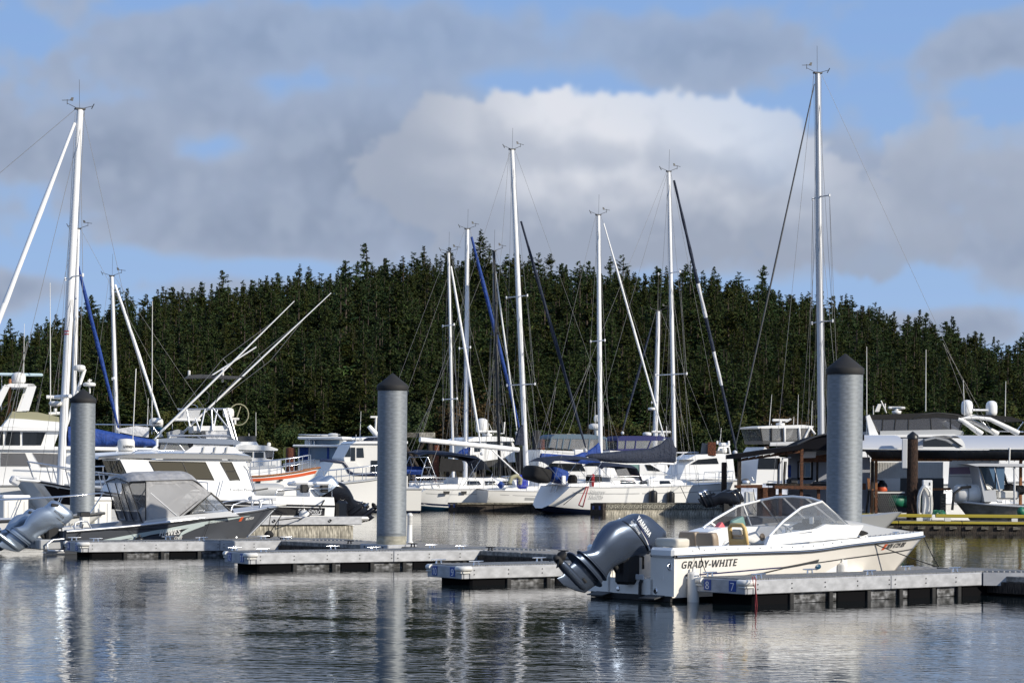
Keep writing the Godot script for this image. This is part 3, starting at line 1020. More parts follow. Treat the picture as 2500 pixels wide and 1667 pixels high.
# one outboard: x forward, y up, z starboard; origin at the cowl's peak, sizes of a big four-stroke
func superring(vc: float, u: float, hl: float, hw: float, n := 20, e := 0.62, tilt := 0.0) -> Array:
	var r := []
	for i in n:
		var a := TAU * i / n
		var x := signf(cos(a)) * pow(absf(cos(a)), e) * hl
		var z := signf(sin(a)) * pow(absf(sin(a)), e) * hw
		r.append(Vector3(vc + x, -u + x * tilt, z))
	return r
func outboard(b: Boat, at: Vector3, tilt: float, k: float, cowl: String, leg: String, brand: String, brandm: String, style := 0) -> Node3D:
	var m := Node3D.new()
	m.name = "outboard_motor"
	b.n.add_child(m, true)
	m.transform = Transform3D(Basis(V(0, 0, 1), deg_to_rad(-tilt)).scaled(V(k, k, k)), at)
	var rg := []
	if style == 0:
		for e in [[-0.118, 0.40, 0.10, 0.08], [-0.115, 0.40, 0.24, 0.15], [-0.085, 0.38, 0.36, 0.205], [-0.01, 0.36, 0.44, 0.24], [0.1, 0.32, 0.475, 0.262], [0.25, 0.27, 0.49, 0.27], [0.40, 0.17, 0.49, 0.268], [0.455, 0.135, 0.485, 0.263]]:
			rg.append(superring(e[1], e[0], e[2], e[3], 24, 0.6, 0.12 - 0.32 * clampf(e[0] + 0.1, 0, 0.6)))
	else:
		for e in [[-0.03, 0.2, 0.1, 0.06], [-0.02, 0.2, 0.3, 0.15], [0.03, 0.2, 0.42, 0.2], [0.12, 0.2, 0.46, 0.235], [0.3, 0.17, 0.46, 0.25], [0.46, 0.13, 0.45, 0.25]]:
			rg.append(superring(e[1], e[0], e[2], e[3], 24, 0.6, 0.04))
	obj("cowling", MB.new().loft(rg), cowl, m)
	var seam := MB.new()
	var last = rg[-1].duplicate()
	for i in last.size(): last[i] += V((last[i].x - 0.13) * 0.004, -0.006, last[i].z * 0.004)
	last.append(last[0])
	seam.tube(last, 0.008, 4)
	obj("seam", seam, "black", m)
	var lo := []
	for e in [[0.47, 0.125, 0.475, 0.258, -0.12], [0.6, 0.04, 0.50, 0.258, -0.1], [0.74, -0.06, 0.46, 0.245, -0.06], [0.9, -0.11, 0.43, 0.23, 0.0], [1.1, -0.17, 0.365, 0.195, 0.0], [1.26, -0.20, 0.31, 0.15, 0.0], [1.36, -0.235, 0.33, 0.14, 0.0], [1.44, -0.27, 0.37, 0.125, 0.0], [1.5, -0.29, 0.41, 0.12, 0.0]]:
		lo.append(superring(e[1], e[0], e[2], e[3], 24, 0.7, e[4]))
	obj("lower_cowling", MB.new().loft(lo), leg if style == 2 else cowl, m)
	var pl := MB.new()
	for e in [[1.525, -0.31, 0.46, 0.15, 0.02], [1.6, -0.33, 0.42, 0.11, 0.05], [1.70, -0.41, 0.53, 0.19, 0.022]]:
		var r1 := superring(e[1], e[0], e[2], e[3], 20, 0.8)
		var r2 := superring(e[1], e[0] + e[4], e[2], e[3], 20, 0.8)
		pl.loft([r1, r2])
	obj("cavitation_plate", pl, leg, m)
	var gc := []
	for e in [[1.55, -0.33, 0.40, 0.085], [1.75, -0.36, 0.38, 0.075], [1.92, -0.42, 0.36, 0.055], [2.05, -0.45, 0.34, 0.035], [2.16, -0.55, 0.24, 0.018], [2.28, -0.74, 0.12, 0.010]]:
		gc.append(superring(e[1], e[0], e[2], e[3], 16, 0.9))
	var g := MB.new().loft(gc)
	g.lathe([Vector2(0.005, -0.14), Vector2(0.05, -0.18), Vector2(0.085, -0.27), Vector2(0.10, -0.42), Vector2(0.10, -0.75), Vector2(0.088, -0.95), Vector2(0.08, -0.98)].map(func(v): return Vector2(v.x, -v.y)), 16, Transform3D(Basis(V(0, 1, 0), V(-1, 0, 0), V(0, 0, 1)), V(0, -2.0, 0)))
	obj("gearcase", g, leg, m)
	var pr := MB.new()
	pr.lathe([Vector2(0.075, 0.98), Vector2(0.07, 1.1), Vector2(0.045, 1.17), Vector2(0.005, 1.175)], 14, Transform3D(Basis(V(0, 1, 0), V(-1, 0, 0), V(0, 0, 1)), V(0, -2.0, 0)))
	for i in 3:
		var a := TAU * i / 3 + 0.4
		var er := V(0, cos(a), sin(a))
		var et := V(0, -sin(a), cos(a))
		var rows := []
		for j in 6:
			var s := j / 5.0
			var cc := V(-1.07, -2.0, 0) + er * (0.05 + 0.16 * s)
			var wv := 0.10 * sin(PI * (0.28 + 0.62 * s))
			var dir := (et + V(lerpf(0.9, 0.5, s), 0, 0)).normalized()
			rows.append([cc - dir * wv, cc + V(0.012, 0, 0), cc + dir * wv, cc - V(0.012, 0, 0)])
		pr.loft(rows)
	obj("propeller", pr, "chrome" if style == 1 else "rubber", m)
	var cl := MB.new()
	for s in [-1.0, 1.0]:
		cl.box(V(0.33, -0.98, s * 0.16), V(0.16, 0.62, 0.05), Basis(V(0, 0, 1), deg_to_rad(tilt)), 0.02)
	cl.box(V(0.16, -0.86, 0), V(0.42, 0.16, 0.24), Basis(), 0.03)
	cl.tube([V(0.02, -1.12, 0), V(0.3, -1.2, 0)], 0.06, 8)
	cl.tube([V(0.3, -0.72, 0.1), V(0.55, -0.62, 0.12), V(0.7, -0.8, 0.12)], 0.025, 6)
	cl.box(V(0.40, -0.93, 0), V(0.42, 0.78, 0.36), Basis(V(0, 0, 1), deg_to_rad(tilt)), 0.06)
	obj("clamp_bracket", cl, "rubber", m)
	if style == 1:
		obj("air_vent", MB.new().box(V(-0.12, -0.17, 0.215), V(0.26, 0.10, 0.06), Basis(V(0, 0, 1), 0.5), 0.02).box(V(-0.12, -0.17, -0.215), V(0.26, 0.10, 0.06), Basis(V(0, 0, 1), 0.5), 0.02), "black", m)
	if brand:
		for s in [1.0, -1.0]:
			var bs := Basis(V(s, 0.0, 0), V(0, 1, 0), V(0, 0, s))
			if style == 0:
				bs = Basis(V(0, 0, 1), deg_to_rad(-7.0 * s)) * bs
				text("brand_lettering", brand, 0.10, Transform3D(bs, V(0.06, -0.235, s * 0.268)), brandm, m, 0.012, true, "Droid Sans", 0.5)
			else:
				text("brand_lettering", brand, 0.085, Transform3D(Basis(V(0, 0, 1), deg_to_rad(0)) * bs, V(0.16, -0.33, s * 0.248)), brandm, m, 0.01, true, "Droid Sans", 0.4)
	return m
func fender(at: Vector3, r: float, l: float, label: String, m := "offwhite", rope_to := Vector3.INF, group := "fenders") -> void:
	var t := thing("fender", label, "fender", at, 0.0, group)
	var prof := [Vector2(0.01, -l / 2)]
	for i in 7:
		var a := PI / 2 * i / 6.0
		prof.append(Vector2(r * sin(a) if i < 6 else r, -l / 2 + r * 0.6 * (1.0 - cos(a))))
	for i in 7:
		var a := PI / 2 * i / 6.0
		prof.append(Vector2(maxf(r * cos(a), 0.028), l / 2 - r * 0.6 * (1.0 - sin(a))))
	prof.append(Vector2(0.028, l / 2 + 0.06))
	obj("body", MB.new().lathe(prof, 16), m, t)
	if rope_to != Vector3.INF:
		obj("lanyard", MB.new().tube([V(0, l / 2 + 0.05, 0), rope_to - at], 0.006, 5), "whiterope" if m == "offwhite" else "rope", t)
func line(label: String, pts: Array, r := 0.012, m := "rope", sag := 0.0) -> void:
	var p := []
	for i in pts.size() - 1:
		for k in 8:
			var u := k / 8.0
			p.append(pts[i].lerp(pts[i + 1], u) - V(0, sag * 4.0 * u * (1.0 - u), 0))
	p.append(pts[-1])
	tag(obj("mooring_line", MB.new().tube(p, r, 5), m), label, "rope", "mooring lines")
func build_grady() -> void:
	var b := boat("motorboat", "cream open motorboat with a blue outboard tilted up, nearest boat", "motorboat", moor(1651, 1471, 40.0, 1.27), 40.0)
	b.n.position.y += 0.03
	b.o.y += 0.03
	b.L = 8.75
	b.B = 2.6
	b.sheer = [0.85, 0.875, 0.885, 0.90, 0.985, 1.04, 1.075, 1.10]
	b.ws = 0.96
	b.flare = 0.72
	b.boot = 0.06
	b.brake = 1.35
	b.full = 2.0
	hull(b, "cream", "rubber", "", "")
	var n := b.n
	# transom: two quarters and a low middle with the motor well
	var tr := MB.new(false)
	for s in [1.0, -1.0]:
		tr.box(V(0.0, 0.47, s * 0.91), V(0.06, 0.78, 0.66))
	tr.box(V(0.0, 0.22, 0), V(0.06, 0.34, 1.3))
	tr.box(V(0.42, 0.6, 0.59), V(0.8, 0.55, 0.05)).box(V(0.42, 0.6, -0.59), V(0.8, 0.55, 0.05)).box(V(0.8, 0.68, 0), V(0.05, 0.6, 1.2)).box(V(0.4, 0.36, 0), V(0.8, 0.04, 1.2))
	obj("transom", tr, "cream", n)
	obj("transom_base", MB.new().box(V(-0.012, 0.03, 0), V(0.05, 0.11, 2.3)), "rubber", n)
	# gunwale: outer flange, top and inner liner, swept round the boat
	var gw := MB.new()
	for s in [1.0, -1.0]:
		var rows := []
		for t in b.ts(26):
			var p := b.hp(t, 1.0, 1.0)
			var up := lerpf(0.17, 0.10, t)
			var inn := minf(0.26, p.z * 0.8)
			var y: float = p.y
			rows.append([V(p.x, y - 0.01, s * (p.z + 0.012)), V(p.x, y + up * 0.8, s * maxf(p.z - 0.035, 0.0)), V(p.x, y + up, s * maxf(p.z - 0.075, 0.0)), V(p.x, y + up + 0.005, s * (p.z - inn)), V(p.x, y + up - 0.06, s * maxf(p.z - inn - 0.02, 0.0)), V(p.x - 0.05, lerpf(0.4, y + up - 0.1, smoothstep(0.5, 0.62, t)), s * maxf(p.z - inn - 0.06, 0.0))])
		gw.loft(rows, false, false, false)
	gw.box(V(0.06, 0.92, 0.93), V(0.3, 0.2, 0.66), Basis(), 0.05).box(V(0.06, 0.92, -0.93), V(0.3, 0.2, 0.66), Basis(), 0.05)
	obj("gunwale", gw, "white", n)
	obj("cockpit_sole", MB.new(false).box(V(3.4, 0.4, 0), V(5.2, 0.04, 2.1)), "offwhite", n)
	var rr := MB.new()
	for s in [1.0, -1.0]:
		var p := []
		var p2 := []
		for t in b.ts(26):
			p.append(b.hp(t, 1.0, s, 0.018))
			p2.append(b.hp(t, 1.0, s, 0.03) + V(0, 0.012, 0))
		rr.tube(p, 0.032, 8)
	rr.tube([V(-0.03, 0.86, 0.6), V(-0.03, 0.855, 1.27)], 0.03, 8).tube([V(-0.03, 0.86, -0.6), V(-0.03, 0.855, -1.27)], 0.03, 8)
	obj("rub_rail", rr, "darkgrey", n)
	var ri := MB.new()
	for s in [1.0, -1.0]:
		var p := []
		for t in b.ts(26): p.append(b.hp(t, 1.0, s, 0.046) + V(0, 0.004, 0))
		ri.tube(p, 0.011, 5)
	obj("rub_strip", ri, "chrome", n)
	# graphics
	var ff := func(t): return lerpf(0.56, 0.66, smoothstep(0.03, 0.42, t))
	band(b, "blue_stripe", "hullstripe", 0.035, 0.36, func(t): return ff.call(t) - 0.014, func(t): return ff.call(t) + 0.016, 0.005)
	band(b, "dark_wedge", "darkgrey", 0.34, 0.47, func(t): return 0.61 + (t - 0.34) * 0.9, func(t): return 0.635 + (t - 0.34) * 1.0 + 0.025, 0.006)
	band(b, "pinstripe", "darkgrey", 0.44, 0.985, func(t): return lerpf(0.70, 0.745, (t - 0.44) / 0.54) - 0.006, func(t): return lerpf(0.715, 0.765, (t - 0.44) / 0.54) + 0.004, 0.005)
	letter(b, "boat_lettering", "GRADY-WHITE", 0.107, 0.80, 0.14, "darkgrey", 1.0, 1.5, 0.12)
	letter(b, "boat_lettering", "GRADY-WHITE", 0.118, 0.80, 0.14, "darkgrey", -1.0, 1.5, 0.12)
	letter(b, "registration", "WN 4729 RR", 0.815, 0.885, 0.12, "darkgrey", 1.0, 0.98, 0.15, "Droid Serif")
	letter(b, "registration", "WN 4729 RR", 0.815, 0.87, 0.115, "darkgrey", -1.0, 0.98, 0.15, "Droid Serif")
	band(b, "decal", "orange", 0.742, 0.757, fixed(0.82), fixed(0.94), 0.008, 3)
	var bd := MB.new()
	var bp := b.hp(0.475, 0.62, 1.0, 0.008)
	bd.lathe([Vector2(0.07, 0), Vector2(0.065, 0.012), Vector2(0.001, 0.013)], 20, Transform3D(Basis(V(1.2, 0, 0), V(0, 0, 1), V(0, 0.8, 0)), bp))
	obj("round_badge", bd, "bluepaint", n)
	# fittings on the transom
	for e in [[0.73, 0.17, 0.055], [-0.35, 0.17, 0.05]]:
		obj("drain", MB.new().lathe([Vector2(0.001, 0.02), Vector2(0.035, 0.02), Vector2(e[2], 0.012), Vector2(e[2], 0)], 16, Transform3D(Basis(V(0, 0, 1), V(-1, 0, 0), V(0, 1, 0)), V(-0.03, e[1], e[0]))), "chrome", n)
	obj("drain_hole", MB.new().lathe([Vector2(0.034, 0.024), Vector2(0.001, 0.024)], 12, Transform3D(Basis(V(0, 0, 1), V(-1, 0, 0), V(0, 1, 0)), V(-0.03, 0.17, 0.73))), "black", n)
	obj("tow_eye", MB.new().box(V(-0.035, 0.66, 1.13), V(0.02, 0.16, 0.10), Basis(), 0.009).tube([V(-0.04, 0.72, 1.13), V(-0.09, 0.69, 1.13), V(-0.09, 0.63, 1.13), V(-0.04, 0.60, 1.13)], 0.014, 8), "chrome", n)
	obj("side_eye", MB.new().lathe([Vector2(0.04, 0), Vector2(0.03, 0.03), Vector2(0.005, 0.035)], 12, Transform3D(Basis(V(1, 0, 0), V(0, 0, 1), V(0, 1, 0)), b.hp(0.045, 0.5, 1.0, 0))), "chrome", n)
	obj("hose", MB.new().tube([V(-0.05, 0.36, 0.35), V(-0.09, 0.31, 0.35), V(-0.08, 0.02, 0.33)], 0.035, 8), "rubber", n)
	obj("transom_plate", MB.new().box(V(-0.04, 0.42, 0.22), V(0.03, 0.11, 0.36), Basis(), 0.01), "lightgrey", n)
	obj("trim_tab", MB.new().box(V(-0.15, 0.06, 0.75), V(0.3, 0.02, 0.45), Basis(V(0, 0, 1), 0.2)).box(V(-0.15, 0.06, -0.75), V(0.3, 0.02, 0.45), Basis(V(0, 0, 1), 0.2)), "darkgrey", n)
	# motor
	var m := outboard(b, V(0.18, 1.63, 0), 40.0, 1.0, "motorblue", "motorblue", "YAMAHA", "white", 0)
	text("model_lettering", "FOUR STROKE", 0.045, Transform3D(Basis(V(0, 0, 1), -0.12), V(-0.1, -0.40, 0.272)), "white", m, 0.008, false, "Droid Sans", 0.34)
	obj("stripe", MB.new().tube([V(-0.2, -0.27, 0.258), V(0.05, -0.32, 0.272), V(0.3, -0.38, 0.272), V(0.52, -0.45, 0.25)], [0.003, 0.016, 0.014, 0.008], 6), "hullstripe", m)
	obj("white_stripe", MB.new().tube([V(0.05, -0.345, 0.268), V(0.3, -0.41, 0.27), V(0.5, -0.48, 0.25)], [0.003, 0.014, 0.018], 6), "white", m)
	obj("air_intake", MB.new().box(V(-0.12, -0.36, 0.19), V(0.2, 0.25, 0.08), Basis(V(0, 1, 0), -0.5), 0.03).box(V(-0.12, -0.36, -0.19), V(0.2, 0.25, 0.08), Basis(V(0, 1, 0), 0.5), 0.03), "motorblue", m)
	obj("hatch", MB.new().box(V(-0.2, -1.13, 0.10), V(0.15, 0.26, 0.05), Basis(), 0.024), "motorblue", m)
	obj("trim_anode", MB.new().box(V(-0.32, -1.9, 0.06), V(0.12, 0.04, 0.03)), "black", m)
	# cushions and seats
	for s in [1.0, -1.0]:
		obj("stern_cushion", MB.new().pillow(V(0.28, 1.11, s * 0.86), V(0.4, 0.17, 0.66)), "cushion", n)
	for e in [[0.35, 1.75], [-0.3, 1.9]]:
		var st := MB.new()
		st.pillow(V(e[1], 0.98, e[0]), V(0.2, 0.58, 0.52), Basis(V(0, 0, 1), 0.1))
		st.box(V(e[1] + 0.32, 0.72, e[0]), V(0.5, 0.16, 0.5), Basis(), 0.06)
		obj("aft_seat", st, "tan", n)
		obj("seat_inset", MB.new().box(V(e[1] - 0.085, 0.98, e[0]), V(0.012, 0.36, 0.34), Basis(V(0, 0, 1), 0.1), 0.005), "olive", n)
		obj("seat_pedestal", MB.new().tube([V(e[1] + 0.3, 0.4, e[0]), V(e[1] + 0.3, 0.7, e[0])], 0.05, 8), "chrome", n)
	var hs := MB.new()
	hs.frame([V(2.5, 0.95, 0.28), V(2.42, 1.36, 0.30), V(2.41, 1.42, 0.36), V(2.41, 1.42, 0.66), V(2.42, 1.36, 0.72), V(2.5, 0.95, 0.74)], 0.045, 8)
	hs.box(V(2.47, 1.04, 0.5), V(0.07, 0.2, 0.42), Basis(V(0, 0, 1), 0.16), 0.02)
	obj("helm_seat_frame", hs, mat("seatshell", lin(0.62, 0.43, 0.17), 0.5), n)
	obj("helm_seat", MB.new().box(V(2.72, 0.88, 0.5), V(0.5, 0.16, 0.5), Basis(), 0.06).box(V(2.44, 1.27, 0.5), V(0.09, 0.13, 0.26), Basis(V(0, 0, 1), 0.16), 0.03).box(V(2.54, 1.12, 0.5), V(0.06, 0.42, 0.44), Basis(V(0, 0, 1), 0.16), 0.025), "cushion", n)
	obj("seat_box", MB.new().box(V(2.75, 0.6, 0.5), V(0.45, 0.42, 0.42), Basis(), 0.04), "white", n)
	# port console wall with an arched recess, dash and wheel to starboard
	var pc := MB.new()
	pc.house(PackedVector2Array([Vector2(2.75, 0.42), Vector2(5.5, 0.42), Vector2(5.6, 1.36), Vector2(3.5, 1.34), Vector2(3.05, 1.25)]), con(0.3))
	var pcm := obj("port_console", pc, "white", n)
	pcm.position.z = -0.78
	obj("console_recess", MB.new().tube([V(3.3, 0.7, -0.47), V(3.55, 1.02, -0.47), V(4.0, 1.14, -0.47), V(4.5, 1.0, -0.47), V(4.85, 0.6, -0.47)], 0.05, 8), "offwhite", n)
	obj("speaker_grille", MB.new().lathe([Vector2(0.08, 0), Vector2(0.07, 0.015), Vector2(0.001, 0.02)], 16, Transform3D(Basis(V(1, 0, 0), V(0, 0, 1), V(0, 1, 0)), V(4.65, 1.13, -0.478))), "tan", n)
	obj("dash", MB.new().house(PackedVector2Array([Vector2(4.3, 0.42), Vector2(5.6, 0.42), Vector2(5.62, 1.40), Vector2(4.95, 1.43), Vector2(4.55, 1.30), Vector2(4.4, 0.9)]), con(0.42)), "white", n).position.z = 0.62
	obj("dash_panel", MB.new().slab(V(4.57, 1.31, 0.3), V(4.57, 1.31, 0.95), V(4.94, 1.435, 0.95), V(4.94, 1.435, 0.3), 0.02).box(V(5.0, 1.47, 0.5), V(0.15, 0.13, 0.26), Basis(), 0.03).box(V(4.95, 1.46, 0.82), V(0.12, 0.1, 0.1), Basis(), 0.02), "black", n)
	obj("gauge", MB.new().box(V(4.86, 1.5, 0.72), V(0.02, 0.14, 0.1)), "offwhite", n)
	var wh := MB.new()
	var rim := []
	var wb := Basis(V(0, 0, 1), 0.55)
	var wc := V(4.22, 1.22, 0.58)
	for i in 25:
		var a := TAU * i / 24
		rim.append(wc + wb * V(0, cos(a) * 0.23, sin(a) * 0.23))
	wh.tube(rim, 0.018, 8)
	for i in 3:
		var a := TAU * i / 3 + 0.5
		wh.tube([wc + wb * V(0.06, 0, 0), wc + wb * V(0, cos(a) * 0.22, sin(a) * 0.22)], 0.014, 6)
	wh.tube([wc + wb * V(0.04, 0, 0), wc + wb * V(0.25, 0, 0)], 0.03, 8)
	obj("steering_wheel", wh, "grey", n)
	# windscreen
	var zf := lean(1.2, 1.06, 1.95, 0.86)
	var side := [Vector2(3.25, 1.20), Vector2(3.75, 1.50), Vector2(4.35, 1.77), Vector2(5.0, 1.89), Vector2(5.68, 1.40)]
	var fr := MB.new()
	for s in [1.0, -1.0]:
		var loop := []
		for p in side: loop.append(V(p.x, p.y, s * zf.call(p.y)))
		loop.append(loop[0])
		fr.tube(loop, 0.026, 6)
		if s < 0: fr.tube([V(4.05, 1.245, -zf.call(1.26)), V(3.62, 1.44, -zf.call(1.45))], 0.024, 6)
		if s < 0: fr.tube([V(4.9, 1.32, -zf.call(1.3)), V(4.5, 1.81, -zf.call(1.8))], 0.02, 6)
	fr.tube([V(5.0, 1.89, 0.872), V(5.06, 1.96, 0.5), V(5.07, 1.985, 0), V(5.06, 1.96, -0.5), V(5.0, 1.89, -0.872)], 0.026, 6)
	fr.tube([V(5.68, 1.40, 0.99), V(5.95, 1.42, 0.5), V(6.0, 1.43, 0), V(5.95, 1.42, -0.5), V(5.68, 1.40, -0.99)], 0.026, 6)
	for z in [0.32, -0.32]: fr.tube([V(5.07, 1.98, z), V(5.97, 1.425, z * 1.25)], 0.02, 6)
	obj("windscreen_frame", fr, "white", n)
	for s in [1.0, -1.0]:
		obj("side_pane", MB.new().sheet(PackedVector2Array(side), func(y): return s * zf.call(y), 0.006), "smoke" if s < 0 else "pane", n)
	for e in [[0.862, 0.99, 0.32, 0.4, 1.93, 1.40, 5.0, 5.68], [0.32, 0.4, -0.32, -0.4, 1.98, 1.425, 5.07, 5.97], [-0.32, -0.4, -0.862, -0.99, 1.98, 1.425, 5.07, 5.97]]:
		var x2: float = 5.07 if e[0] > 0.5 else (5.0 if e[2] < -0.5 else 5.07)
		var x3: float = 5.97 if e[0] > 0.5 else (5.68 if e[2] < -0.5 else 5.97)
		obj("front_pane", MB.new().slab(V(e[6], e[4], e[0]), V(x2, 1.98 if x2 > 5.05 else 1.93, e[2]), V(x3, 1.425 if x3 > 5.8 else 1.40, e[3]), V(e[7], e[5], e[1]), 0.006), "smoke", n)
	var cm := MB.new()
	cm.house(PackedVector2Array([Vector2(3.15, 1.02), Vector2(5.85, 1.15), Vector2(6.05, 1.40), Vector2(5.6, 1.40), Vector2(4.6, 1.27), Vector2(3.25, 1.2)]), con(0.045))
	var c1 := obj("coaming", cm, "white", n)
	c1.position.z = 1.04
	var c2: MeshInstance3D = c1.duplicate()
	n.add_child(c2, true)
	c2.position.z = -1.04
	obj("grab_rail", MB.new().tube([V(3.35, 1.2, -0.98), V(3.4, 1.33, -0.95), V(3.6, 1.36, -0.95), V(3.75, 1.3, -0.96)], 0.022, 6), "chrome", n)
	obj("lifejacket", MB.new().pillow(V(3.65, 1.31, -0.75), V(0.28, 0.16, 0.14), Basis(V(0, 0, 1), 0.7), 0.7), "pink", n)
	obj("towel", MB.new().pillow(V(4.25, 1.37, -0.8), V(0.40, 0.30, 0.14), Basis(V(0, 0, 1), 0.3), 0.8), "teal", n)
	for c in n.get_children():
		for k in ["port_console", "console_recess", "speaker", "dash", "gauge", "steering", "windscreen", "side_pane", "front_pane", "coaming", "grab_rail", "lifejacket", "towel"]:
			if String(c.name).begins_with(k):
				c.position.x -= 0.48
				break
	obj("foredeck", MB.new().house(PackedVector2Array([Vector2(4.9, 1.05), Vector2(5.9, 1.1), Vector2(5.8, 1.2), Vector2(5.35, 1.33), Vector2(4.95, 1.36)]), lean(1.05, 1.02, 1.36, 0.86)), "white", n)
	# canvas over the bow
	var tp := []
	for i in 11:
		var u := i / 10.0
		var x := lerpf(5.42, 8.3, u)
		var t := x / b.L
		var hb := maxf(b.hb(t) - 0.16, 0.03)
		var y0 := b.hs(t) + lerpf(0.17, 0.10, t) + 0.012
		var pk := 0.44 * pow(1.0 - u, 1.1) * (0.9 if i == 0 else 1.0)
		var row := []
		for k in 9:
			var w := -1.0 + k / 4.0
			row.append(V(x, y0 + pk * pow(1.0 - absf(w), 1.1) + 0.012 * sin(k * 2.1 + i * 1.3) * (1.0 - absf(w)), w * hb))
		tp.append(row)
	tp.push_front(tp[0].map(func(p): return V(5.36, maxf(p.y - 0.22, 1.2), p.z)))
	obj("bow_cover", MB.new().loft(tp, false, false, false), mat("bowcanvas", lin(0.52, 0.51, 0.48), 0.75), n)
	var sn := MB.new()
	for i in 12:
		var t := lerpf(0.66, 0.94, i / 11.0)
		for s in [1.0, -1.0]:
			var p := b.hp(t, 1.0, s, -0.13) + V(0, lerpf(0.17, 0.10, t) + 0.015, 0)
			sn.box(p, V(0.03, 0.02, 0.03))
	obj("snaps", sn, "grey", n)
	for t in [0.62, 0.81]:
		var p := b.hp(t, 1.0, 1.0, -0.12) + V(0, 0.12, 0)
		obj("deck_cleat", MB.new().tube([p + V(-0.1, 0.04, 0), p + V(0.1, 0.04, 0)], 0.014, 6).box(p + V(0, 0.01, 0), V(0.06, 0.05, 0.03)), "chrome", n)
	obj("vent", MB.new().box(b.hp(0.27, 1.0, 1.0, -0.16) + V(0, 0.165, 0), V(0.35, 0.02, 0.1), Basis(), 0.008), "black", n)
	var rv := MB.new(false)
	for i in 16:
		var p := b.hp(0.02 + i * 0.035, 1.0, 1.0, -0.02) + V(0, 0.1, 0)
		rv.box(p, V(0.022, 0.022, 0.02))
	obj("rivets", rv, "grey", n)
	# what hangs from it and ties it up
	var wx := func(v: Vector3) -> Vector3: return b.n.transform * v
	var f1: Vector3 = wx.call(b.hp(0.050, 0.24, 1.0, 0.14))
	fender(f1, 0.115, 0.72, "long white fender hanging by the stern of the cream motorboat", "offwhite", wx.call(b.hp(0.07, 1.0, 1.0, -0.05) + V(0, 0.2, 0)))
	var f2: Vector3 = wx.call(b.hp(0.575, 0.34, 1.0, 0.16))
	fender(f2, 0.115, 0.62, "white fender hanging amidships on the cream motorboat", "offwhite", wx.call(b.hp(0.575, 1.0, 1.0, -0.05) + V(0, 0.15, 0)))
	var cs: Vector3 = wx.call(b.hp(0.62, 1.0, 1.0, -0.1) + V(0, 0.15, 0))
	obj("rope_coil", MB.new().tube([V(5.5, 1.21, 0.98), V(5.58, 1.26, 0.98), V(5.7, 1.25, 0.97), V(5.8, 1.23, 0.97), V(5.66, 1.21, 0.99), V(5.5, 1.24, 0.97)], 0.035, 6), "rope", n)
	line("black rope from the cream motorboat's side cleat to the end of finger 7", [cs, P(1716, 1408, 46.5)], 0.012, "rope", 0.25)
	line("black rope from the cream motorboat's side cleat forward to its finger", [cs, P(2290, 1384, 51.6)], 0.012, "rope", 0.02)
	line("black rope hanging from the stern cleat of the cream motorboat to finger 8", [wx.call(b.hp(0.075, 1.0, 1.0, -0.04) + V(0, 0.18, 0)), P(1738, 1408, 46.6)], 0.009, "rope", 0.18)
	line("black rope from the bow of the cream motorboat to the walkway", [wx.call(b.hp(0.985, 1.0, 1.0, 0.02)), P(2293, 1384, 52.2)], 0.011, "rope", 0.03)
	line("pair of black ropes from the helm of the cream motorboat to its side cleat", [wx.call(V(4.2, 1.42, 0.9)), cs], 0.012, "rope", 0.06)
	tag(obj("red_rope", MB.new().tube([P(1843, 1407, 45.2), P(1846, 1416, 45.12), P(1845, 1432, 45.1), P(1845, 1482, 45.05)], 0.010, 6).tube([P(1838, 1408, 45.3), P(1840, 1430, 45.12), P(1846, 1436, 45.08), P(1849, 1482, 45.04)], 0.008, 6), "redrope"), "red rope hanging from the corner of finger 7 into the water", "rope")
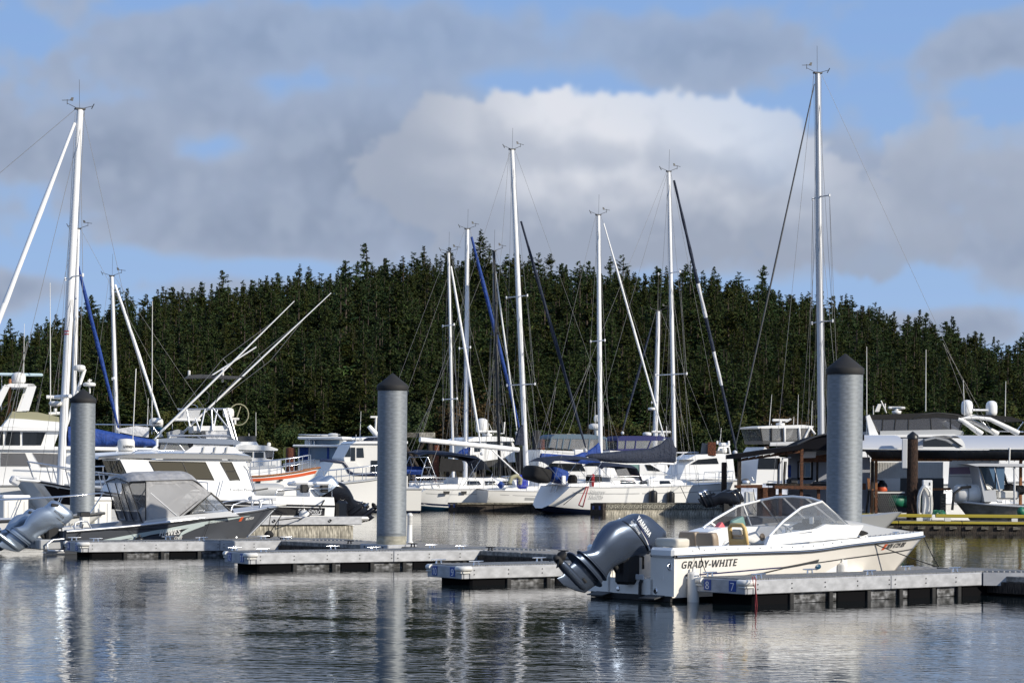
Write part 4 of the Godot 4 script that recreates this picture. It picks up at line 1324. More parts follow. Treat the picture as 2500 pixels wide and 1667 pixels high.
# outline helper: pixels of the photograph laid on the boat's own plane z = w
func hpx(b: Boat, called: String, m: String, px: Array, w: float, half: Callable, smooth := false) -> MeshInstance3D:
	return obj(called, MB.new().house(b.ql(px, w), half, smooth), m, b.n)
func build_hewes() -> void:
	var b := boat("aluminium_boat", "dark grey aluminium boat under a grey canvas camper top", "motorboat", moor(160, 1354, 29.5, 1.05), 29.5)
	b.L = 6.95
	b.B = 2.2
	b.sheer = [0.66, 0.72, 0.80, 0.90, 1.0, 1.12, 1.22, 1.33]
	b.ws = 0.96
	b.flare = 0.6
	b.boot = 0.02
	b.brake = 1.4
	b.full = 1.9
	hull(b, "gunmetal", "alu", "gunmetal", "")
	var n := b.n
	rub(b, "alu", 0.05)
	var dk := MB.new()
	for s in [1.0, -1.0]:
		var rows := []
		for t in b.ts(18):
			var p := b.hp(t, 1.0)
			rows.append([V(p.x, p.y + 0.02, s * p.z), V(p.x, p.y + 0.03, s * maxf(p.z - 0.2, 0)), V(p.x - 0.05, p.y - lerpf(0.4, 0.04, smoothstep(0.5, 0.62, t)), s * maxf(p.z - 0.22, 0))])
		dk.loft(rows, false, false, false)
	obj("gunwale", dk, "lightgrey", n)
	obj("cockpit_sole", MB.new().box(V(3.0, 0.35, 0), V(5.6, 0.04, 1.75)), "grey", n)
	var fd := MB.new()
	var fr := []
	for i in 8:
		var t := lerpf(0.66, 0.99, i / 7.0)
		var p := b.hp(t, 1.0)
		fr.append([V(p.x, p.y + 0.03, p.z), V(p.x, p.y + 0.10, 0), V(p.x, p.y + 0.03, -p.z)])
	fd.loft(fr, false, false, false)
	obj("foredeck", fd, "lightgrey", n)
	obj("stem_bar", MB.new().tube([b.hp(1, 1.0), b.hp(1, 0.66), b.hp(1, 0.33), b.hp(1, 0.02)], 0.035, 6), "alu", n)
	# painted swooshes
	band(b, "swoosh", "palegraphic", 0.12, 0.60, func(t): return lerpf(0.40, 0.80, pow((t - 0.12) / 0.48, 0.7)) - 0.02, func(t): return lerpf(0.46, 0.88, pow((t - 0.12) / 0.48, 0.6)) + 0.02 * sin((t - 0.12) * 6.5))
	band(b, "swoosh", "palegraphic", 0.60, 0.86, func(t): return lerpf(0.79, 0.87, (t - 0.6) / 0.26), func(t): return lerpf(0.88, 0.88, (t - 0.6) / 0.26))
	band(b, "swoosh", "palegraphic", 0.2, 0.36, func(t): return lerpf(0.36, 0.62, (t - 0.2) / 0.16), func(t): return lerpf(0.40, 0.70, (t - 0.2) / 0.16))
	band(b, "swoosh", "palegraphic", 0.50, 0.62, func(t): return lerpf(0.42, 0.76, pow((t - 0.5) / 0.12, 0.5)), func(t): return lerpf(0.44, 0.88, pow((t - 0.5) / 0.12, 0.35)))
	band(b, "pinstripe", "black", 0.12, 0.6, func(t): return lerpf(0.38, 0.77, pow((t - 0.12) / 0.48, 0.7)) - 0.035, func(t): return lerpf(0.39, 0.78, pow((t - 0.12) / 0.48, 0.7)) - 0.02)
	letter(b, "boat_lettering", "HEWES", 0.455, 0.66, 0.165, "white", 1.0, 0.66, 0.2)
	letter(b, "small_lettering", "Craft", 0.50, 0.47, 0.10, "white", 1.0, 0.25, 0.25, "Droid Serif")
	letter(b, "registration", "WN 2102 W", 0.87, 0.80, 0.08, "white", 1.0, 0.34)
	letter(b, "model_lettering", "200 Sportsman", 0.69, 0.83, 0.06, "grey", 1.0, 0.75, 0.15, "Droid Serif", false)
	band(b, "decal", "orange", 0.808, 0.824, fixed(0.76), fixed(0.87), 0.01, 3)
	obj("drain", MB.new().lathe([Vector2(0.06, 0), Vector2(0.05, 0.02), Vector2(0.001, 0.02)], 14, Transform3D(Basis(V(1, 0, 0), V(0, 0, 1), V(0, 1, 0)), b.hp(0.87, 0.33, 1.0, 0.0))), "alu", n)
	# canvas top: roof, quarters, clear side and aft curtains
	var ya := 2.10
	var roof := MB.new()
	var rr := []
	for e in [[1.86, 0.88, 2.02, 0.0], [1.95, 0.93, 2.08, 0.17], [2.35, 0.95, 2.10, 0.24], [3.1, 0.95, 2.12, 0.26], [3.85, 0.95, 2.14, 0.24], [4.0, 0.95, 2.08, 0.22], [4.42, 0.92, 1.72, 0.12]]:
		var row := []
		for k in 9:
			var w := -1.0 + k / 4.0
			row.append(V(e[0], e[2] + e[3] * (1.0 - pow(absf(w), 2.6)) + 0.01 * sin(k * 2.3 + e[0] * 5.0) * (1.0 - absf(w)), w * e[1]))
		rr.append(row)
	roof.loft(rr, false, false, false)
	obj("canvas_roof", roof, "greycloth", n)
	var gc := mat("greyvinyl", lin(0.46, 0.46, 0.47, 0.55), 0.2)
	gc.transparency = BaseMaterial3D.TRANSPARENCY_ALPHA
	for s in [1.0, -1.0]:
		var zl := lean(0.9, 1.0, 2.1, 0.95)
		obj("side_curtain", MB.new().sheet(PackedVector2Array([Vector2(2.38, 0.92), Vector2(2.4, 2.08), Vector2(3.84, 2.12), Vector2(4.40, 1.73), Vector2(3.42, 0.98)]), func(y): return s * zl.call(y), 0.004), "greyvinyl", n)
		obj("canvas_border", MB.new().sheet(PackedVector2Array([Vector2(2.39, 2.1), Vector2(2.40, 0.92), Vector2(2.5, 0.93), Vector2(2.5, 1.9), Vector2(2.7, 2.0), Vector2(3.75, 2.03), Vector2(4.1, 1.82), Vector2(3.3, 1.06), Vector2(2.5, 1.02), Vector2(2.5, 0.93), Vector2(3.42, 0.985), Vector2(4.41, 1.74), Vector2(3.85, 2.13)]), func(y): return s * (zl.call(y) + 0.006), 0.004), "greycloth", n)
		var zp := MB.new()
		zp.tube([V(2.39, 2.09, s * 0.965), V(3.84, 2.13, s * 0.965), V(4.42, 1.73, s * 0.945)], 0.014, 5)
		zp.tube([V(2.39, 0.9, s * 1.01), V(2.4, 2.1, s * 0.96)], 0.018, 5)
		zp.tube([V(4.42, 1.72, s * 0.95), V(3.44, 1.0, s * 1.01), V(3.40, 1.06, s * 1.01), V(4.34, 1.77, s * 0.955)], 0.013, 5)
		obj("zip", zp, "black", n)
		var ty := MB.new()
		ty.tube([V(2.55, 1.75, s * 0.96), V(3.35, 1.08, s * 1.0)], 0.018, 5).tube([V(2.9, 1.5, s * 0.95), V(3.2, 1.95, s * 0.94)], 0.015, 5)
		obj("inner_strut", ty, "lightgrey", n)
	# aft curtains lean from the roof edge to the gunwale
	var ac := MB.new()
	var arow := []
	for j in 7:
		var u := j / 6.0
		var row := []
		for k in 13:
			var w := -1.0 + k / 6.0
			row.append(V(lerpf(2.30, 1.9, u) + 0.025 * sin(k * 2.7 + j) * sin(u * PI), lerpf(0.92, 2.05 + 0.13 * (1.0 - w * w), u), w * lerpf(0.98, 0.92, u)))
		arow.append(row)
	ac.loft(arow, false, false, false)
	obj("aft_curtain", ac, "vinyl", n)
	var az := MB.new()
	for w in [-0.98, -0.28, 0.3, 0.98]: az.tube([V(2.28, 0.92, w * 0.98), V(2.08, 1.5, w * 0.95), V(1.88, 2.05 + 0.12 * (1 - w * w), w * 0.92)], 0.016, 5)
	az.tube([V(1.87, 2.05, -0.92), V(1.86, 2.17, 0), V(1.87, 2.05, 0.92)], 0.018, 5)
	obj("zip", az, "black", n)
	obj("lower_curtain", MB.new().slab(V(2.31, 0.9, 0.99), V(2.31, 0.9, -0.99), V(2.2, 1.2, -0.97), V(2.2, 1.2, 0.97), 0.01), mat("slate", lin(0.08, 0.085, 0.10), 0.8), n)
	obj("cabin_contents", MB.new().box(V(3.0, 0.85, 0.45), V(0.5, 0.9, 0.5), Basis(), 0.1).box(V(3.0, 0.85, -0.45), V(0.5, 0.9, 0.5), Basis(), 0.1), "lightgrey", n)
	# windscreen
	var zf := lean(1.1, 0.98, 1.75, 0.9)
	var sp := [Vector2(3.76, 1.14), Vector2(4.42, 1.74), Vector2(4.62, 1.62), Vector2(5.0, 1.23), Vector2(4.95, 1.17)]
	var wf := MB.new()
	for s in [1.0, -1.0]:
		var lp := []
		for p in sp: lp.append(V(p.x, p.y, s * zf.call(p.y)))
		lp.append(lp[0])
		wf.tube(lp, 0.022, 6)
		obj("side_pane", MB.new().sheet(PackedVector2Array(sp), func(y): return s * zf.call(y), 0.005), "pane", n)
		obj("coaming", MB.new().sheet(PackedVector2Array([Vector2(2.3, 0.85), Vector2(5.3, 1.08), Vector2(5.05, 1.22), Vector2(3.76, 1.12), Vector2(2.35, 0.95)]), func(_y): return s * 1.0, 0.03), "alu", n)
		obj("tail_light", MB.new().lathe([Vector2(0.05, 0), Vector2(0.03, 0.04), Vector2(0.001, 0.05)], 10, Transform3D(Basis(V(1, 0, 0), V(0, 0, 1), V(0, 1, 0)), V(5.08, 1.2, s * 0.99))), "black", n)
	obj("windscreen_frame", wf, "black", n)
	for e in [[0.9, 0.08], [-0.08, -0.9]]:
		obj("front_pane", MB.new().slab(V(4.44, 1.74, e[0]), V(4.44, 1.74, e[1]), V(5.02, 1.23, e[1] * 1.08), V(5.02, 1.23, e[0] * 1.08), 0.006), "pane", n)
	pipe(b, "windscreen_bar", "black", [[V(4.44, 1.75, 0.92), V(4.44, 1.77, 0), V(4.44, 1.75, -0.92)], [V(4.44, 1.75, 0), V(5.03, 1.23, 0)], [V(4.44, 1.75, 0.92), V(5.06, 1.2, 0.98)], [V(4.44, 1.75, -0.92), V(5.06, 1.2, -0.98)]], 0.025)
	obj("helm_chair", MB.new().box(V(3.9, 1.05, 0.5), V(0.12, 0.6, 0.42), Basis(V(0, 0, 1), 0.1), 0.05).box(V(4.1, 0.8, 0.5), V(0.4, 0.12, 0.42), Basis(), 0.05), "black", n)
	var bl := MB.new()
	for s in [1.0, -1.0]:
		var p := []
		for e in [[0.74, 0.03], [0.755, 0.24], [0.80, 0.30], [0.87, 0.30], [0.90, 0.24], [0.90, 0.03]]: p.append(b.hp(e[0], 1.0, s, -0.1) + V(0, e[1], 0))
		bl.tube(p, 0.022, 6)
		p = []
		for e in [[0.90, 0.03], [0.91, 0.22], [0.94, 0.27], [0.97, 0.24], [0.975, 0.03]]: p.append(b.hp(e[0], 1.0, s, -0.06) + V(0, e[1], 0))
		bl.tube(p, 0.02, 6)
		p = []
		for e in [[0.22, 0.02], [0.225, 0.17], [0.25, 0.22], [0.29, 0.21], [0.31, 0.02]]: p.append(V(e[0] * 5.5 - 0.9, 0.72 + e[1], s * 0.85))
		bl.tube(p, 0.025, 6)
	obj("grab_rails", bl, "alu", n)
	obj("anchor_roller", MB.new().box(b.hp(1, 1.0) + V(0.0, 0.04, 0), V(0.55, 0.06, 0.2), Basis(V(0, 0, 1), 0.1), 0.02), "offwhite", n)
	obj("motor_bracket", MB.new().box(V(-0.35, 0.28, 0), V(0.7, 0.28, 1.7), Basis(), 0.03), "grey", n)
	obj("swim_ladder", MB.new().tube([V(-0.05, 0.1, 0.95), V(-0.5, 0.12, 0.95), V(-0.52, 0.3, 0.95), V(-0.35, 0.42, 0.95), V(0.0, 0.44, 0.95)], 0.03, 6).box(V(-0.3, 0.06, 0.85), V(0.55, 0.03, 0.3)), "alu", n)
	obj("white_box", MB.new().box(V(0.75, 0.92, 0.45), V(0.24, 0.36, 0.24), Basis(), 0.02), "offwhite", n)
	obj("black_box", MB.new().box(V(0.72, 1.13, 0.45), V(0.3, 0.14, 0.3), Basis(), 0.02), "black", n)
	# the two silver motors
	var m1 := outboard(b, b.q3(134, 1218, 0.35) * V(1, 1, 1) + V(0.10, -0.12, 0), 37.0, 0.88, "motorsilver", "motorsilver", "HONDA", "black", 1)
	text("number_lettering", "90", 0.12, Transform3D(Basis(V(0, 0, -1), V(1, 0, 0), V(0, 1, 0)).rotated(V(0, 0, 1), -0.02), V(0.28, -0.02, 0.1)), "black", m1, 0.03)
	outboard(b, b.q3(84, 1243, -0.75) + V(0.0, -0.05, 0), 38.0, 0.74, "motorsilver", "motorsilver", "HONDA", "black", 1)
	var wx := func(v: Vector3) -> Vector3: return b.n.transform * v
	fender(wx.call(b.hp(0.31, 0.30, 1.0, 0.2)), 0.13, 0.5, "black fender hanging under the lettering of the grey aluminium boat", "black", wx.call(b.hp(0.24, 1.05, 1.0, 0.0)))
	fender(wx.call(b.hp(0.64, 0.15, 1.0, 0.16)), 0.10, 0.42, "black fender hanging forward on the grey aluminium boat, below its windscreen", "black", wx.call(b.hp(0.64, 1.0, 1.0, 0.02)))
	line("curving black rope from the grey boat's bow to its finger", [wx.call(b.hp(0.93, 1.02, 1.0)), P(690, 1252, 71.0), P(655, 1306, 71.2)], 0.014)
	line("thin straight black rope rising from the heaped rope to the grey boat's bow rail", [P(660, 1256, 71.2), P(653, 1306, 71.2)], 0.012)
	line("pair of black ropes from the stern of the grey aluminium boat to finger 14", [wx.call(V(0.55, 0.85, 0.9)), P(183, 1324, 67.3)], 0.016, "rope", 0.1)
	tag(obj("rope_coil", MB.new().lathe([Vector2(0.05, 0), Vector2(0.16, 0.02), Vector2(0.19, 0.07), Vector2(0.12, 0.13), Vector2(0.03, 0.14)], 14, Transform3D(Basis().scaled(V(1, 1, 0.8)), P(172, 1326, 67.2))), "rope"), "heap of black rope on the end cleat of finger 14", "rope")
	tag(obj("rope_coil", MB.new().lathe([Vector2(0.03, 0), Vector2(0.12, 0.03), Vector2(0.15, 0.10), Vector2(0.08, 0.2), Vector2(0.02, 0.22)], 12, Transform3D(Basis(), P(656, 1313, 71.1))), "rope"), "heap of black rope on the cleat below the grey boat's bow", "rope")
	line("slack black rope along the side of the grey aluminium boat", [wx.call(b.hp(0.2, 0.95, 1.0, 0.05)), wx.call(b.hp(0.42, 0.8, 1.0, 0.05)), wx.call(b.hp(0.68, 1.0, 1.0, 0.05))], 0.009)
	# the small white boat left of it
	var d := boat("skiff", "small white skiff with a tubular rail, behind the silver outboards", "skiff", P(-215, 1300, 74.0) * V(1, 0, 1), 14.0)
	d.L = 5.9
	d.B = 1.9
	d.sheer = [0.78, 0.78, 0.80, 0.85, 0.93, 1.05]
	d.ws = 0.9
	d.brake = 1.3
	hull(d, "white", "darkgrey", "white", "offwhite")
	rub(d, "darkgrey", 0.045, 0.97)
	letter(d, "registration", "WN 1143 SN", 0.86, 0.66, 0.15, "darkgrey", 1.0, 0.95, 0.2, "Droid Sans", false)
	band(d, "decal", "red", 0.95, 0.965, fixed(0.45), fixed(0.75), 0.01, 3)
	var rl := MB.new()
	for s in [1.0, -1.0]:
		var p := []
		for i in 9:
			var t := lerpf(0.15, 0.97, i / 8.0)
			p.append(d.hp(t, 1.0, s, -0.05) + V(-0.35 * (1 - t) + 0.1, 0.62 if i > 0 else 0.05, 0))
			if i % 2 == 0: rl.tube([d.hp(t, 1.0, s, -0.05) + V(-0.3, 0, 0), p[-1]], 0.016, 5)
		p.append(d.hp(0.99, 1.0, s, -0.02) + V(0.0, 0.6, 0))
		rl.tube(p, 0.02, 6)
	obj("rail", rl, "chrome", d.n)
	obj("black_cover", MB.new().box(V(1.0, 1.05, 0.3), V(0.9, 1.7, 0.8), Basis(), 0.3), "blackcloth", d.n)
	for e in [[26, 1213, 85.8, "white dock box on the walkway at the left edge, behind the skiff's rail"], [228, 1213, 82.6, "white dock box beside the far steel piling"]]:
		var c := P(e[0], 1290, e[2])
		var t := thing("dock_box", e[3], "dock box", V(c.x, 0.4, c.z), deg_to_rad(WALK_ANGLE - 90), "white dock boxes")
		obj("body", MB.new().box(V(0, 0.45, 0), V(1.0, 0.9, 0.7), Basis(), 0.03), "offwhite", t)
		obj("lid", MB.new().box(V(0, 0.96, 0), V(1.12, 0.14, 0.8), Basis(), 0.04), "white", t)
		for s in [-0.32, 0.0, 0.32]: obj("rib", MB.new().box(V(s, 0.45, 0.356), V(0.03, 0.7, 0.02)), "lightgrey", t)
func build_seasport() -> void:
	var b := boat("cabin_cruiser", "white cabin cruiser with a black hull band and tan windows, behind the grey boat", "cabin cruiser", moor(817, 1304, 27.0, -1.45, -1.0), 27.0, -1.0)
	b.L = 11.2
	b.B = 2.95
	b.sheer = [1.05, 1.08, 1.12, 1.18, 1.28, 1.45, 1.65, 1.92]
	b.ws = 0.96
	b.flare = 0.6
	b.boot = 0.05
	b.brake = 1.6
	b.full = 1.9
	hull(b, "white", "black", "white", "white")
	var n := b.n
	rub(b, "blackgloss", 0.035)
	band(b, "black_band", "blackgloss", 0.035, 0.97, func(t): return lerpf(0.66, 0.60, t), func(t): return lerpf(0.93, 0.95, t), 0.006)
	letter(b, "boat_lettering", "Sea Sport", 0.088, 0.81, 0.17, "lightgrey", -1.0, 0.95, 0.2, "Droid Serif")
	letter(b, "swash", "~", 0.088, 0.70, 0.3, "lightgrey", -1.0, 0.9)
	# bulwark of the aft deck, cut square at the stern
	var bw := MB.new()
	bw.house(PackedVector2Array([Vector2(0.0, 1.05), Vector2(3.3, 1.1), Vector2(3.3, 1.45), Vector2(0.05, 1.38)]), con(0.06))
	var o1 := obj("bulwark", bw, "white", n)
	o1.position.z = -1.38
	var o2: MeshInstance3D = o1.duplicate()
	n.add_child(o2, true)
	o2.position.z = 1.38
	obj("stern_bulkhead", MB.new().box(V(0.05, 1.2, 0), V(0.08, 0.36, 2.7), Basis(), 0.02), "white", n)
	obj("fish_box", MB.new().box(V(0.35, 1.55, 0.3), V(0.55, 0.5, 1.3), Basis(), 0.06).box(V(0.6, 1.86, 0.3), V(0.75, 0.16, 1.5), Basis(), 0.07), "white", n)
	obj("downrigger", MB.new().box(V(0.35, 1.7, -1.2), V(0.3, 0.3, 0.2), Basis(), 0.04).box(V(1.15, 1.7, -1.2), V(0.3, 0.3, 0.2), Basis(), 0.04).tube([V(0.4, 1.75, -1.2), V(2.2, 1.62, -1.25)], 0.03, 6).tube([V(2.6, 1.7, -1.2), V(3.2, 1.62, -1.3)], 0.03, 6), "black", n)
	obj("downrigger_cover", MB.new().box(V(0.45, 1.9, -1.15), V(0.6, 0.13, 0.4), Basis(), 0.06).box(V(1.3, 1.92, -1.15), V(0.6, 0.13, 0.4), Basis(), 0.06), "white", n)
	obj("dinghy_roll", MB.new().lathe([Vector2(0.02, -0.8), Vector2(0.2, -0.72), Vector2(0.26, -0.5), Vector2(0.26, 0.5), Vector2(0.2, 0.75), Vector2(0.02, 0.8)], 14, Transform3D(Basis(V(0, 1, 0), V(-1, 0, 0), V(0, 0, 1)), V(2.2, 1.62, 0.2))), "grey", n)
	pipe(b, "aft_rail", "chrome", [[V(0.1, 1.4, -1.4), V(0.12, 1.7, -1.4), V(1.0, 1.7, -1.4), V(1.05, 1.4, -1.4)], [V(1.5, 1.42, -1.4), V(1.55, 1.66, -1.4), V(2.3, 1.66, -1.4), V(2.4, 1.42, -1.4)], [V(0.1, 1.4, 1.4), V(0.12, 1.7, 1.4), V(2.0, 1.7, 1.4)]], 0.022)
	# cabin
	var wz := lean(1.3, 1.28, 2.75, 1.08)
	obj("cabin", MB.new().house(PackedVector2Array([Vector2(3.05, 1.2), Vector2(8.3, 1.5), Vector2(7.95, 2.1), Vector2(8.25, 2.74), Vector2(3.45, 2.74)]), wz), "white", n)
	var fw := MB.new()
	var fro := []
	for e in [[3.3, 1.15, 2.74], [3.25, 1.22, 2.80], [3.3, 1.24, 2.90], [4.0, 1.25, 2.95], [6.5, 1.25, 2.97], [7.8, 1.15, 2.93], [8.7, 0.95, 2.86], [8.95, 0.75, 2.82]]:
		var row := []
		for k in 9:
			var w := -1.0 + k / 4.0
			row.append(V(e[0] + 0.25 * (1 - w * w) * (1.0 if e[0] > 8 else 0.0), e[2] + 0.1 * (1 - w * w), w * e[1]))
		fro.append(row)
	fw.loft(fro, false, false, false)
	var low := []
	for r in fro: low.append(r.map(func(p): return V(p.x, minf(p.y - 0.1, 2.78), p.z)))
	fw.loft(low, false, false, false)
	for side in [0, 8]:
		var e2 := []
		for i in fro.size(): e2.append([fro[i][side], low[i][side]])
		fw.loft(e2, false, false, false)
	fw.loft([fro[-1], low[-1]], false, false, false)
	fw.loft([fro[0], low[0]], false, false, false)
	obj("cabin_roof", fw, "white", n)
	both(b, "saloon_window", "tanglass", PackedVector2Array([Vector2(7.15, 2.66), Vector2(5.02, 2.64), Vector2(4.72, 2.02), Vector2(6.85, 2.10)]), wz, 0.012)
	both(b, "door_window", "tanglass", PackedVector2Array([Vector2(4.42, 2.64), Vector2(4.02, 2.64), Vector2(3.72, 2.02), Vector2(4.08, 2.02)]), wz, 0.012)
	for s in [1.0, -1.0]:
		var fz := func(x: float, y: float) -> Vector3: return V(x, y, s * (wz.call(y) + 0.012))
		var g := MB.new()
		g.frame([fz.call(7.17, 2.67), fz.call(5.01, 2.65), fz.call(4.70, 2.01), fz.call(6.85, 2.09)], 0.018, 5)
		g.frame([fz.call(4.44, 2.66), fz.call(4.0, 2.66), fz.call(3.70, 2.0), fz.call(4.08, 2.0)], 0.018, 5)
		g.tube([fz.call(5.9, 2.65), fz.call(5.65, 2.05)], 0.022, 5).tube([fz.call(4.25, 2.33), fz.call(3.9, 2.33)], 0.018, 5)
		obj("window_trim", g, "black", n)
	for e in [[-1.0, -0.42], [-0.36, 0.36], [0.42, 1.0]]:
		obj("windscreen_pane", MB.new().slab(V(8.255, 2.68, e[0] * 1.02), V(8.255, 2.68, e[1] * 1.02), V(8.0, 2.16, e[1] * 1.12), V(8.0, 2.16, e[0] * 1.12), -0.02), "tanglass", n)
	pipe(b, "wiper", "black", [[V(8.29, 2.68, -0.72), V(8.12, 2.25, -0.5)], [V(8.29, 2.68, 0.0), V(8.12, 2.25, 0.2)]], 0.018)
	text("name_lettering", "Lucky Dove", 0.15, Transform3D(Basis(V(-1, 0, 0), V(0, 1, -0.14), V(0, -0.14, -1)), V(3.62, 1.62, -wz.call(1.62) - 0.006)), "grey", n, 0.002, false, "Droid Serif", 0.95)
	var rk := MB.new()
	rk.slab(V(3.6, 2.98, -1.2), V(5.9, 2.99, -1.2), V(5.5, 3.24, -1.1), V(3.9, 3.24, -1.1), 0.02)
	obj("roof_box", rk, "lightgrey", n)
	var rh := MB.new()
	for x in [4.2, 4.65, 5.1]: rh.tube([V(x, 3.22, -1.18), V(x + 0.08, 3.0, -1.24), V(x + 0.16, 3.0, -1.24)], 0.03, 5)
	obj("rod_holder", rh, "grey", n)
	pipe(b, "roof_rail", "chrome", [[V(3.5, 2.97, -1.15), V(3.6, 3.05, -1.15), V(7.6, 3.08, -1.12), V(7.8, 2.97, -1.1)], [V(3.5, 2.97, 1.15), V(3.6, 3.05, 1.15), V(7.6, 3.08, 1.12), V(7.8, 2.97, 1.1)]], 0.018)
	var rd := MB.new()
	rd.lathe([Vector2(0.12, -0.14), Vector2(0.26, -0.12), Vector2(0.31, 0.0), Vector2(0.31, 0.22), Vector2(0.27, 0.30), Vector2(0.02, 0.33)], 20, Transform3D(Basis(), V(7.68, 3.17, 0)))
	obj("radar_dome", rd, "offwhite", n)
	text("radar_lettering", "GARMIN", 0.09, Transform3D(Basis(b.ax.cross(V(0, 1, 0)) * 0 + V(-1, 0, 0), V(0, 1, 0), V(0, 0, -1)), V(7.7, 3.2, -0.315)), "black", n, 0.004, true, "Droid Sans", 0.4)
	pipe(b, "radar_stand", "white", [[V(7.6, 2.98, 0.1), V(7.65, 3.1, 0.05)], [V(7.15, 2.98, 0), V(6.75, 3.05, 0), V(6.5, 3.25, 0), V(6.5, 3.5, 0)]], 0.05, 8)
	pipe(b, "whip_antenna", "offwhite", [[V(7.35, 3.0, 0.3), b.q3(331, 900, 0.3)]], 0.018)
	var pl := MB.new()
	for s in [1.0, -1.0]:
		var top := []
		for i in 9:
			var t := lerpf(0.45, 0.99, i / 8.0)
			top.append(b.hp(t, 1.0, s, -0.05) + V(0.25 * i / 8.0, 0.72, 0))
			pl.tube([b.hp(t, 1.0, s, -0.05), top[-1]], 0.02, 5)
		pl.tube(top, 0.024, 5)
	pl.tube([b.hp(0.99, 1.0, 1.0, -0.05) + V(0.25, 0.72, 0), b.hp(0.99, 1.0, -1.0, -0.05) + V(0.25, 0.72, 0)], 0.024, 5)
	obj("bow_rail", pl, "chrome", n)
	obj("anchor_pulpit", MB.new().box(b.hp(1, 1.0) + V(0.15, 0.03, 0), V(0.9, 0.09, 0.4), Basis(V(0, 0, 1), 0.08), 0.04), "white", n)
	obj("anchor", MB.new().tube([b.hp(1, 1.0) + V(-0.2, 0.12, 0), b.hp(1, 1.0) + V(0.55, 0.16, 0)], 0.04, 6).box(b.hp(1, 1.0) + V(0.6, 0.02, 0), V(0.35, 0.3, 0.3), Basis(V(0, 0, 1), 0.5), 0.06), "lightgrey", n)
	pipe(b, "grab_rail", "chrome", [[V(3.1, 1.5, -1.3), V(3.35, 2.4, -1.2), V(3.5, 2.55, -1.16)], [V(4.6, 1.4, -1.38), V(4.4, 2.0, -1.3)]], 0.018)
	obj("hull_vent", MB.new().box(V(2.6, 1.32, -1.445), V(0.5, 0.12, 0.02), Basis(), 0.009), "lightgrey", n)
	for e in [[0.45, -0.45, 0.95], [-0.5, 0.4, 0.95]]:
		outboard(b, V(e[0] * 0 - 0.05, 2.12, e[1] + 0.1), 33.0, 1.05, "motorsilver", "blackgloss", "SUZUKI", "white", 2)
	obj("swim_step", MB.new().box(V(-0.55, 0.32, 0.2), V(0.9, 0.1, 2.4), Basis(), 0.03).box(V(-0.9, 0.2, 0.2), V(0.1, 0.3, 2.3)), "white", n)
	obj("motor_shroud", MB.new().box(V(-0.55, 0.8, 0.0), V(0.5, 0.9, 1.8), Basis(), 0.1), "blackgloss", n)
	var wx := func(v: Vector3) -> Vector3: return b.n.transform * v
	fender(wx.call(b.hp(0.115, 0.55, -1.0, 0.2)), 0.19, 0.62, "fat white fender beside the lettering of the white cabin cruiser", "offwhite", wx.call(b.hp(0.115, 1.3, -1.0, 0.0)))
	line("black rope drooping along the white cabin cruiser's hull", [wx.call(b.hp(0.36, 0.62, -1.0, 0.05)), P(724, 1264, 86.6), wx.call(b.hp(0.08, 0.78, -1.0, 0.1))], 0.02, "rope", 0.12)
	line("black rope from the white cabin cruiser's stern cleat down to its dock", [wx.call(b.hp(0.04, 1.2, -1.0, 0.02)), P(776, 1246, 86.9)], 0.03, "rope")
	# the dock it lies on
	var t := thing("dock_finger", "stained concrete finger with a grey side board, beside the white cabin cruiser", "dock", V(0, 0, 0), 0.0)
	t.transform = Transform3D(Basis(b.ax, Vector3.UP, b.az), b.o + b.az * (-2.95))
	for k in 4: obj("float", MB.new().box(V(1.4 + k * 3.0, 0.12, 0.4), V(2.98, 0.5, 0.9), Basis(), 0.03), "stained", t)
	for k in 3: obj("side_board", MB.new().box(V(1.6 + k * 4.0, 0.55, -0.1), V(3.98, 0.3, 0.1), Basis(), 0.015).box(V(1.6 + k * 4.0, 0.45, 0.5), V(3.98, 0.12, 1.1)), "plate", t)
	for k in 4: obj("tie_ring", MB.new().tube([V(0.9 + k * 2.2, 0.6, -0.16), V(0.84 + k * 2.2, 0.55, -0.18), V(0.9 + k * 2.2, 0.5, -0.18), V(0.96 + k * 2.2, 0.55, -0.16)], 0.025, 5), "black", t)
	obj("end_bumper", MB.new().box(V(-0.45, 0.62, 0.1), V(0.5, 0.14, 0.5), Basis(), 0.06), "offwhite", t)
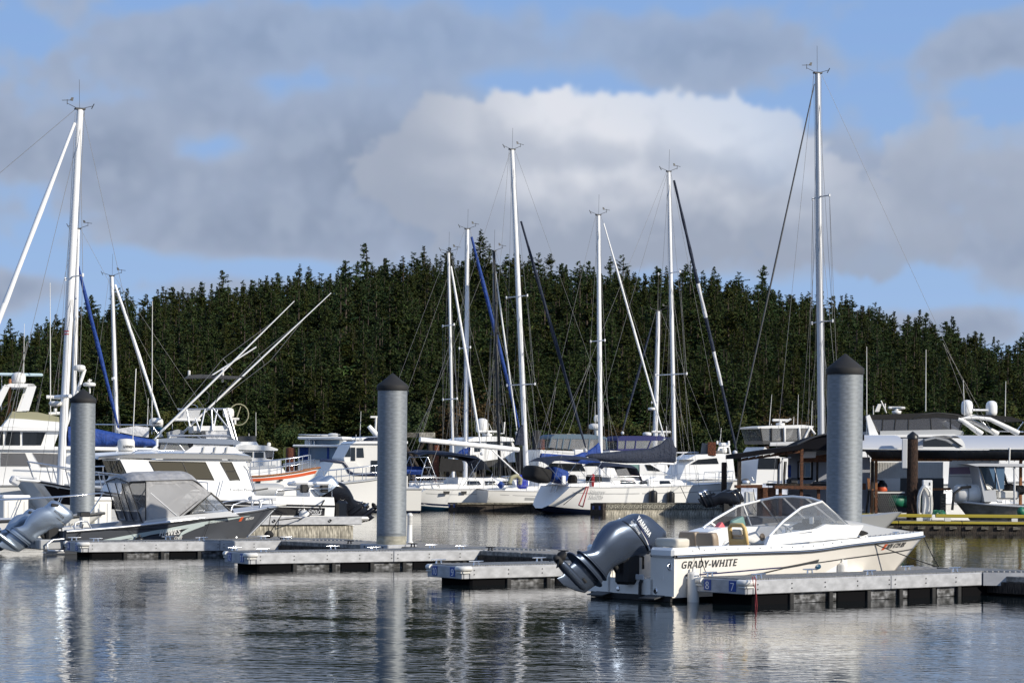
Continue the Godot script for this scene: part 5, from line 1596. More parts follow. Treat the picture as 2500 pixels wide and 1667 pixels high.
# one sailing yacht from the places of its rig in the photograph, all laid on its own centre plane
func yacht(called: String, label: String, s: Dictionary) -> Boat:
	var fl: float = s.get("flip", 1.0)
	var o: Vector3 = moor(s.at[0], s.at[1], s.ang, s.get("z", 0.0), fl) if s.at.size() == 2 else P(s.at[0], s.at[1], s.at[2]) * V(1, 0, 1)
	var b := boat(called, label, "sailing yacht", o, s.ang, fl)
	b.L = s.L
	b.B = s.B
	b.sheer = s.get("sheer", [1.0, 0.98, 1.0, 1.08, 1.2, 1.35])
	b.ws = s.get("ws", 0.7)
	b.srake = s.get("srake", 0.5)
	b.flare = 0.35
	b.lift = s.get("lift", 0.28)
	b.boot = 0.12
	b.brake = s.get("brake", 1.3)
	b.full = 2.0
	hull(b, s.get("hull", "white"), s.get("bottom", "navypaint"), s.get("hull", "white"), "offwhite")
	rub(b, s.get("rub", "lightgrey"), 0.025)
	if s.has("stripe"): band(b, "waterline_stripe", s.stripe, 0.01, 0.99, fixed(0.18), fixed(0.27))
	if s.has("line"): band(b, "cove_line", s.line, 0.06, 0.97, fixed(0.74), fixed(0.77))
	var cz := lean(1.0, b.B * 0.33, 1.8, b.B * 0.24)
	var y0 := b.hs(0.4)
	var ch: float = s.get("cabin", 0.5)
	var cp := PackedVector2Array([Vector2(b.L * 0.30, y0 - 0.05), Vector2(b.L * 0.78, y0 + 0.12), Vector2(b.L * 0.70, y0 + ch * 0.8), Vector2(b.L * 0.58, y0 + ch), Vector2(b.L * 0.32, y0 + ch + 0.05)])
	obj("cabin", MB.new().house(cp, cz), "white", b.n)
	for e in [[0.36, 0.44], [0.46, 0.53], [0.56, 0.62]]:
		both(b, "cabin_window", "darkglass", PackedVector2Array([Vector2(b.L * e[0], y0 + ch * 0.34), Vector2(b.L * e[1], y0 + ch * 0.40), Vector2(b.L * e[1] - 0.1, y0 + ch * 0.75), Vector2(b.L * e[0] + 0.06, y0 + ch * 0.75)]), cz, 0.012)
	obj("cockpit_coaming", MB.new().house(PackedVector2Array([Vector2(b.L * 0.08, y0 - 0.05), Vector2(b.L * 0.31, y0 - 0.05), Vector2(b.L * 0.31, y0 + 0.3), Vector2(b.L * 0.1, y0 + 0.16)]), con(b.B * 0.3)), "white", b.n)
	lifelines(b, 0.08, 0.86, 6)
	pulpit(b, 0.88)
	if s.get("rig", true): rig(b, s)
	return b
func rig(b: Boat, s: Dictionary) -> void:
	var n := b.n
	var foot := b.q3(s.mast[0], s.mast[1])
	var top := b.q3(s.mast[2], s.mast[3])
	var r: float = s.get("r", 0.09)
	var m: String = s.get("mm", "mastwhite")
	var d := (top - foot).normalized()
	var bs := Basis(V(1, 0, 0), V(0, 1, 0), V(0, 0, 0.75))
	var base := foot - d * (foot.y - b.hs(0.5) - 0.1) / d.y
	obj("mast", MB.new().tube([base, foot.lerp(top, 0.5), top], [r, r, r * 0.8], 12), m, n)
	obj("sail_track", MB.new().tube([base + V(-r, 1, 0), top + V(-r * 0.85, 0, 0)], 0.02, 4), "lightgrey", n)
	var mh := MB.new()
	mh.box(top + V(0, 0.04, 0), V(r * 2.8, 0.08, r * 1.3), Basis(), 0.02)
	mh.tube([top + V(r, 0.08, 0), top + V(0.55, 0.25, 0.05)], 0.014, 4).tube([top + V(0.55, 0.2, 0.05), top + V(0.55, 0.42, 0.05)], 0.014, 4)
	mh.tube([top + V(0.35, 0.40, 0.05), top + V(0.78, 0.36, 0.05)], 0.014, 4)
	mh.slab(top + V(0.30, 0.36, 0.05), top + V(0.44, 0.38, 0.05), top + V(0.36, 0.52, 0.05), top + V(0.26, 0.52, 0.05), 0.01)
	mh.tube([top + V(-r, 0.08, 0), top + V(-0.55, 0.2, 0)], 0.013, 4).tube([top + V(-0.62, 0.3, -0.03), top + V(-0.52, 0.08, 0.03)], 0.022, 4)
	mh.tube([top + V(0.02, 0.1, 0), top + V(0.04, 1.3, 0)], 0.008, 4)
	obj("masthead_gear", mh, "darkgrey", n)
	var w := MB.new()
	var wr: float = s.get("wr", 0.008)
	var wide: float = b.B * 0.46
	var tips := []
	for e in s.get("spreaders", []):
		var c := b.q3(e[0], e[1])
		var k := clampf((c.y - base.y) / (top.y - base.y), 0, 1)
		c = base.lerp(top, k)
		var sw: float = e[2]
		var sp := MB.new()
		sp.tube([c + V(-0.12, 0.02, sw), c + V(0, 0.03, 0), c + V(-0.12, 0.02, -sw)], [0.024, 0.04, 0.024], 5)
		sp.box(c + V(-0.12, 0.02, sw), V(0.09, 0.16, 0.06), Basis(), 0.02).box(c + V(-0.12, 0.02, -sw), V(0.09, 0.16, 0.06), Basis(), 0.02)
		obj("spreader", sp, m, n)
		tips.append([c, sw])
	for sd in [1.0, -1.0]:
		var p := [V(base.x - 0.15, b.hs(0.5), sd * wide)]
		for e in tips: p.append(e[0] + V(-0.12, 0.02, sd * e[1]))
		p.append(top - V(0, 0.1, 0))
		w.tube(p, wr, 4)
		for e in tips:
			w.tube([V(base.x - 0.4, b.hs(0.45), sd * wide), e[0] - V(0, 0.15, 0)], wr, 4)
			w.tube([V(base.x + 0.45, b.hs(0.55), sd * wide), e[0] - V(0, 0.25, 0)], wr, 4)
	w.tube([top + V(-r * 1.3, 0, 0), V(0.1, b.hs(0) + 0.1, 0)], wr, 4)
	w.tube([top + V(r * 1.3, 0, 0), b.hp(0.985, 1.0) * V(1, 1, 0)], wr, 4)
	w.tube([base + V(0.14, 0.5, 0.05), top + V(r * 1.2, -0.1, 0.03)], wr * 0.8, 4).tube([base + V(-0.2, 0.6, -0.06), top + V(-r * 1.2, -0.1, -0.03)], wr * 0.8, 4)
	if s.get("split", true):
		var mid := top.lerp(V(0.1, b.hs(0), 0), 0.62)
		for sd in [1.0, -1.0]: w.tube([mid, V(0.1, b.hs(0), sd * b.B * 0.33)], wr, 4)
	obj("rigging", w, "wire", n)
	if s.has("jib"):
		var a := b.q3(s.jib[0], s.jib[1])
		var c := b.q3(s.jib[2], s.jib[3])
		var jr: float = s.get("jr", 0.06)
		var mats: Array = s.jibm
		var segs: int = s.get("jseg", 1)
		for k in mats.size():
			var p0 := a.lerp(c, float(k) / mats.size())
			var p1 := a.lerp(c, float(k + 1) / mats.size())
			var pts := []
			var rs := []
			for i in 7:
				var u := i / 6.0
				var g := (k + u) / mats.size()
				pts.append(p0.lerp(p1, u))
				rs.append(jr * (0.45 + 0.75 * sin(PI * clampf(0.12 + g * 0.8, 0, 1))) * (1.0 + 0.12 * sin(g * 55.0)))
			obj("furled_jib", MB.new().tube(pts, rs, 8), mats[k], n)
		obj("furler", MB.new().lathe([Vector2(0.05, 0), Vector2(0.11, 0.05), Vector2(0.11, 0.16), Vector2(0.04, 0.22)], 10, Transform3D(Basis(), c - V(0, 0.3, 0))), "lightgrey", n)
	if s.has("boom"):
		var g := b.q3(s.boom[0], s.boom[1])
		var e := b.q3(s.boom[2], s.boom[3])
		obj("boom", MB.new().tube([g, e], s.get("br", 0.08), 8), "mastwhite", n)
		obj("vang", MB.new().tube([g.lerp(e, 0.3) - V(0, 0.05, 0), base + V(0, 0.35, 0)], 0.045, 6), "mastwhite", n)
		w = MB.new()
		w.tube([top + V(-r, -0.2, 0), e + V(0, 0.1, 0)], 0.008, 4)
		w.tube([e.lerp(g, 0.2), V(e.x + 0.3, b.hs(0.1) + 0.3, 0)], 0.015, 4)
		obj("topping_lift", w, "wire", n)
	if s.has("cover"):
		var poly := b.ql(s.cover)
		var yc := 0.0
		for p in poly: yc += p.y / poly.size()
		obj("sail_cover", cover(poly, s.get("cw", 0.2)), s.coverm, n)
	if s.has("dodger"): canvas(b, s.dodger, s.get("dw", 0.9), s.get("dm", "navy"), "dodger")
	if s.has("bimini"): canvas(b, s.bimini, s.get("bw", 1.1), s.get("bm", "navy"), "bimini")
# a cloth bag hung along a boom: fat in the middle of its height, thin at its edge
func cover(poly: PackedVector2Array, w: float) -> MB:
	var m := MB.new()
	var x0 := 1e9
	var x1 := -1e9
	for p in poly:
		x0 = minf(x0, p.x)
		x1 = maxf(x1, p.x)
	var rings := []
	for i in 19:
		var x := lerpf(x0 + 0.01, x1 - 0.01, i / 18.0)
		var lo := 1e9
		var hi := -1e9
		for k in poly.size():
			var a := poly[k]
			var c := poly[(k + 1) % poly.size()]
			if (a.x - x) * (c.x - x) <= 0.0 and absf(a.x - c.x) > 1e-5:
				var y := lerpf(a.y, c.y, (x - a.x) / (c.x - a.x))
				lo = minf(lo, y)
				hi = maxf(hi, y)
		var r := []
		var fat := w * clampf((hi - lo) / 0.5, 0.35, 1.0) * (1.0 + 0.13 * sin(i * 2.4))
		for k in 12:
			var t := TAU * k / 12.0
			var yy := (lo + hi) / 2 + (hi - lo) / 2 * sin(t)
			var thin := 1.0 - 0.55 * clampf((yy - lo) / maxf(hi - lo, 0.1), 0, 1) * clampf((hi - lo) - 0.5, 0, 1)
			r.append(Vector3(x + 0.03 * sin(t * 3.0 + i), yy, cos(t) * fat * thin))
		rings.append(r)
	return m.loft(rings)
# arched cloth on hoops: roof line in pixels
func canvas(b: Boat, line_px: Array, w: float, m: String, called: String, drop := 0.22) -> void:
	var pts := b.ql(line_px)
	var rows := []
	var under := []
	for p in pts:
		var r := []
		for k in 9:
			var u := -1.0 + k / 4.0
			r.append(Vector3(p.x, p.y - drop * pow(absf(u), 2.5), u * w))
		rows.append(r)
	obj(called, MB.new().loft(rows, false, false, false), m, b.n)
	var fr := MB.new()
	for i in [0, pts.size() - 1]:
		for s in [1.0, -1.0]: fr.tube([Vector3(pts[i].x, pts[i].y - drop, s * w), Vector3(lerpf(pts[i].x, (pts[0].x + pts[-1].x) / 2, 0.6), b.hs(0.2) + 0.15, s * w * 1.05)], 0.016, 5)
	obj(called + "_frame", fr, "chrome", b.n)
func build_yachts() -> void:
	# the big one on the left whose stern is hidden
	var k := yacht("ketch", "big yacht on the left, thick white mast and blue covered boom", {"at": [-10, 1270, 101.5], "ang": 27.0, "flip": -1.0, "L": 14.5, "B": 4.0, "mast": [150, 1110, 194, 268], "r": 0.165, "mm": "mastwhite", "sheer": [1.6, 1.5, 1.5, 1.6, 1.75, 1.95], "spreaders": [[163, 677, 1.3]], "jib": [181, 300, -165, 1195], "jibm": ["mastwhite", "mastwhite"], "jr": 0.10, "boom": [158, 1094, 384, 1099], "br": 0.10, "cover": [163, 1041, 230, 1046, 300, 1060, 384, 1075, 386, 1090, 300, 1089, 163, 1091], "coverm": "blue", "cw": 0.26, "cabin": 0.7, "split": true, "wr": 0.010, "hull": "offwhite"})
	k.n.position -= k.ax * 0.0
	var st := MB.new()
	for y in [809.0, 816.0]:
		var c := k.q3(164 - (y - 810) * 0.05, y)
		st.lathe([Vector2(0.168, -0.02), Vector2(0.168, 0.02)], 12, Transform3D(Basis(), c), false)
	obj("mast_tape", st, "red", k.n)
	var dk := MB.new()
	var c0 := k.q3(152, 968)
	dk.tube([c0 + V(0, 0, -1.1), c0 + V(0, 0, 1.1)], 0.08, 8)
	obj("mast_platform", dk, "mastwhite", k.n)
	obj("radar_dome", MB.new().lathe([Vector2(0.1, -0.1), Vector2(0.26, -0.05), Vector2(0.28, 0.05), Vector2(0.24, 0.12), Vector2(0.02, 0.14)], 14, Transform3D(Basis(), k.q3(145, 987) + V(0.2, 0, 0))), "offwhite", k.n)
	yacht("sloop", "yacht with a slim white mast and furled blue jib, half hidden by the thick mast", {"at": [40, 1230, 132.0], "ang": 20.0, "L": 11.5, "B": 3.4, "mast": [178, 1010, 189, 560], "r": 0.13, "spreaders": [[183, 730, 0.9]], "jib": [187, 640, 288, 1045], "jibm": ["blue", "blue"], "jr": 0.10})
	yacht("sloop", "yacht with a lone slim mast and white furled jib, right of the far piling", {"at": [190, 1228, 138.0], "ang": 14.0, "flip": 1.0, "L": 10.5, "B": 3.2, "mast": [284, 1050, 272, 675], "r": 0.115, "spreaders": [[278, 925, 0.6]], "jib": [280, 695, 392, 1030], "jibm": ["mastwhite"], "jr": 0.09})
	# the row of yachts
	var a := yacht("sloop", "white sloop with a dark blue waterline, black bimini and dodger", {"at": [992, 1246], "z": 1.65, "ang": 27.0, "L": 11.6, "B": 3.75, "ws": 0.85, "srake": 1.3, "sheer": [1.25, 1.22, 1.25, 1.32, 1.42, 1.5], "stripe": "navypaint", "bottom": "bluepaint", "line": "grey", "mast": [1218, 1085, 1206, 614], "r": 0.10, "mm": "black", "spreaders": [[1212, 815, 0.5], [1215, 988, 0.9]], "dodger": [1128, 1122, 1140, 1112, 1160, 1118, 1180, 1146], "dw": 1.25, "bimini": [1000, 1104, 1020, 1098, 1080, 1101, 1150, 1112], "bw": 1.3, "cabin": 0.62, "split": true, "jib": [1209, 660, 1262, 1050], "jibm": ["mastwhite"], "jr": 0.05})
	var aw := lean(1.3, 1.26, 2.0, 1.0)
	both(a, "hull_port", "black", a.ql([1081, 1199, 1097, 1199, 1096, 1206, 1082, 1206], 1.8), con(1.83), 0.02)
	both(a, "hull_port", "black", a.ql([1124, 1199, 1138, 1199, 1137, 1206, 1125, 1206], 1.8), con(1.86), 0.02)
	pipe(a, "stern_arch", "chrome", [[V(0.9, 1.3, 1.4), V(1.2, 2.4, 1.3), V(1.5, 3.1, 1.25), V(1.5, 3.1, -1.25), V(1.2, 2.4, -1.3), V(0.9, 1.3, -1.4)], [V(2.2, 1.3, 1.5), V(1.7, 2.6, 1.35), V(1.5, 3.1, 1.25)], [V(2.2, 1.3, -1.5), V(1.7, 2.6, -1.35), V(1.5, 3.1, -1.25)], [V(1.1, 2.0, 1.35), V(2.0, 2.0, 1.4)], [V(1.2, 2.5, 1.3), V(1.8, 2.5, 1.33)], [V(0.6, 1.25, 1.4), V(0.7, 1.9, 1.4), V(2.6, 1.9, 1.55)]], 0.03)
	obj("side_screen", MB.new().sheet(a.ql([1075, 1118, 1128, 1122, 1132, 1150, 1072, 1152], 1.2), con(1.2), 0.02), "blackcloth", a.n)
	obj("blue_bag", MB.new().box(V(1.2, 2.3, -0.6), V(1.8, 0.5, 0.5), Basis(), 0.2).box(V(0.8, 1.6, -0.8), V(0.5, 0.6, 0.5), Basis(), 0.15), "blue", a.n)
	obj("stern_motor", MB.new().box(V(0.3, 1.9, 1.2), V(0.25, 0.45, 0.25), Basis(), 0.08).tube([V(0.3, 1.7, 1.2), V(0.25, 0.9, 1.2)], 0.06, 8), "black", a.n)
	yacht("sloop", "small white sloop with an open scooped stern, behind the middle piling", {"at": [882, 1240], "z": 1.3, "ang": 22.0, "L": 10.5, "B": 3.2, "ws": 0.8, "srake": 1.3, "mast": [1105, 1095, 1095, 617], "r": 0.085, "spreaders": [[1098, 795, 1.0], [1101, 975, 1.25]], "jib": [1101, 650, 1176, 1100], "jibm": ["mastwhite"], "jr": 0.075, "line": "grey"})
	yacht("sloop", "yacht with a bright blue furled jib and a radar on its white mast", {"at": [905, 1236, 150.0], "ang": 24.0, "L": 12.0, "B": 3.5, "mast": [1137, 1092, 1141, 560], "r": 0.135, "spreaders": [[1139, 850, 0.9]], "jib": [1151, 578, 1268, 1045], "jibm": ["blue", "blue"], "jr": 0.105, "cover": [1115, 1106, 1137, 1090, 1146, 1090, 1146, 1112, 1112, 1112], "coverm": "blue"})
	var bb := yacht("sloop", "white sloop with a bare white boom and sharp transom, middle of the row", {"at": [1199, 1247], "z": 1.15, "ang": 31.0, "L": 11.0, "B": 3.4, "ws": 0.72, "srake": -0.25, "sheer": [1.2, 1.15, 1.15, 1.2, 1.3, 1.4], "line": "grey", "mast": [1284, 1130, 1250, 366], "r": 0.15, "spreaders": [[1268, 725, 1.2], [1278, 940, 1.6]], "jib": [1272, 540, 1430, 1092], "jibm": ["navy", "navy"], "jr": 0.085, "boom": [1266, 1098, 1025, 1073], "br": 0.15, "cabin": 0.6, "wr": 0.008})
	band(bb, "faded_name_panel", "grey", 0.2, 0.56, fixed(0.52), fixed(0.66), 0.008)
	letter(bb, "transom_name", "Otto", 0.02, 0.5, 0.2, "grey", 1.0, 0.4, 0.2, "Droid Serif", false)
	obj("winch_bag", MB.new().box(V(2.2, 1.7, 1.0), V(0.7, 0.8, 0.4), Basis(), 0.12), mat("royal", lin(0.012, 0.03, 0.36), 0.7), bb.n)
	obj("lifebuoy", MB.new().tube([V(1.2, 1.6, 1.2), V(1.35, 1.95, 1.2), V(1.7, 2.05, 1.2), V(1.95, 1.85, 1.2), V(1.9, 1.55, 1.2)], 0.13, 8), "olive", bb.n)
	obj("sail_bag", MB.new().house(bb.ql([1256, 1086, 1266, 1048, 1276, 1036, 1282, 1050, 1281, 1087], 0.0), con(0.09)), "navy", bb.n)
	obj("blue_tender_cover", MB.new().box(V(0.8, 1.5, 0.9), V(0.5, 0.4, 0.4), Basis(), 0.18), "blue", bb.n)
	yacht("sloop", "yacht with a blue covered boom and a white mast, behind the navy sail cover", {"at": [1290, 1240, 146.0], "ang": 27.0, "L": 11.5, "B": 3.5, "mast": [1466, 1085, 1461, 526], "r": 0.135, "spreaders": [[1463, 833, 0.9]], "jib": [1474, 545, 1622, 1067], "jibm": ["mastwhite", "mastwhite"], "jr": 0.06, "cover": [1320, 1106, 1400, 1112, 1440, 1098, 1470, 1072, 1472, 1130, 1440, 1135, 1320, 1118], "coverm": "blue", "cw": 0.22})
	yacht("sloop", "short masted white ketch behind the navy sail cover", {"at": [1480, 1226, 165.0], "ang": 20.0, "L": 9.5, "B": 3.0, "mast": [1600, 1075, 1608, 760], "r": 0.15, "spreaders": [[1602, 983, 0.5]], "jib": [1590, 800, 1520, 1050], "jibm": ["navy"], "jr": 0.07, "split": false})
	# the long one with the navy cover
	var c := yacht("sloop", "long white sloop with a navy sail cover, nearest of the row", {"at": [1345, 1254], "z": 1.35, "ang": 30.0, "L": 13.2, "B": 3.9, "ws": 0.82, "srake": 1.1, "sheer": [1.5, 1.46, 1.48, 1.54, 1.64, 1.76], "brake": 0.9, "line": "grey", "mast": [1648, 1160, 1633, 420], "r": 0.115, "spreaders": [[1637, 667, 1.1], [1641, 915, 1.6]], "jib": [1646, 440, 1800, 1105], "jibm": ["navy", "navy", "navy", "whitecloth", "navy", "whitecloth", "navy", "navy"], "jr": 0.085, "cover": [1648, 1065, 1631, 1065, 1613, 1083, 1588, 1095, 1493, 1103, 1440, 1108, 1430, 1113, 1445, 1123, 1493, 1129, 1524, 1131, 1648, 1131], "coverm": "navy", "cw": 0.24, "boom": [1648, 1133, 1432, 1117], "br": 0.07, "dodger": [1442, 1136, 1450, 1129, 1485, 1129, 1528, 1134, 1545, 1172], "dw": 1.2, "bimini": [1308, 1126, 1325, 1116, 1370, 1112, 1400, 1113, 1440, 1118], "bw": 1.3, "cabin": 0.5})
	obj("dodger_pane", MB.new().sheet(c.ql([1502, 1146, 1527, 1143, 1540, 1166, 1503, 1168], 1.1), con(1.22), 0.01), "vinyl", c.n)
	letter(c, "boat_name", "Stingray", 0.20, 0.80, 0.24, "grey", 1.0, 0.95, 0.3, "Droid Serif", false)
	letter(c, "boat_name", "Shuffle", 0.20, 0.60, 0.24, "grey", 1.0, 0.85, 0.3, "Droid Serif", false)
	obj("solar_box", MB.new().box(V(6.9, 1.75, 0.9), V(0.7, 0.5, 0.5), Basis(V(0, 0, 1), 0.2), 0.05), "white", c.n)
	obj("boarding_ladder", MB.new().tube([V(1.0, 1.6, 0.4), V(0.5, 0.4, 0.4)], 0.03, 5).tube([V(1.0, 1.6, -0.1), V(0.5, 0.4, -0.1)], 0.03, 5).box(V(0.75, 1.0, 0.15), V(0.04, 0.04, 0.5)).box(V(0.6, 0.65, 0.15), V(0.04, 0.04, 0.5)), "chrome", c.n)
	obj("wheel_cover", MB.new().box(V(2.2, 1.75, 0.0), V(0.4, 0.8, 0.7), Basis(), 0.15).pillow(V(3.3, 1.8, 0.5), V(0.7, 0.7, 0.8)), "blackcloth", c.n)
	obj("dinghy_cover", MB.new().pillow(c.q3(1311, 1158, 0.2), V(1.3, 0.75, 1.6), Basis(V(0, 0, 1), -0.25), 0.5), "blackcloth", c.n)
	obj("blue_cover", MB.new().pillow(c.q3(1356, 1160, 0.3), V(1.1, 0.7, 1.5), Basis(V(0, 0, 1), -0.3), 0.5), "blue", c.n)
	obj("lifejacket", MB.new().box(V(2.75, 1.85, 1.3), V(0.16, 0.75, 0.16), Basis(), 0.07), "red", c.n)
	obj("transom_plate", MB.new().box(V(0.9, 1.85, 1.2), V(0.25, 0.5, 0.1), Basis(), 0.04), "white", c.n)
	var wx := func(v: Vector3) -> Vector3: return c.n.transform * v
	fender(wx.call(c.hp(0.475, 0.56, 1.0, 0.3)), 0.24, 0.95, "black fender left of its twin, on the long white sloop", "black", wx.call(c.hp(0.475, 1.4, 1.0, 0.0)), "black fenders on the long white sloop")
	fender(wx.call(c.hp(0.575, 0.54, 1.0, 0.3)), 0.22, 0.85, "black fender right of its twin, on the long white sloop", "black", wx.call(c.hp(0.575, 1.4, 1.0, 0.0)), "black fenders on the long white sloop")
	fender(wx.call(c.hp(0.82, 0.42, 1.0, 0.3)), 0.28, 0.7, "white fender near the bow of the long white sloop")
	tag(obj("red_rope", MB.new().tube([wx.call(c.hp(0.13, 1.02, 1.0, 0.02)), P(1413, 1233, 128.0), P(1423, 1237, 127.5), wx.call(c.hp(0.14, 1.03, 1.0, 0.02))], 0.035, 5), "redrope"), "red rope looped from the long white sloop to its dock", "rope")
	line("dark rope from the long white sloop's stern quarter to a dock fender", [wx.call(c.hp(0.12, 1.0, 1.0, 0.02)), P(1376, 1232, 130.0)], 0.02)
	line("blue and white spring line from the long white sloop to its dock", [wx.call(c.hp(0.63, 1.0, 1.0, 0.02)), P(1682, 1231, 131.0)], 0.02)
	# their docks
	var t := thing("dock_finger", "rust streaked timber finger alongside the long white sloop", "dock")
	t.transform = Transform3D(Basis(c.ax, Vector3.UP, c.az), c.o + c.az * 3.2 + c.ax * 2.0)
	for i in 5:
		obj("float", MB.new().box(V(1.2 + i * 2.4, 0.06, 0), V(2.38, 0.5, 1.2), Basis(), 0.03), "stained", t)
		obj("side_board", MB.new().box(V(1.2 + i * 2.4, 0.46, 0.62), V(2.38, 0.22, 0.08), Basis(), 0.01), "rustyrail", t)
		obj("deck_board", MB.new().box(V(1.2 + i * 2.4, 0.60, 0), V(2.38, 0.06, 1.36), Basis(), 0.01), "greywood", t)
		obj("rubbing_strip", MB.new().box(V(1.2 + i * 2.4, 0.32, 0.66), V(2.38, 0.06, 0.05)), "rustyrail", t)
	obj("end_block", MB.new().box(V(-0.1, 0.3, 0), V(0.2, 0.62, 1.3), Basis(), 0.02), "oldwood", t)
	for z in [-0.3, 0.35]: obj("number_plate", MB.new().box(V(-0.21, 0.36, z), V(0.02, 0.2, 0.16)), "signblue", t)
	t = thing("dock_finger", "short dark dock end between the dark bimini sloop and the bare boom sloop", "dock")
	t.transform = Transform3D(Basis(a.ax, Vector3.UP, a.az), a.o + a.az * 2.75 + a.ax * 2.4)
	for i in 3:
		obj("float", MB.new().box(V(1.2 + i * 2.4, 0.1, 0), V(2.38, 0.5, 1.1), Basis(), 0.03), "oldwood", t)
		obj("deck_board", MB.new().box(V(1.2 + i * 2.4, 0.42, 0), V(2.38, 0.1, 1.3), Basis(), 0.01), "greywood", t)
	for z in [-0.35, 0.3]: obj("number_plate", MB.new().box(V(-0.02, 0.3, z), V(0.02, 0.2, 0.16)), "signblue", t)
	# the tall grey mast on the right; its hull lies behind the floating workshop
	yacht("sloop", "yacht behind the floating workshop, tallest grey mast on the right", {"at": [2490, 1250, 116.0], "ang": 20.0, "flip": -1.0, "L": 13.5, "B": 3.9, "mast": [2005, 1060, 1997, 180], "r": 0.155, "mm": "mastalu", "spreaders": [[2001, 482, 0.85], [2004, 787, 1.05]], "jib": [1989, 205, 1795, 1095], "jibm": ["darkgrey"], "jr": 0.035, "split": true})
# a motor yacht's hull under a superstructure traced on its near side (w = half width there)
func motor_yacht(called: String, label: String, cat: String, s: Dictionary) -> Boat:
	var o: Vector3 = P(s.at[0], s.at[1], s.at[2]) * V(1, 0, 1)
	var b := boat(called, label, cat, o, s.ang, s.get("flip", 1.0))
	b.L = s.L
	b.B = s.B
	b.sheer = s.get("sheer", [1.2, 1.2, 1.25, 1.4, 1.6, 1.9])
	b.ws = 0.93
	b.flare = 0.5
	b.boot = 0.08
	b.brake = 1.4
	hull(b, s.get("hull", "white"), "navypaint", s.get("hull", "white"), "white")
	rub(b, s.get("rub", "grey"), 0.05)
	return b
func slabs(b: Boat, called: String, m: String, px: Array, w: float, th := 0.02) -> void:
	both(b, called, m, b.ql(px, w), con(w), th)
func dish(b: Boat, at: Vector3, r: float, h: float, m := "offwhite", called := "radar_dome") -> void:
	obj(called, MB.new().lathe([Vector2(r * 0.5, -h * 0.3), Vector2(r * 0.9, -h * 0.2), Vector2(r, 0), Vector2(r, h * 0.55), Vector2(r * 0.85, h * 0.85), Vector2(r * 0.45, h), Vector2(0.01, h * 1.03)], 18, Transform3D(Basis(), at)), m, b.n)
func bar(b: Boat, at: Vector3, l: float, m := "offwhite", called := "radar_bar") -> void:
	obj(called, MB.new().lathe([Vector2(0.1, -0.32), Vector2(0.24, -0.26), Vector2(0.26, -0.12), Vector2(0.1, -0.08), Vector2(0.08, 0)], 14, Transform3D(Basis(), at)), "offwhite", b.n)
	obj(called + "_arm", MB.new().box(at + V(0, 0.05, 0), V(l, 0.14, 0.14), Basis(), 0.05), m, b.n)
func whip(b: Boat, px0: float, py0: float, px1: float, py1: float, z := 0.0, r := 0.022) -> void:
	var a := b.q3(px0, py0, z)
	var c := b.q3(px1, py1, z)
	obj("whip_antenna", MB.new().tube([a, a.lerp(c, 0.5), c], [r, r * 0.8, r * 0.45], 5), "offwhite", b.n)
func rails(b: Boat, t0: float, t1: float, h := 0.75) -> void:
	for sd in [1.0, -1.0]:
		var s := MB.new()
		var up := []
		var mid := []
		for i in 10:
			var p := b.hp(lerpf(t0, t1, i / 9.0), 1.0, sd, -0.08)
			up.append(p + V(0, h, 0))
			mid.append(p + V(0, h * 0.5, 0))
			s.tube([p, p + V(0, h, 0)], 0.02, 5)
		s.tube(up, 0.022, 5)
		s.tube(mid, 0.014, 4)
		obj("deck_rail", s, "chrome", b.n)
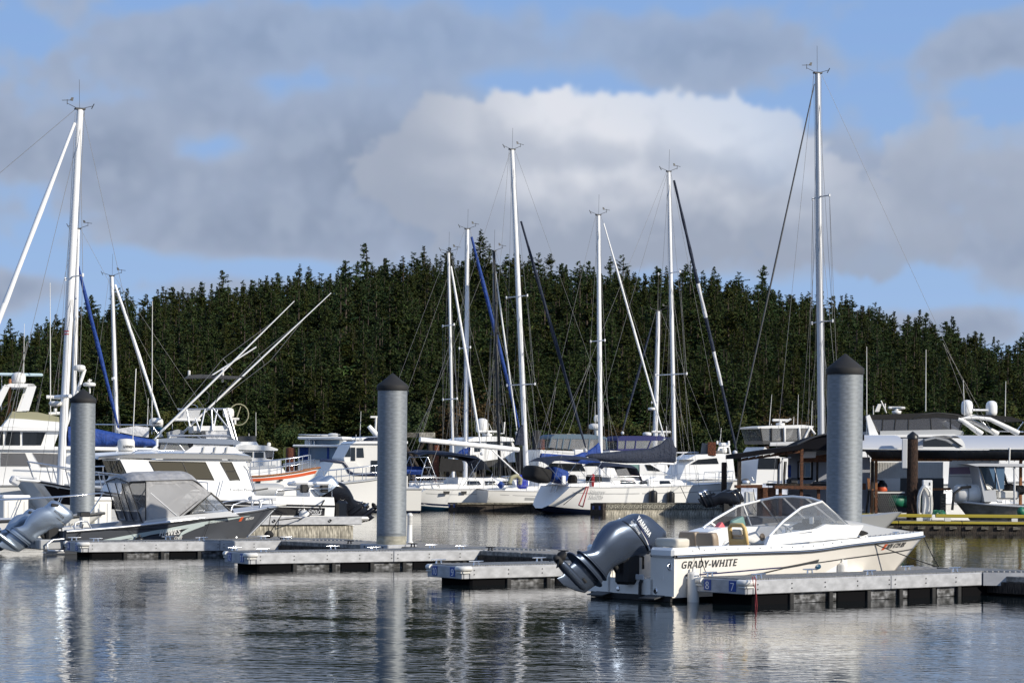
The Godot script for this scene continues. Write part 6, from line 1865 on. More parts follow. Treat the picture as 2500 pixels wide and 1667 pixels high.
func build_left() -> void:
	# flybridge yacht at the left edge
	var b := motor_yacht("flybridge_yacht", "white flybridge yacht with an olive bridge cover, at the left edge", "motor yacht", {"at": [-190, 1220, 112.0], "ang": 14.0, "L": 14.0, "B": 4.2, "sheer": [1.5, 1.5, 1.55, 1.65, 1.8, 2.1]})
	var w := 1.7
	hpx(b, "lower_house", "white", [-120, 1095, 190, 1097, 205, 1150, 240, 1190, -140, 1190], w, con(w))
	slabs(b, "saloon_window", "smoke", [78, 1106, 150, 1108, 150, 1140, 98, 1140], w, 0.03)
	slabs(b, "saloon_window", "smoke", [0, 1106, 60, 1106, 74, 1138, 0, 1138], w, 0.03)
	hpx(b, "deck_brow", "white", [-120, 1086, 190, 1091, 195, 1099, -120, 1096], w + 0.2, con(w + 0.2))
	hpx(b, "pilothouse", "white", [-110, 1048, 145, 1050, 130, 1090, -110, 1090], w - 0.25, con(w - 0.25))
	slabs(b, "pilothouse_window", "darkglass", [13, 1054, 48, 1054, 48, 1087, 11, 1087], w - 0.25, 0.03)
	slabs(b, "pilothouse_window", "darkglass", [54, 1055, 110, 1056, 99, 1087, 54, 1087], w - 0.25, 0.03)
	slabs(b, "pilothouse_window", "darkglass", [-60, 1054, 6, 1054, 6, 1087, -60, 1087], w - 0.25, 0.03)
	hpx(b, "pilothouse_roof", "white", [-120, 1040, 158, 1044, 160, 1052, -120, 1050], w, con(w))
	hpx(b, "flybridge_coaming", "white", [4, 1041, 20, 1021, 60, 1023, 143, 1030, 146, 1045], w - 0.2, con(w - 0.2))
	hpx(b, "bridge_cover", "olive", [17, 1025, 29, 1004, 90, 1006, 143, 1018, 144, 1031, 60, 1023], w - 0.3, con(w - 0.3))
	for s in [1.0, -1.0]:
		obj("arch_leg", MB.new().sheet(b.ql([44, 1003, 69, 1003, 87, 944, 80, 937, 67, 938], w - 0.3), func(_y): return s * (w - 0.4), 0.2), "white", b.n)
		obj("arch_leg", MB.new().sheet(b.ql([-30, 1003, -6, 1003, 22, 945, 10, 938], w - 0.3), func(_y): return s * (w - 0.4), 0.2), "white", b.n)
	hpx(b, "arch_top", "white", [6, 943, 24, 936, 80, 937, 86, 943, 40, 946], w - 0.3, con(w - 0.2))
	bar(b, b.q3(48, 917, 0.3), 2.1, "paleblue")
	dish(b, b.q3(44, 930, 0.3), 0.33, 0.4)
	whip(b, 55, 1000, 58, 790, 0.5)
	whip(b, 122, 1080, 121, 690, 1.2, 0.03)
	whip(b, 2, 1000, 3, 910, 0.0)
	obj("flagstaff", MB.new().tube([b.q3(21, 1008, 0.6), b.q3(23, 925, 0.6)], 0.07, 6), "freshwood", b.n)
	pipe(b, "rigging", "wire", [b.q3l([0, 1004, 58, 945], 0.3), b.q3l([28, 1000, 40, 948], 0.3)], 0.015)
	rails(b, 0.5, 0.97, 0.8)
	# yacht with antenna mast left of the piling
	pipe(b, "antenna_mast", "white", [[b.q3(112, 969, -0.2), b.q3(158, 971, -0.2)], [b.q3(160, 1040, -0.2), b.q3(206, 901, -0.2)], [b.q3(205, 903, -0.2), b.q3(190, 903, -0.2)]], 0.09, 8)
	dish(b, b.q3(193, 902, -0.2), 0.28, 0.22)
	pipe(b, "horn_stack", "white", [[b.q3(128, 985, 0.3), b.q3(150, 987, 0.3)], [b.q3(118, 1010, 0.3), b.q3(146, 1009, 0.3)], [b.q3(134, 1006, 0.3), b.q3(134, 997, 0.3)]], 0.08, 6)
	dish(b, b.q3(217, 941, 0.0), 0.3, 0.15)
	pipe(b, "anemometer", "offwhite", [[b.q3(218, 960, 0), b.q3(217, 925, 0)], [b.q3(213, 930, 0), b.q3(223, 928, 0)]], 0.04, 5)
	# sport fishing boat with a tower
	b = motor_yacht("tower_boat", "sport fishing boat with an aluminium tower and two long outriggers", "fishing boat", {"at": [640, 1225, 112.0], "ang": 12.0, "flip": -1.0, "L": 11.5, "B": 3.8})
	w = 1.6
	hpx(b, "cabin", "white", [385, 1100, 560, 1104, 590, 1170, 330, 1170], w, con(w))
	slabs(b, "cabin_window", "smoke", [395, 1108, 520, 1110, 535, 1140, 375, 1140], w, 0.03)
	hpx(b, "hardtop", "alu", [364, 1073, 420, 1070, 560, 1074, 573, 1082, 560, 1087, 400, 1082, 366, 1079], w, con(w))
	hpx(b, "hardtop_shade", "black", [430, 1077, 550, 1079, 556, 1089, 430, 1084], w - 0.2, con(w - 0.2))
	slabs(b, "clear_curtain", "whitecloth", [459, 1084, 545, 1087, 548, 1106, 455, 1106], w - 0.1, 0.01)
	slabs(b, "windscreen_curtain", "vinyl", [383, 1080, 440, 1076, 455, 1104, 378, 1103], w - 0.15, 0.01)
	obj("dash", MB.new().sheet(b.ql([378, 1096, 450, 1094, 458, 1104, 376, 1105], w - 0.3), con(w - 0.4), 0.1), "black", b.n)
	hpx(b, "bridge_top", "white", [460, 1042, 550, 1041, 555, 1049, 552, 1053, 462, 1053], w - 0.3, con(w - 0.3))
	slabs(b, "bridge_curtain", "whitecloth", [490, 1053, 550, 1053, 552, 1072, 492, 1072], w - 0.35, 0.01)
	hpx(b, "bridge_seat", "offwhite", [459, 1043, 490, 1044, 490, 1058, 460, 1058], 0.8, con(0.8))
	hpx(b, "helm_pod", "grey", [405, 1056, 428, 1049, 440, 1052, 446, 1070, 408, 1071], 0.7, con(0.7))
	var tw := []
	for z in [1.2, -1.2]:
		tw.append(b.q3l([434, 999, 550, 998], z))
		for e in [[548, 998, 572, 1078], [557, 998, 578, 1076], [545, 998, 566, 1070], [500, 998, 488, 1053], [516, 1000, 518, 1052], [530, 1000, 519, 1052], [518, 995, 556, 1045], [448, 998, 372, 1076], [455, 1000, 462, 1040], [476, 1020, 488, 1054]]:
			tw.append([b.q3(e[0], e[1], z), b.q3(e[2], e[3], z * 1.15)])
		tw.append(b.q3l([410, 1063, 550, 1063, 572, 1066], z * 1.1))
		tw.append(b.q3l([418, 1064, 480, 1064, 490, 1070], z))
		tw.append(b.q3l([372, 1078, 338, 1103], z * 1.2))
		tw.append(b.q3l([415, 1064, 397, 1104], z * 1.2))
		tw.append(b.q3l([430, 1078, 452, 1104], z * 1.2))
	for p in [434.0, 550.0]: tw.append([b.q3(p, 998, 1.2), b.q3(p, 998, -1.2)])
	pipe(b, "tower", "alu", tw, 0.042, 6)
	obj("tower_panel", MB.new().slab(b.q3(444, 1002, 0.9), b.q3(490, 1001, 0.9), b.q3(482, 1024, 1.0), b.q3(428, 1025, 1.0), 0.03), "lightgrey", b.n)
	obj("tower_shelf", MB.new().box(b.q3(455, 1025, 0.6), V(1.2, 0.12, 1.2), Basis(), 0.03), "white", b.n)
	var rim := []
	for i in 13: rim.append(b.q3(468, 994, 0.3) + V(cos(TAU * i / 12) * 0.26, sin(TAU * i / 12) * 0.14, sin(TAU * i / 12) * 0.2))
	pipe(b, "tower_wheel", "chrome", [rim], 0.02, 5)
	var og := []
	for e in [[397, 1104, 515, 990, 808, 715, 1.3], [392, 1054, 480, 970, 718, 735, -1.3]]:
		og.append([b.q3(e[0], e[1], e[6]), b.q3(e[2], e[3], e[6]), b.q3(e[4], e[5], e[6])])
	for e in og: obj("outrigger", MB.new().tube([e[0], e[1], e[1].lerp(e[2], 0.5), e[2]], [0.06, 0.055, 0.04, 0.02], 6), "mastwhite", b.n)
	pipe(b, "outrigger_stay", "wire", [b.q3l([515, 990, 637, 862, 742, 778], 1.3), b.q3l([515, 990, 660, 880, 742, 778], 1.3), [b.q3(630, 862, 1.1), b.q3(646, 892, 1.5)], b.q3l([440, 1000, 543, 876, 660, 790], -1.3), b.q3l([544, 876, 566, 903], -1.3)], 0.012, 4)
	pipe(b, "gin_pole", "mastwhite", [b.q3l([509, 921, 625, 847], 0.2)], 0.035, 6)
	obj("tower_shade", MB.new().house(b.ql([446, 925, 455, 919, 480, 917, 560, 921, 592, 922, 560, 926, 500, 924, 455, 925], 0.9), con(0.9)), "darkgrey", b.n)
	pipe(b, "shade_post", "darkgrey", [b.q3l([500, 925, 496, 950, 510, 962, 508, 980, 486, 997], 0.0), b.q3l([560, 926, 535, 960, 520, 995], 0.9)], 0.02, 5)
	obj("shade_light", MB.new().box(b.q3(461, 912, 0.5), V(0.12, 0.3, 0.1), Basis(), 0.03).box(b.q3(543, 915, 0.5), V(0.1, 0.7, 0.1), Basis(), 0.03), "offwhite", b.n)
	dish(b, b.q3(380, 1036, 0.4), 0.33, 0.3)
	obj("radar_base", MB.new().lathe([Vector2(0.2, -0.2), Vector2(0.32, 0)], 16, Transform3D(Basis(), b.q3(380, 1043, 0.4))), "bluepaint", b.n)
	text("radar_lettering", "FURUNO", 0.1, Transform3D(Basis(V(-1, 0, 0), V(0, 1, 0), V(0, 0, -1)), b.q3(380, 1034, 0.4) + V(0, 0, -0.345)), "black", b.n, 0.004, true, "Droid Sans", 0.42)
	obj("radar_leg", MB.new().slab(b.q3(378, 1046, 0.4), b.q3(388, 1046, 0.4), b.q3(398, 1066, 0.4), b.q3(386, 1068, 0.4), 0.15), "white", b.n)
	var hoop := []
	for i in 12:
		var a := lerpf(-0.5, 4.2, i / 11.0)
		hoop.append(b.q3(582 + 24 * sin(a - 0.6), 1012 - 26 * cos(a - 0.6), 0.4))
	hoop.append(b.q3(571, 1048, 0.4))
	pipe(b, "net_hoop", "olive", [hoop, b.q3l([572, 1035, 587, 992], 0.4)], 0.03, 5)
	dish(b, b.q3(557, 1014, 0.0), 0.26, 0.35)
	pipe(b, "camera_arm", "offwhite", [b.q3l([560, 1022, 583, 1023], 0.0), b.q3l([573, 1025, 573, 1036], 0.0)], 0.06, 6)
	whip(b, 370, 1060, 371, 735, 0.6, 0.03)
	whip(b, 358, 1060, 361, 972, 0.3)
	whip(b, 420, 1047, 420, 1034, 0.0)
	for z in [1.3, -1.3]: pipe(b, "bridge_rail", "chrome", [b.q3l([230, 1036, 370, 1038, 385, 1060], z)], 0.03, 5)
	obj("folded_sail", MB.new().house(b.ql([280, 1048, 330, 1040, 362, 1044, 360, 1068, 330, 1064, 290, 1055], 0.3), con(0.25)), "whitecloth", b.n)
	# pilothouse trawler
	b = motor_yacht("pilothouse_trawler", "small white pilothouse trawler behind the cabin cruiser's stern", "trawler", {"at": [540, 1216, 128.0], "ang": 10.0, "L": 9.5, "B": 3.2, "sheer": [1.3, 1.3, 1.4, 1.55, 1.75, 2.0]})
	w = 1.3
	hpx(b, "house", "white", [578, 1100, 646, 1101, 650, 1120, 686, 1124, 686, 1145, 580, 1160], w, con(w))
	hpx(b, "roof", "white", [573, 1090, 600, 1085, 655, 1088, 678, 1096, 677, 1100, 573, 1098], w + 0.1, con(w + 0.1))
	slabs(b, "window", "darkglass", [594, 1103, 616, 1103, 616, 1116, 592, 1116], w, 0.03)
	slabs(b, "window", "darkglass", [621, 1103, 643, 1104, 643, 1117, 621, 1117], w, 0.03)
	slabs(b, "dark_curtain", "smoke", [648, 1099, 667, 1099, 665, 1117, 648, 1117], w, 0.02)
	hpx(b, "upper_deck", "white", [575, 1078, 625, 1078, 633, 1090, 575, 1090], w - 0.2, con(w - 0.2))
	hpx(b, "stack_cover", "darkgrey", [577, 1065, 625, 1064, 625, 1078, 577, 1077], 0.8, con(0.8))
	whip(b, 624, 1065, 624, 1006, 0.3)
	whip(b, 607, 1064, 607, 1058, 0.3)
	dish(b, b.q3(656, 1087, 0.0), 0.1, 0.15)
	pipe(b, "post", "chrome", [b.q3l([668, 1098, 665, 1122], 1.2), b.q3l([668, 1098, 665, 1122], -1.2)], 0.03, 5)
	rails(b, 0.3, 0.95)
	# orange striped double-ender
	b = motor_yacht("motorsailer", "white motorsailer with an orange stripe under its rail and a bowsprit", "motorsailer", {"at": [520, 1215, 116.0], "ang": 13.0, "L": 5.2, "B": 2.5, "sheer": [1.98, 1.98, 2.02, 2.12, 2.27, 2.46], "rub": "freshwood"})
	band(b, "orange_stripe", "orange", 0.02, 0.98, fixed(0.885), fixed(0.95), 0.02)
	band(b, "boot_stripe", "black", 0.02, 0.98, fixed(0.16), fixed(0.2), 0.01)
	slabs(b, "hull_port", "black", [624, 1175, 635, 1174, 635, 1179, 624, 1180], 1.2, 0.06)
	slabs(b, "hull_port", "black", [680, 1171, 690, 1170, 689, 1174, 679, 1175], 1.12, 0.06)
	obj("bowsprit", MB.new().tube([b.q3(735, 1150, 0), b.q3(778, 1142, 0)], [0.09, 0.06], 8), "freshwood", b.n)
	pipe(b, "bowsprit_rail", "chrome", [b.q3l([735, 1150, 740, 1125, 768, 1122, 770, 1143], 0.25), b.q3l([735, 1150, 740, 1125, 768, 1122, 770, 1143], -0.25), b.q3l([680, 1140, 740, 1125], 0.5), b.q3l([690, 1133, 768, 1122], 0.5), b.q3l([765, 1150, 758, 1175], 0)], 0.025, 5)
	hpx(b, "trunk_cabin", "white", [600, 1148, 690, 1142, 700, 1158, 600, 1166], 0.8, con(0.8))
	obj("furled_boom", MB.new().tube(b.q3l([605, 1146, 672, 1141], 0.0), 0.13, 8), "grey", b.n)
	rails(b, 0.15, 0.9, 0.7)
	# flybridge cruiser seen from astern
	b = motor_yacht("aft_cabin_cruiser", "white flybridge cruiser seen from astern, with blue and clear curtains", "motor yacht", {"at": [775, 1200, 150.0], "ang": 72.0, "L": 11.0, "B": 4.0})
	var dp := 150.0
	var ctr := b.q3(790, 1100, 0)
	for e in [["lower_house", "white", 1087, 1190, 1.55, 0.4, 6.0], ["brow", "white", 1086, 1092, 1.75, 0.0, 6.3], ["bridge", "white", 1073, 1087, 1.35, 1.0, 5.0], ["bridge_roof", "white", 1066, 1073, 1.55, 0.3, 5.4]]:
		var yl := b.q3(790, e[3], 0).y
		var yh := b.q3(790, e[2], 0).y
		obj(e[0], MB.new().box(V((e[5] + e[6]) / 2, (yl + yh) / 2, 0), V(e[6] - e[5], yh - yl, e[4] * 2), Basis(), 0.06), e[1], b.n)
	obj("aft_curtain", MB.new().box(V(0.36, b.q3(790, 1107, 0).y, 0.3), V(0.04, 0.75, 2.0)), "blueglass", b.n)
	obj("blue_curtain", MB.new().box(V(0.36, b.q3(790, 1107, 0).y, -1.1), V(0.05, 0.8, 0.6)).box(V(0.33, b.q3(790, 1107, 0).y, 0.55), V(0.05, 0.8, 0.12)), "blue", b.n)
	obj("bridge_window", MB.new().box(V(0.97, b.q3(790, 1079, 0).y, 0.1), V(0.05, 0.26, 1.9), Basis(), 0.02), "blueglass", b.n)
	obj("side_window", MB.new().box(V(2.5, b.q3(790, 1079, 0).y, 1.36), V(2.2, 0.26, 0.05)).box(V(2.5, b.q3(790, 1107, 0).y, 1.56), V(3.2, 0.6, 0.05)), "darkglass", b.n)
	obj("bridge_rail", MB.new().tube([V(0.2, b.q3(790, 1066, 0).y + 0.12, 1.4), V(0.2, b.q3(790, 1066, 0).y + 0.12, -1.4), V(5.0, b.q3(790, 1066, 0).y + 0.12, -1.4)], 0.03, 5), "white", b.n)
	dish(b, V(2.0, b.q3(790, 1063, 0).y, 0.2), 0.32, 0.16)
	pipe(b, "stern_ladder", "chrome", [[V(0.2, 1.2, -0.6), V(0.8, 4.2, -0.9)], [V(0.2, 1.2, -0.3), V(0.8, 4.2, -0.6)]], 0.04, 5)
	obj("blue_bag", MB.new().box(V(0.3, 1.9, -1.0), V(0.4, 0.5, 1.0), Basis(), 0.15), "blue", b.n)
	# trawler with the dark blue rail
	b = motor_yacht("trawler", "white trawler with a curving dark blue rail, left of the middle piling", "trawler", {"at": [1010, 1228, 134.0], "ang": 16.0, "flip": -1.0, "L": 6.0, "B": 3.9, "sheer": [1.3, 1.3, 1.3, 1.35, 1.45, 1.6], "hull": "offwhite", "rub": "grey"})
	w = 1.75
	hpx(b, "forecastle", "offwhite", [777, 1139, 786, 1124, 837, 1129, 845, 1140, 852, 1153, 864, 1159, 960, 1161, 960, 1196, 760, 1196, 756, 1170], w, con(w))
	for zz in [w, -w]: pipe(b, "blue_rail", "navypaint", [b.q3l([780, 1124, 790, 1123, 837, 1128, 846, 1140, 852, 1152, 864, 1158, 960, 1160], zz)], 0.09, 6)
	w = 1.6
	hpx(b, "pilothouse", "offwhite", [810, 1118, 826, 1088, 838, 1080, 925, 1081, 960, 1084, 960, 1120, 925, 1160, 820, 1160], w, con(w))
	slabs(b, "pilothouse_window", "darkglass", [812, 1115, 825, 1091, 826, 1115], w, 0.03)
	slabs(b, "pilothouse_door", "darkglass", [827, 1093, 837, 1093, 837, 1125, 827, 1125], w, 0.03)
	slabs(b, "pilothouse_window", "darkglass", [841, 1094, 856, 1094, 858, 1117, 841, 1117], w, 0.03)
	slabs(b, "saloon_window", "darkglass", [875, 1124, 898, 1124, 898, 1153, 874, 1153], w, 0.03)
	slabs(b, "saloon_window", "darkglass", [904, 1125, 922, 1125, 922, 1153, 904, 1153], w, 0.03)
	hpx(b, "house_roof", "white", [828, 1084, 838, 1078, 960, 1078, 960, 1084], w + 0.15, con(w + 0.15))
	hpx(b, "bridge_coaming", "white", [908, 1072, 960, 1072, 960, 1112, 908, 1112], w - 0.2, con(w - 0.2))
	hpx(b, "bridge_cover", "navy", [886, 1073, 896, 1068, 922, 1067, 922, 1088, 895, 1087], w - 0.5, con(w - 0.5))
	pipe(b, "bridge_rail", "chrome", [b.q3l([858, 1068, 922, 1066], 1.3), b.q3l([858, 1068, 864, 1080, 922, 1084], 1.3), b.q3l([858, 1068, 922, 1066], -1.3), b.q3l([866, 1080, 866, 1112], 1.4)], 0.03, 5)
	obj("boom_crane", MB.new().tube(b.q3l([880, 1110, 874, 1085, 865, 1081], 0.8), 0.13, 8).tube(b.q3l([930, 1075, 900, 1040], 0.0), [0.2, 0.12], 8), "white", b.n)
	whip(b, 878, 1080, 881, 1004, 0.5)
	whip(b, 869, 1082, 869, 1060, 0.5)
	pipe(b, "radar_post", "offwhite", [b.q3l([904, 1018, 925, 1018], 0), b.q3l([918, 1018, 916, 1070], 0)], 0.06, 6)
	obj("life_ring", MB.new().tube([V(1.6, 1.7, 2.0), V(1.7, 2.0, 2.0), V(1.9, 1.8, 2.0), V(1.75, 1.6, 2.0)], 0.06, 6), "red", b.n)
	for x in [800, 817, 835]: slabs(b, "hull_port", "black", [x - 3, 1171, x + 3, 1171, x + 3, 1176, x - 3, 1176], 1.9, 0.1)
	# white inflatable-like tender by the silver outboards and grey tender behind the cruiser
	b = motor_yacht("tender", "small grey tender between the orange striped motorsailer and the cruiser's stern", "dinghy", {"at": [640, 1225, 104.0], "ang": 16.0, "L": 4.0, "B": 1.7, "sheer": [0.9, 0.9, 0.92, 1.0, 1.1, 1.2], "hull": "lightgrey"})
	obj("thwart", MB.new().box(V(1.6, 0.85, 0), V(0.4, 0.08, 1.3)), "offwhite", b.n)
	obj("motor", MB.new().box(V(0.1, 1.4, 0), V(0.3, 0.5, 0.3), Basis(), 0.1), "black", b.n)
func enclosure(b: Boat, m: String, roof: Array, side: Array, w: float, posts: Array) -> void:
	hpx(b, "canvas_roof", m, roof, w, con(w))
	slabs(b, "clear_curtain", "vinyl", side, w - 0.04, 0.01)
	var s := MB.new()
	for e in posts:
		for z in [w - 0.03, 0.03 - w]: s.tube([b.q3(e[0], e[1], z), b.q3(e[2], e[3], z)], 0.05, 5)
	obj("curtain_seams", s, m, b.n)
func build_middle() -> void:
	# cruiser behind the bare boom: pilot boat with a dome
	var b := motor_yacht("pilot_cruiser", "white raised-bridge cruiser with a satellite dome, behind the bare white boom", "motor yacht", {"at": [1120, 1205, 160.0], "ang": 25.0, "L": 11.0, "B": 3.8})
	var w := 1.6
	hpx(b, "bridge", "white", [1145, 1086, 1160, 1076, 1250, 1077, 1256, 1086, 1258, 1128, 1140, 1128], w, con(w))
	slabs(b, "bridge_window", "darkglass", [1158, 1080, 1175, 1078, 1172, 1102, 1158, 1103], w, 0.03)
	slabs(b, "bridge_window", "darkglass", [1188, 1078, 1216, 1078, 1222, 1090, 1188, 1090], w, 0.03)
	slabs(b, "bridge_window", "darkglass", [1228, 1079, 1248, 1080, 1250, 1092, 1228, 1091], w, 0.03)
	hpx(b, "bridge_roof", "white", [1140, 1074, 1160, 1067, 1220, 1065, 1252, 1069, 1256, 1077, 1140, 1078], w + 0.2, con(w + 0.2))
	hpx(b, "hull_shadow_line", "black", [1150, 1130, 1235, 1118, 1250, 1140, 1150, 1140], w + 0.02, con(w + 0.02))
	dish(b, b.q3(1177, 1049, 0), 0.42, 0.75, "offwhite", "satellite_dome")
	pipe(b, "dome_stand", "white", [b.q3l([1178, 1052, 1182, 1066], 0)], 0.1, 8)
	bar(b, b.q3(1192, 1055, 0.5), 1.6)
	whip(b, 1205, 1060, 1194, 1034, 0.4)
	whip(b, 1214, 1064, 1214, 1028, 0.4)
	pipe(b, "light_mast", "offwhite", [b.q3l([1222, 1058, 1230, 1058, 1232, 1030], 0.2)], 0.05, 6)
	# two cruisers with canvas bridges
	b = motor_yacht("canvas_cruiser", "cruiser with a grey blue canvas bridge and clear curtains, behind the navy bimini", "motor yacht", {"at": [1310, 1210, 158.0], "ang": 15.0, "L": 11.5, "B": 3.9})
	hpx(b, "house", "white", [1320, 1098, 1470, 1104, 1480, 1170, 1310, 1170], 1.6, con(1.6))
	hpx(b, "dark_panel", "darkgrey", [1325, 1097, 1390, 1108, 1455, 1110, 1330, 1102], 1.62, con(1.62))
	obj("house_window", MB.new().sheet(b.ql([1340, 1130, 1420, 1132, 1430, 1150, 1340, 1150], 1.6), con(1.61), 0.02), "darkglass", b.n)
	M["canvasblue"] = mat("canvasblue", lin(0.10, 0.15, 0.20), 0.8)
	enclosure(b, "canvasblue", [1347, 1066, 1356, 1060, 1440, 1060, 1478, 1066, 1484, 1072, 1347, 1071], [1347, 1071, 1480, 1072, 1482, 1098, 1410, 1098, 1340, 1092], 1.5, [[1347, 1067, 1340, 1093], [1363, 1067, 1358, 1095], [1377, 1067, 1372, 1096], [1395, 1067, 1388, 1098], [1440, 1067, 1436, 1098], [1480, 1068, 1482, 1098]])
	obj("white_box", MB.new().box(b.q3(1411, 1104, 1.4), V(0.6, 0.35, 0.5), Basis(), 0.04), "white", b.n)
	dish(b, b.q3(1453, 1045, 0), 0.42, 0.3)
	pipe(b, "radar_mast", "offwhite", [b.q3l([1457, 1065, 1456, 1046], 0)], 0.14, 8)
	dish(b, b.q3(1458, 1026, 0.0), 0.22, 0.35)
	whip(b, 1453, 1040, 1453, 980, 0.3)
	whip(b, 1473, 1040, 1473, 981, 0.3)
	b = motor_yacht("canvas_cruiser", "cruiser with a royal blue canvas bridge, behind the high end of the navy sail cover", "motor yacht", {"at": [1475, 1210, 162.0], "ang": 15.0, "L": 12.0, "B": 3.9})
	hpx(b, "house", "white", [1490, 1100, 1620, 1104, 1640, 1170, 1480, 1170], 1.6, con(1.6))
	M["royalcanvas"] = mat("royalcanvas", lin(0.018, 0.022, 0.11), 0.8)
	enclosure(b, "royalcanvas", [1508, 1070, 1518, 1064, 1610, 1064, 1645, 1070, 1645, 1075, 1508, 1076], [1508, 1076, 1630, 1075, 1610, 1096, 1510, 1098], 1.5, [[1508, 1071, 1508, 1098], [1528, 1074, 1526, 1098], [1553, 1074, 1550, 1098], [1590, 1074, 1580, 1098], [1640, 1073, 1622, 1096]])
	hpx(b, "canvas_skirt", "royalcanvas", [1508, 1096, 1610, 1094, 1610, 1101, 1508, 1102], 1.52, con(1.52))
	bar(b, b.q3(1615, 1056, 0), 1.4)
	dish(b, b.q3(1580, 1062, 0), 0.3, 0.2)
	whip(b, 1628, 1064, 1628, 1040, 0.3, 0.04)
	dish(b, b.q3(1593, 1000, 0.0), 0.3, 0.15)
	# grey green sided cruiser with dark windows behind the long sloop
	b = motor_yacht("express_cruiser", "white express cruiser with a curved windscreen, right of the navy sail cover", "motor yacht", {"at": [1500, 1215, 148.0], "ang": 13.0, "L": 10.0, "B": 3.6, "sheer": [1.6, 1.6, 1.65, 1.75, 1.85, 2.0]})
	hpx(b, "teal_panel", "teal", [1540, 1134, 1560, 1134, 1562, 1160, 1540, 1160], 1.5, con(1.5))
	hpx(b, "house", "white", [1562, 1134, 1600, 1134, 1618, 1150, 1630, 1160, 1562, 1160], 1.55, con(1.55))
	slabs(b, "dark_window", "darkglass", [1575, 1134, 1598, 1135, 1612, 1150, 1582, 1148], 1.56, 0.03)
	# white boats behind the right end of the row
	b = motor_yacht("radar_cruiser", "white cruiser with a radar arch beside the rusty headed pilings", "motor yacht", {"at": [1630, 1212, 150.0], "ang": 14.0, "L": 11.0, "B": 3.8})
	hpx(b, "house", "white", [1675, 1135, 1700, 1120, 1760, 1112, 1790, 1115, 1796, 1170, 1660, 1170], 1.6, con(1.6))
	slabs(b, "house_window", "darkglass", [1684, 1134, 1704, 1122, 1750, 1118, 1755, 1132], 1.6, 0.03)
	hpx(b, "bridge", "white", [1740, 1108, 1786, 1108, 1790, 1130, 1740, 1130], 1.2, con(1.2))
	hpx(b, "roof", "white", [1676, 1122, 1700, 1110, 1748, 1108, 1750, 1116, 1700, 1122], 1.5, con(1.5))
	pipe(b, "radar_arch", "white", [b.q3l([1750, 1112, 1756, 1093, 1780, 1091, 1784, 1112], 0.8), b.q3l([1750, 1112, 1756, 1093, 1780, 1091, 1784, 1112], -0.8)], 0.07, 6)
	obj("radar_box", MB.new().box(b.q3(1769, 1085, 0), V(0.62, 0.22, 0.5), Basis(), 0.05), "white", b.n)
	dish(b, b.q3(1766, 1103, 0), 0.25, 0.3)
	obj("side_lights", MB.new().box(b.q3(1752, 1080, 0.3), V(0.1, 0.2, 0.1)).box(b.q3(1780, 1080, 0.3), V(0.1, 0.2, 0.1)), "white", b.n)
	whip(b, 1758, 1080, 1762, 1044, 0.3)
	pipe(b, "davit", "lightgrey", [b.q3l([1652, 1105, 1706, 1104, 1700, 1108], 0.5), b.q3l([1672, 1104, 1660, 1116], 0.5)], 0.05, 5)
	# trawler with the glassed flybridge, behind the workshop's porch
	b = motor_yacht("glassed_bridge_boat", "boat with a boxy clear-curtained flybridge, behind the workshop porch", "motor yacht", {"at": [1835, 1215, 136.0], "ang": 14.0, "flip": 1.0, "L": 11.5, "B": 3.9})
	w = 1.55
	hpx(b, "bridge_roof", "white", [1850, 1042, 1880, 1039, 1960, 1037, 1988, 1040, 1986, 1045, 1852, 1046], w, con(w))
	slabs(b, "clear_curtain", "vinyl", [1853, 1046, 1985, 1045, 1978, 1066, 1960, 1075, 1862, 1077], w - 0.05, 0.01)
	var s := MB.new()
	for e in [[1857, 1045, 1862, 1077], [1884, 1045, 1884, 1077], [1910, 1045, 1911, 1078], [1955, 1045, 1955, 1076], [1984, 1045, 1978, 1066]]:
		for z in [w, -w]: s.tube([b.q3(e[0], e[1], z), b.q3(e[2], e[3], z)], 0.05, 5)
	obj("curtain_seams", s, "black", b.n)
	pipe(b, "white_posts", "white", [b.q3l([1916, 1044, 1916, 1078], w), b.q3l([1952, 1044, 1954, 1074], w), b.q3l([1978, 1044, 1962, 1075], w), b.q3l([1980, 1045, 1990, 1060], w)], 0.07, 5)
	hpx(b, "bridge_base", "darkgrey", [1862, 1076, 1960, 1074, 1960, 1084, 1864, 1084], w, con(w))
	pipe(b, "boom_gangway", "lightgrey", [b.q3l([1880, 1083, 1950, 1081], w), b.q3l([1880, 1086, 1950, 1085], w)], 0.08, 6)
	hpx(b, "house", "white", [1852, 1116, 1868, 1091, 1880, 1100, 1905, 1116, 1990, 1118, 1990, 1180, 1846, 1180], w, con(w))
	slabs(b, "house_window", "darkglass", [1853, 1118, 1905, 1118, 1905, 1145, 1850, 1145], w, 0.03)
	bar(b, b.q3(1906, 1028, 0.0), 1.0)
	obj("solar_panel", MB.new().slab(b.q3(1918, 1030, 0.4), b.q3(1930, 1022, 0.4), b.q3(1934, 1024, -0.4), b.q3(1922, 1031, -0.4), 0.03), "offwhite", b.n)
	for e in [[1879, 1038, 1885, 963, 0.5], [1948, 1037, 1950, 963, 0.0], [1982, 1040, 1984, 978, 0.5], [1938, 1036, 1939, 1017, 0.2], [1884, 1038, 1884, 1034, 0.0]]: whip(b, e[0], e[1], e[2], e[3], e[4])
	# covered boat seen through the porch
	b = motor_yacht("covered_boat", "boat under a white tarpaulin, seen through the workshop porch", "motorboat", {"at": [1780, 1215, 122.0], "ang": 10.0, "L": 8.0, "B": 2.8, "sheer": [0.95, 0.95, 1.0, 1.05, 1.1, 1.2]})
	var tp := MB.new()
	var rows := []
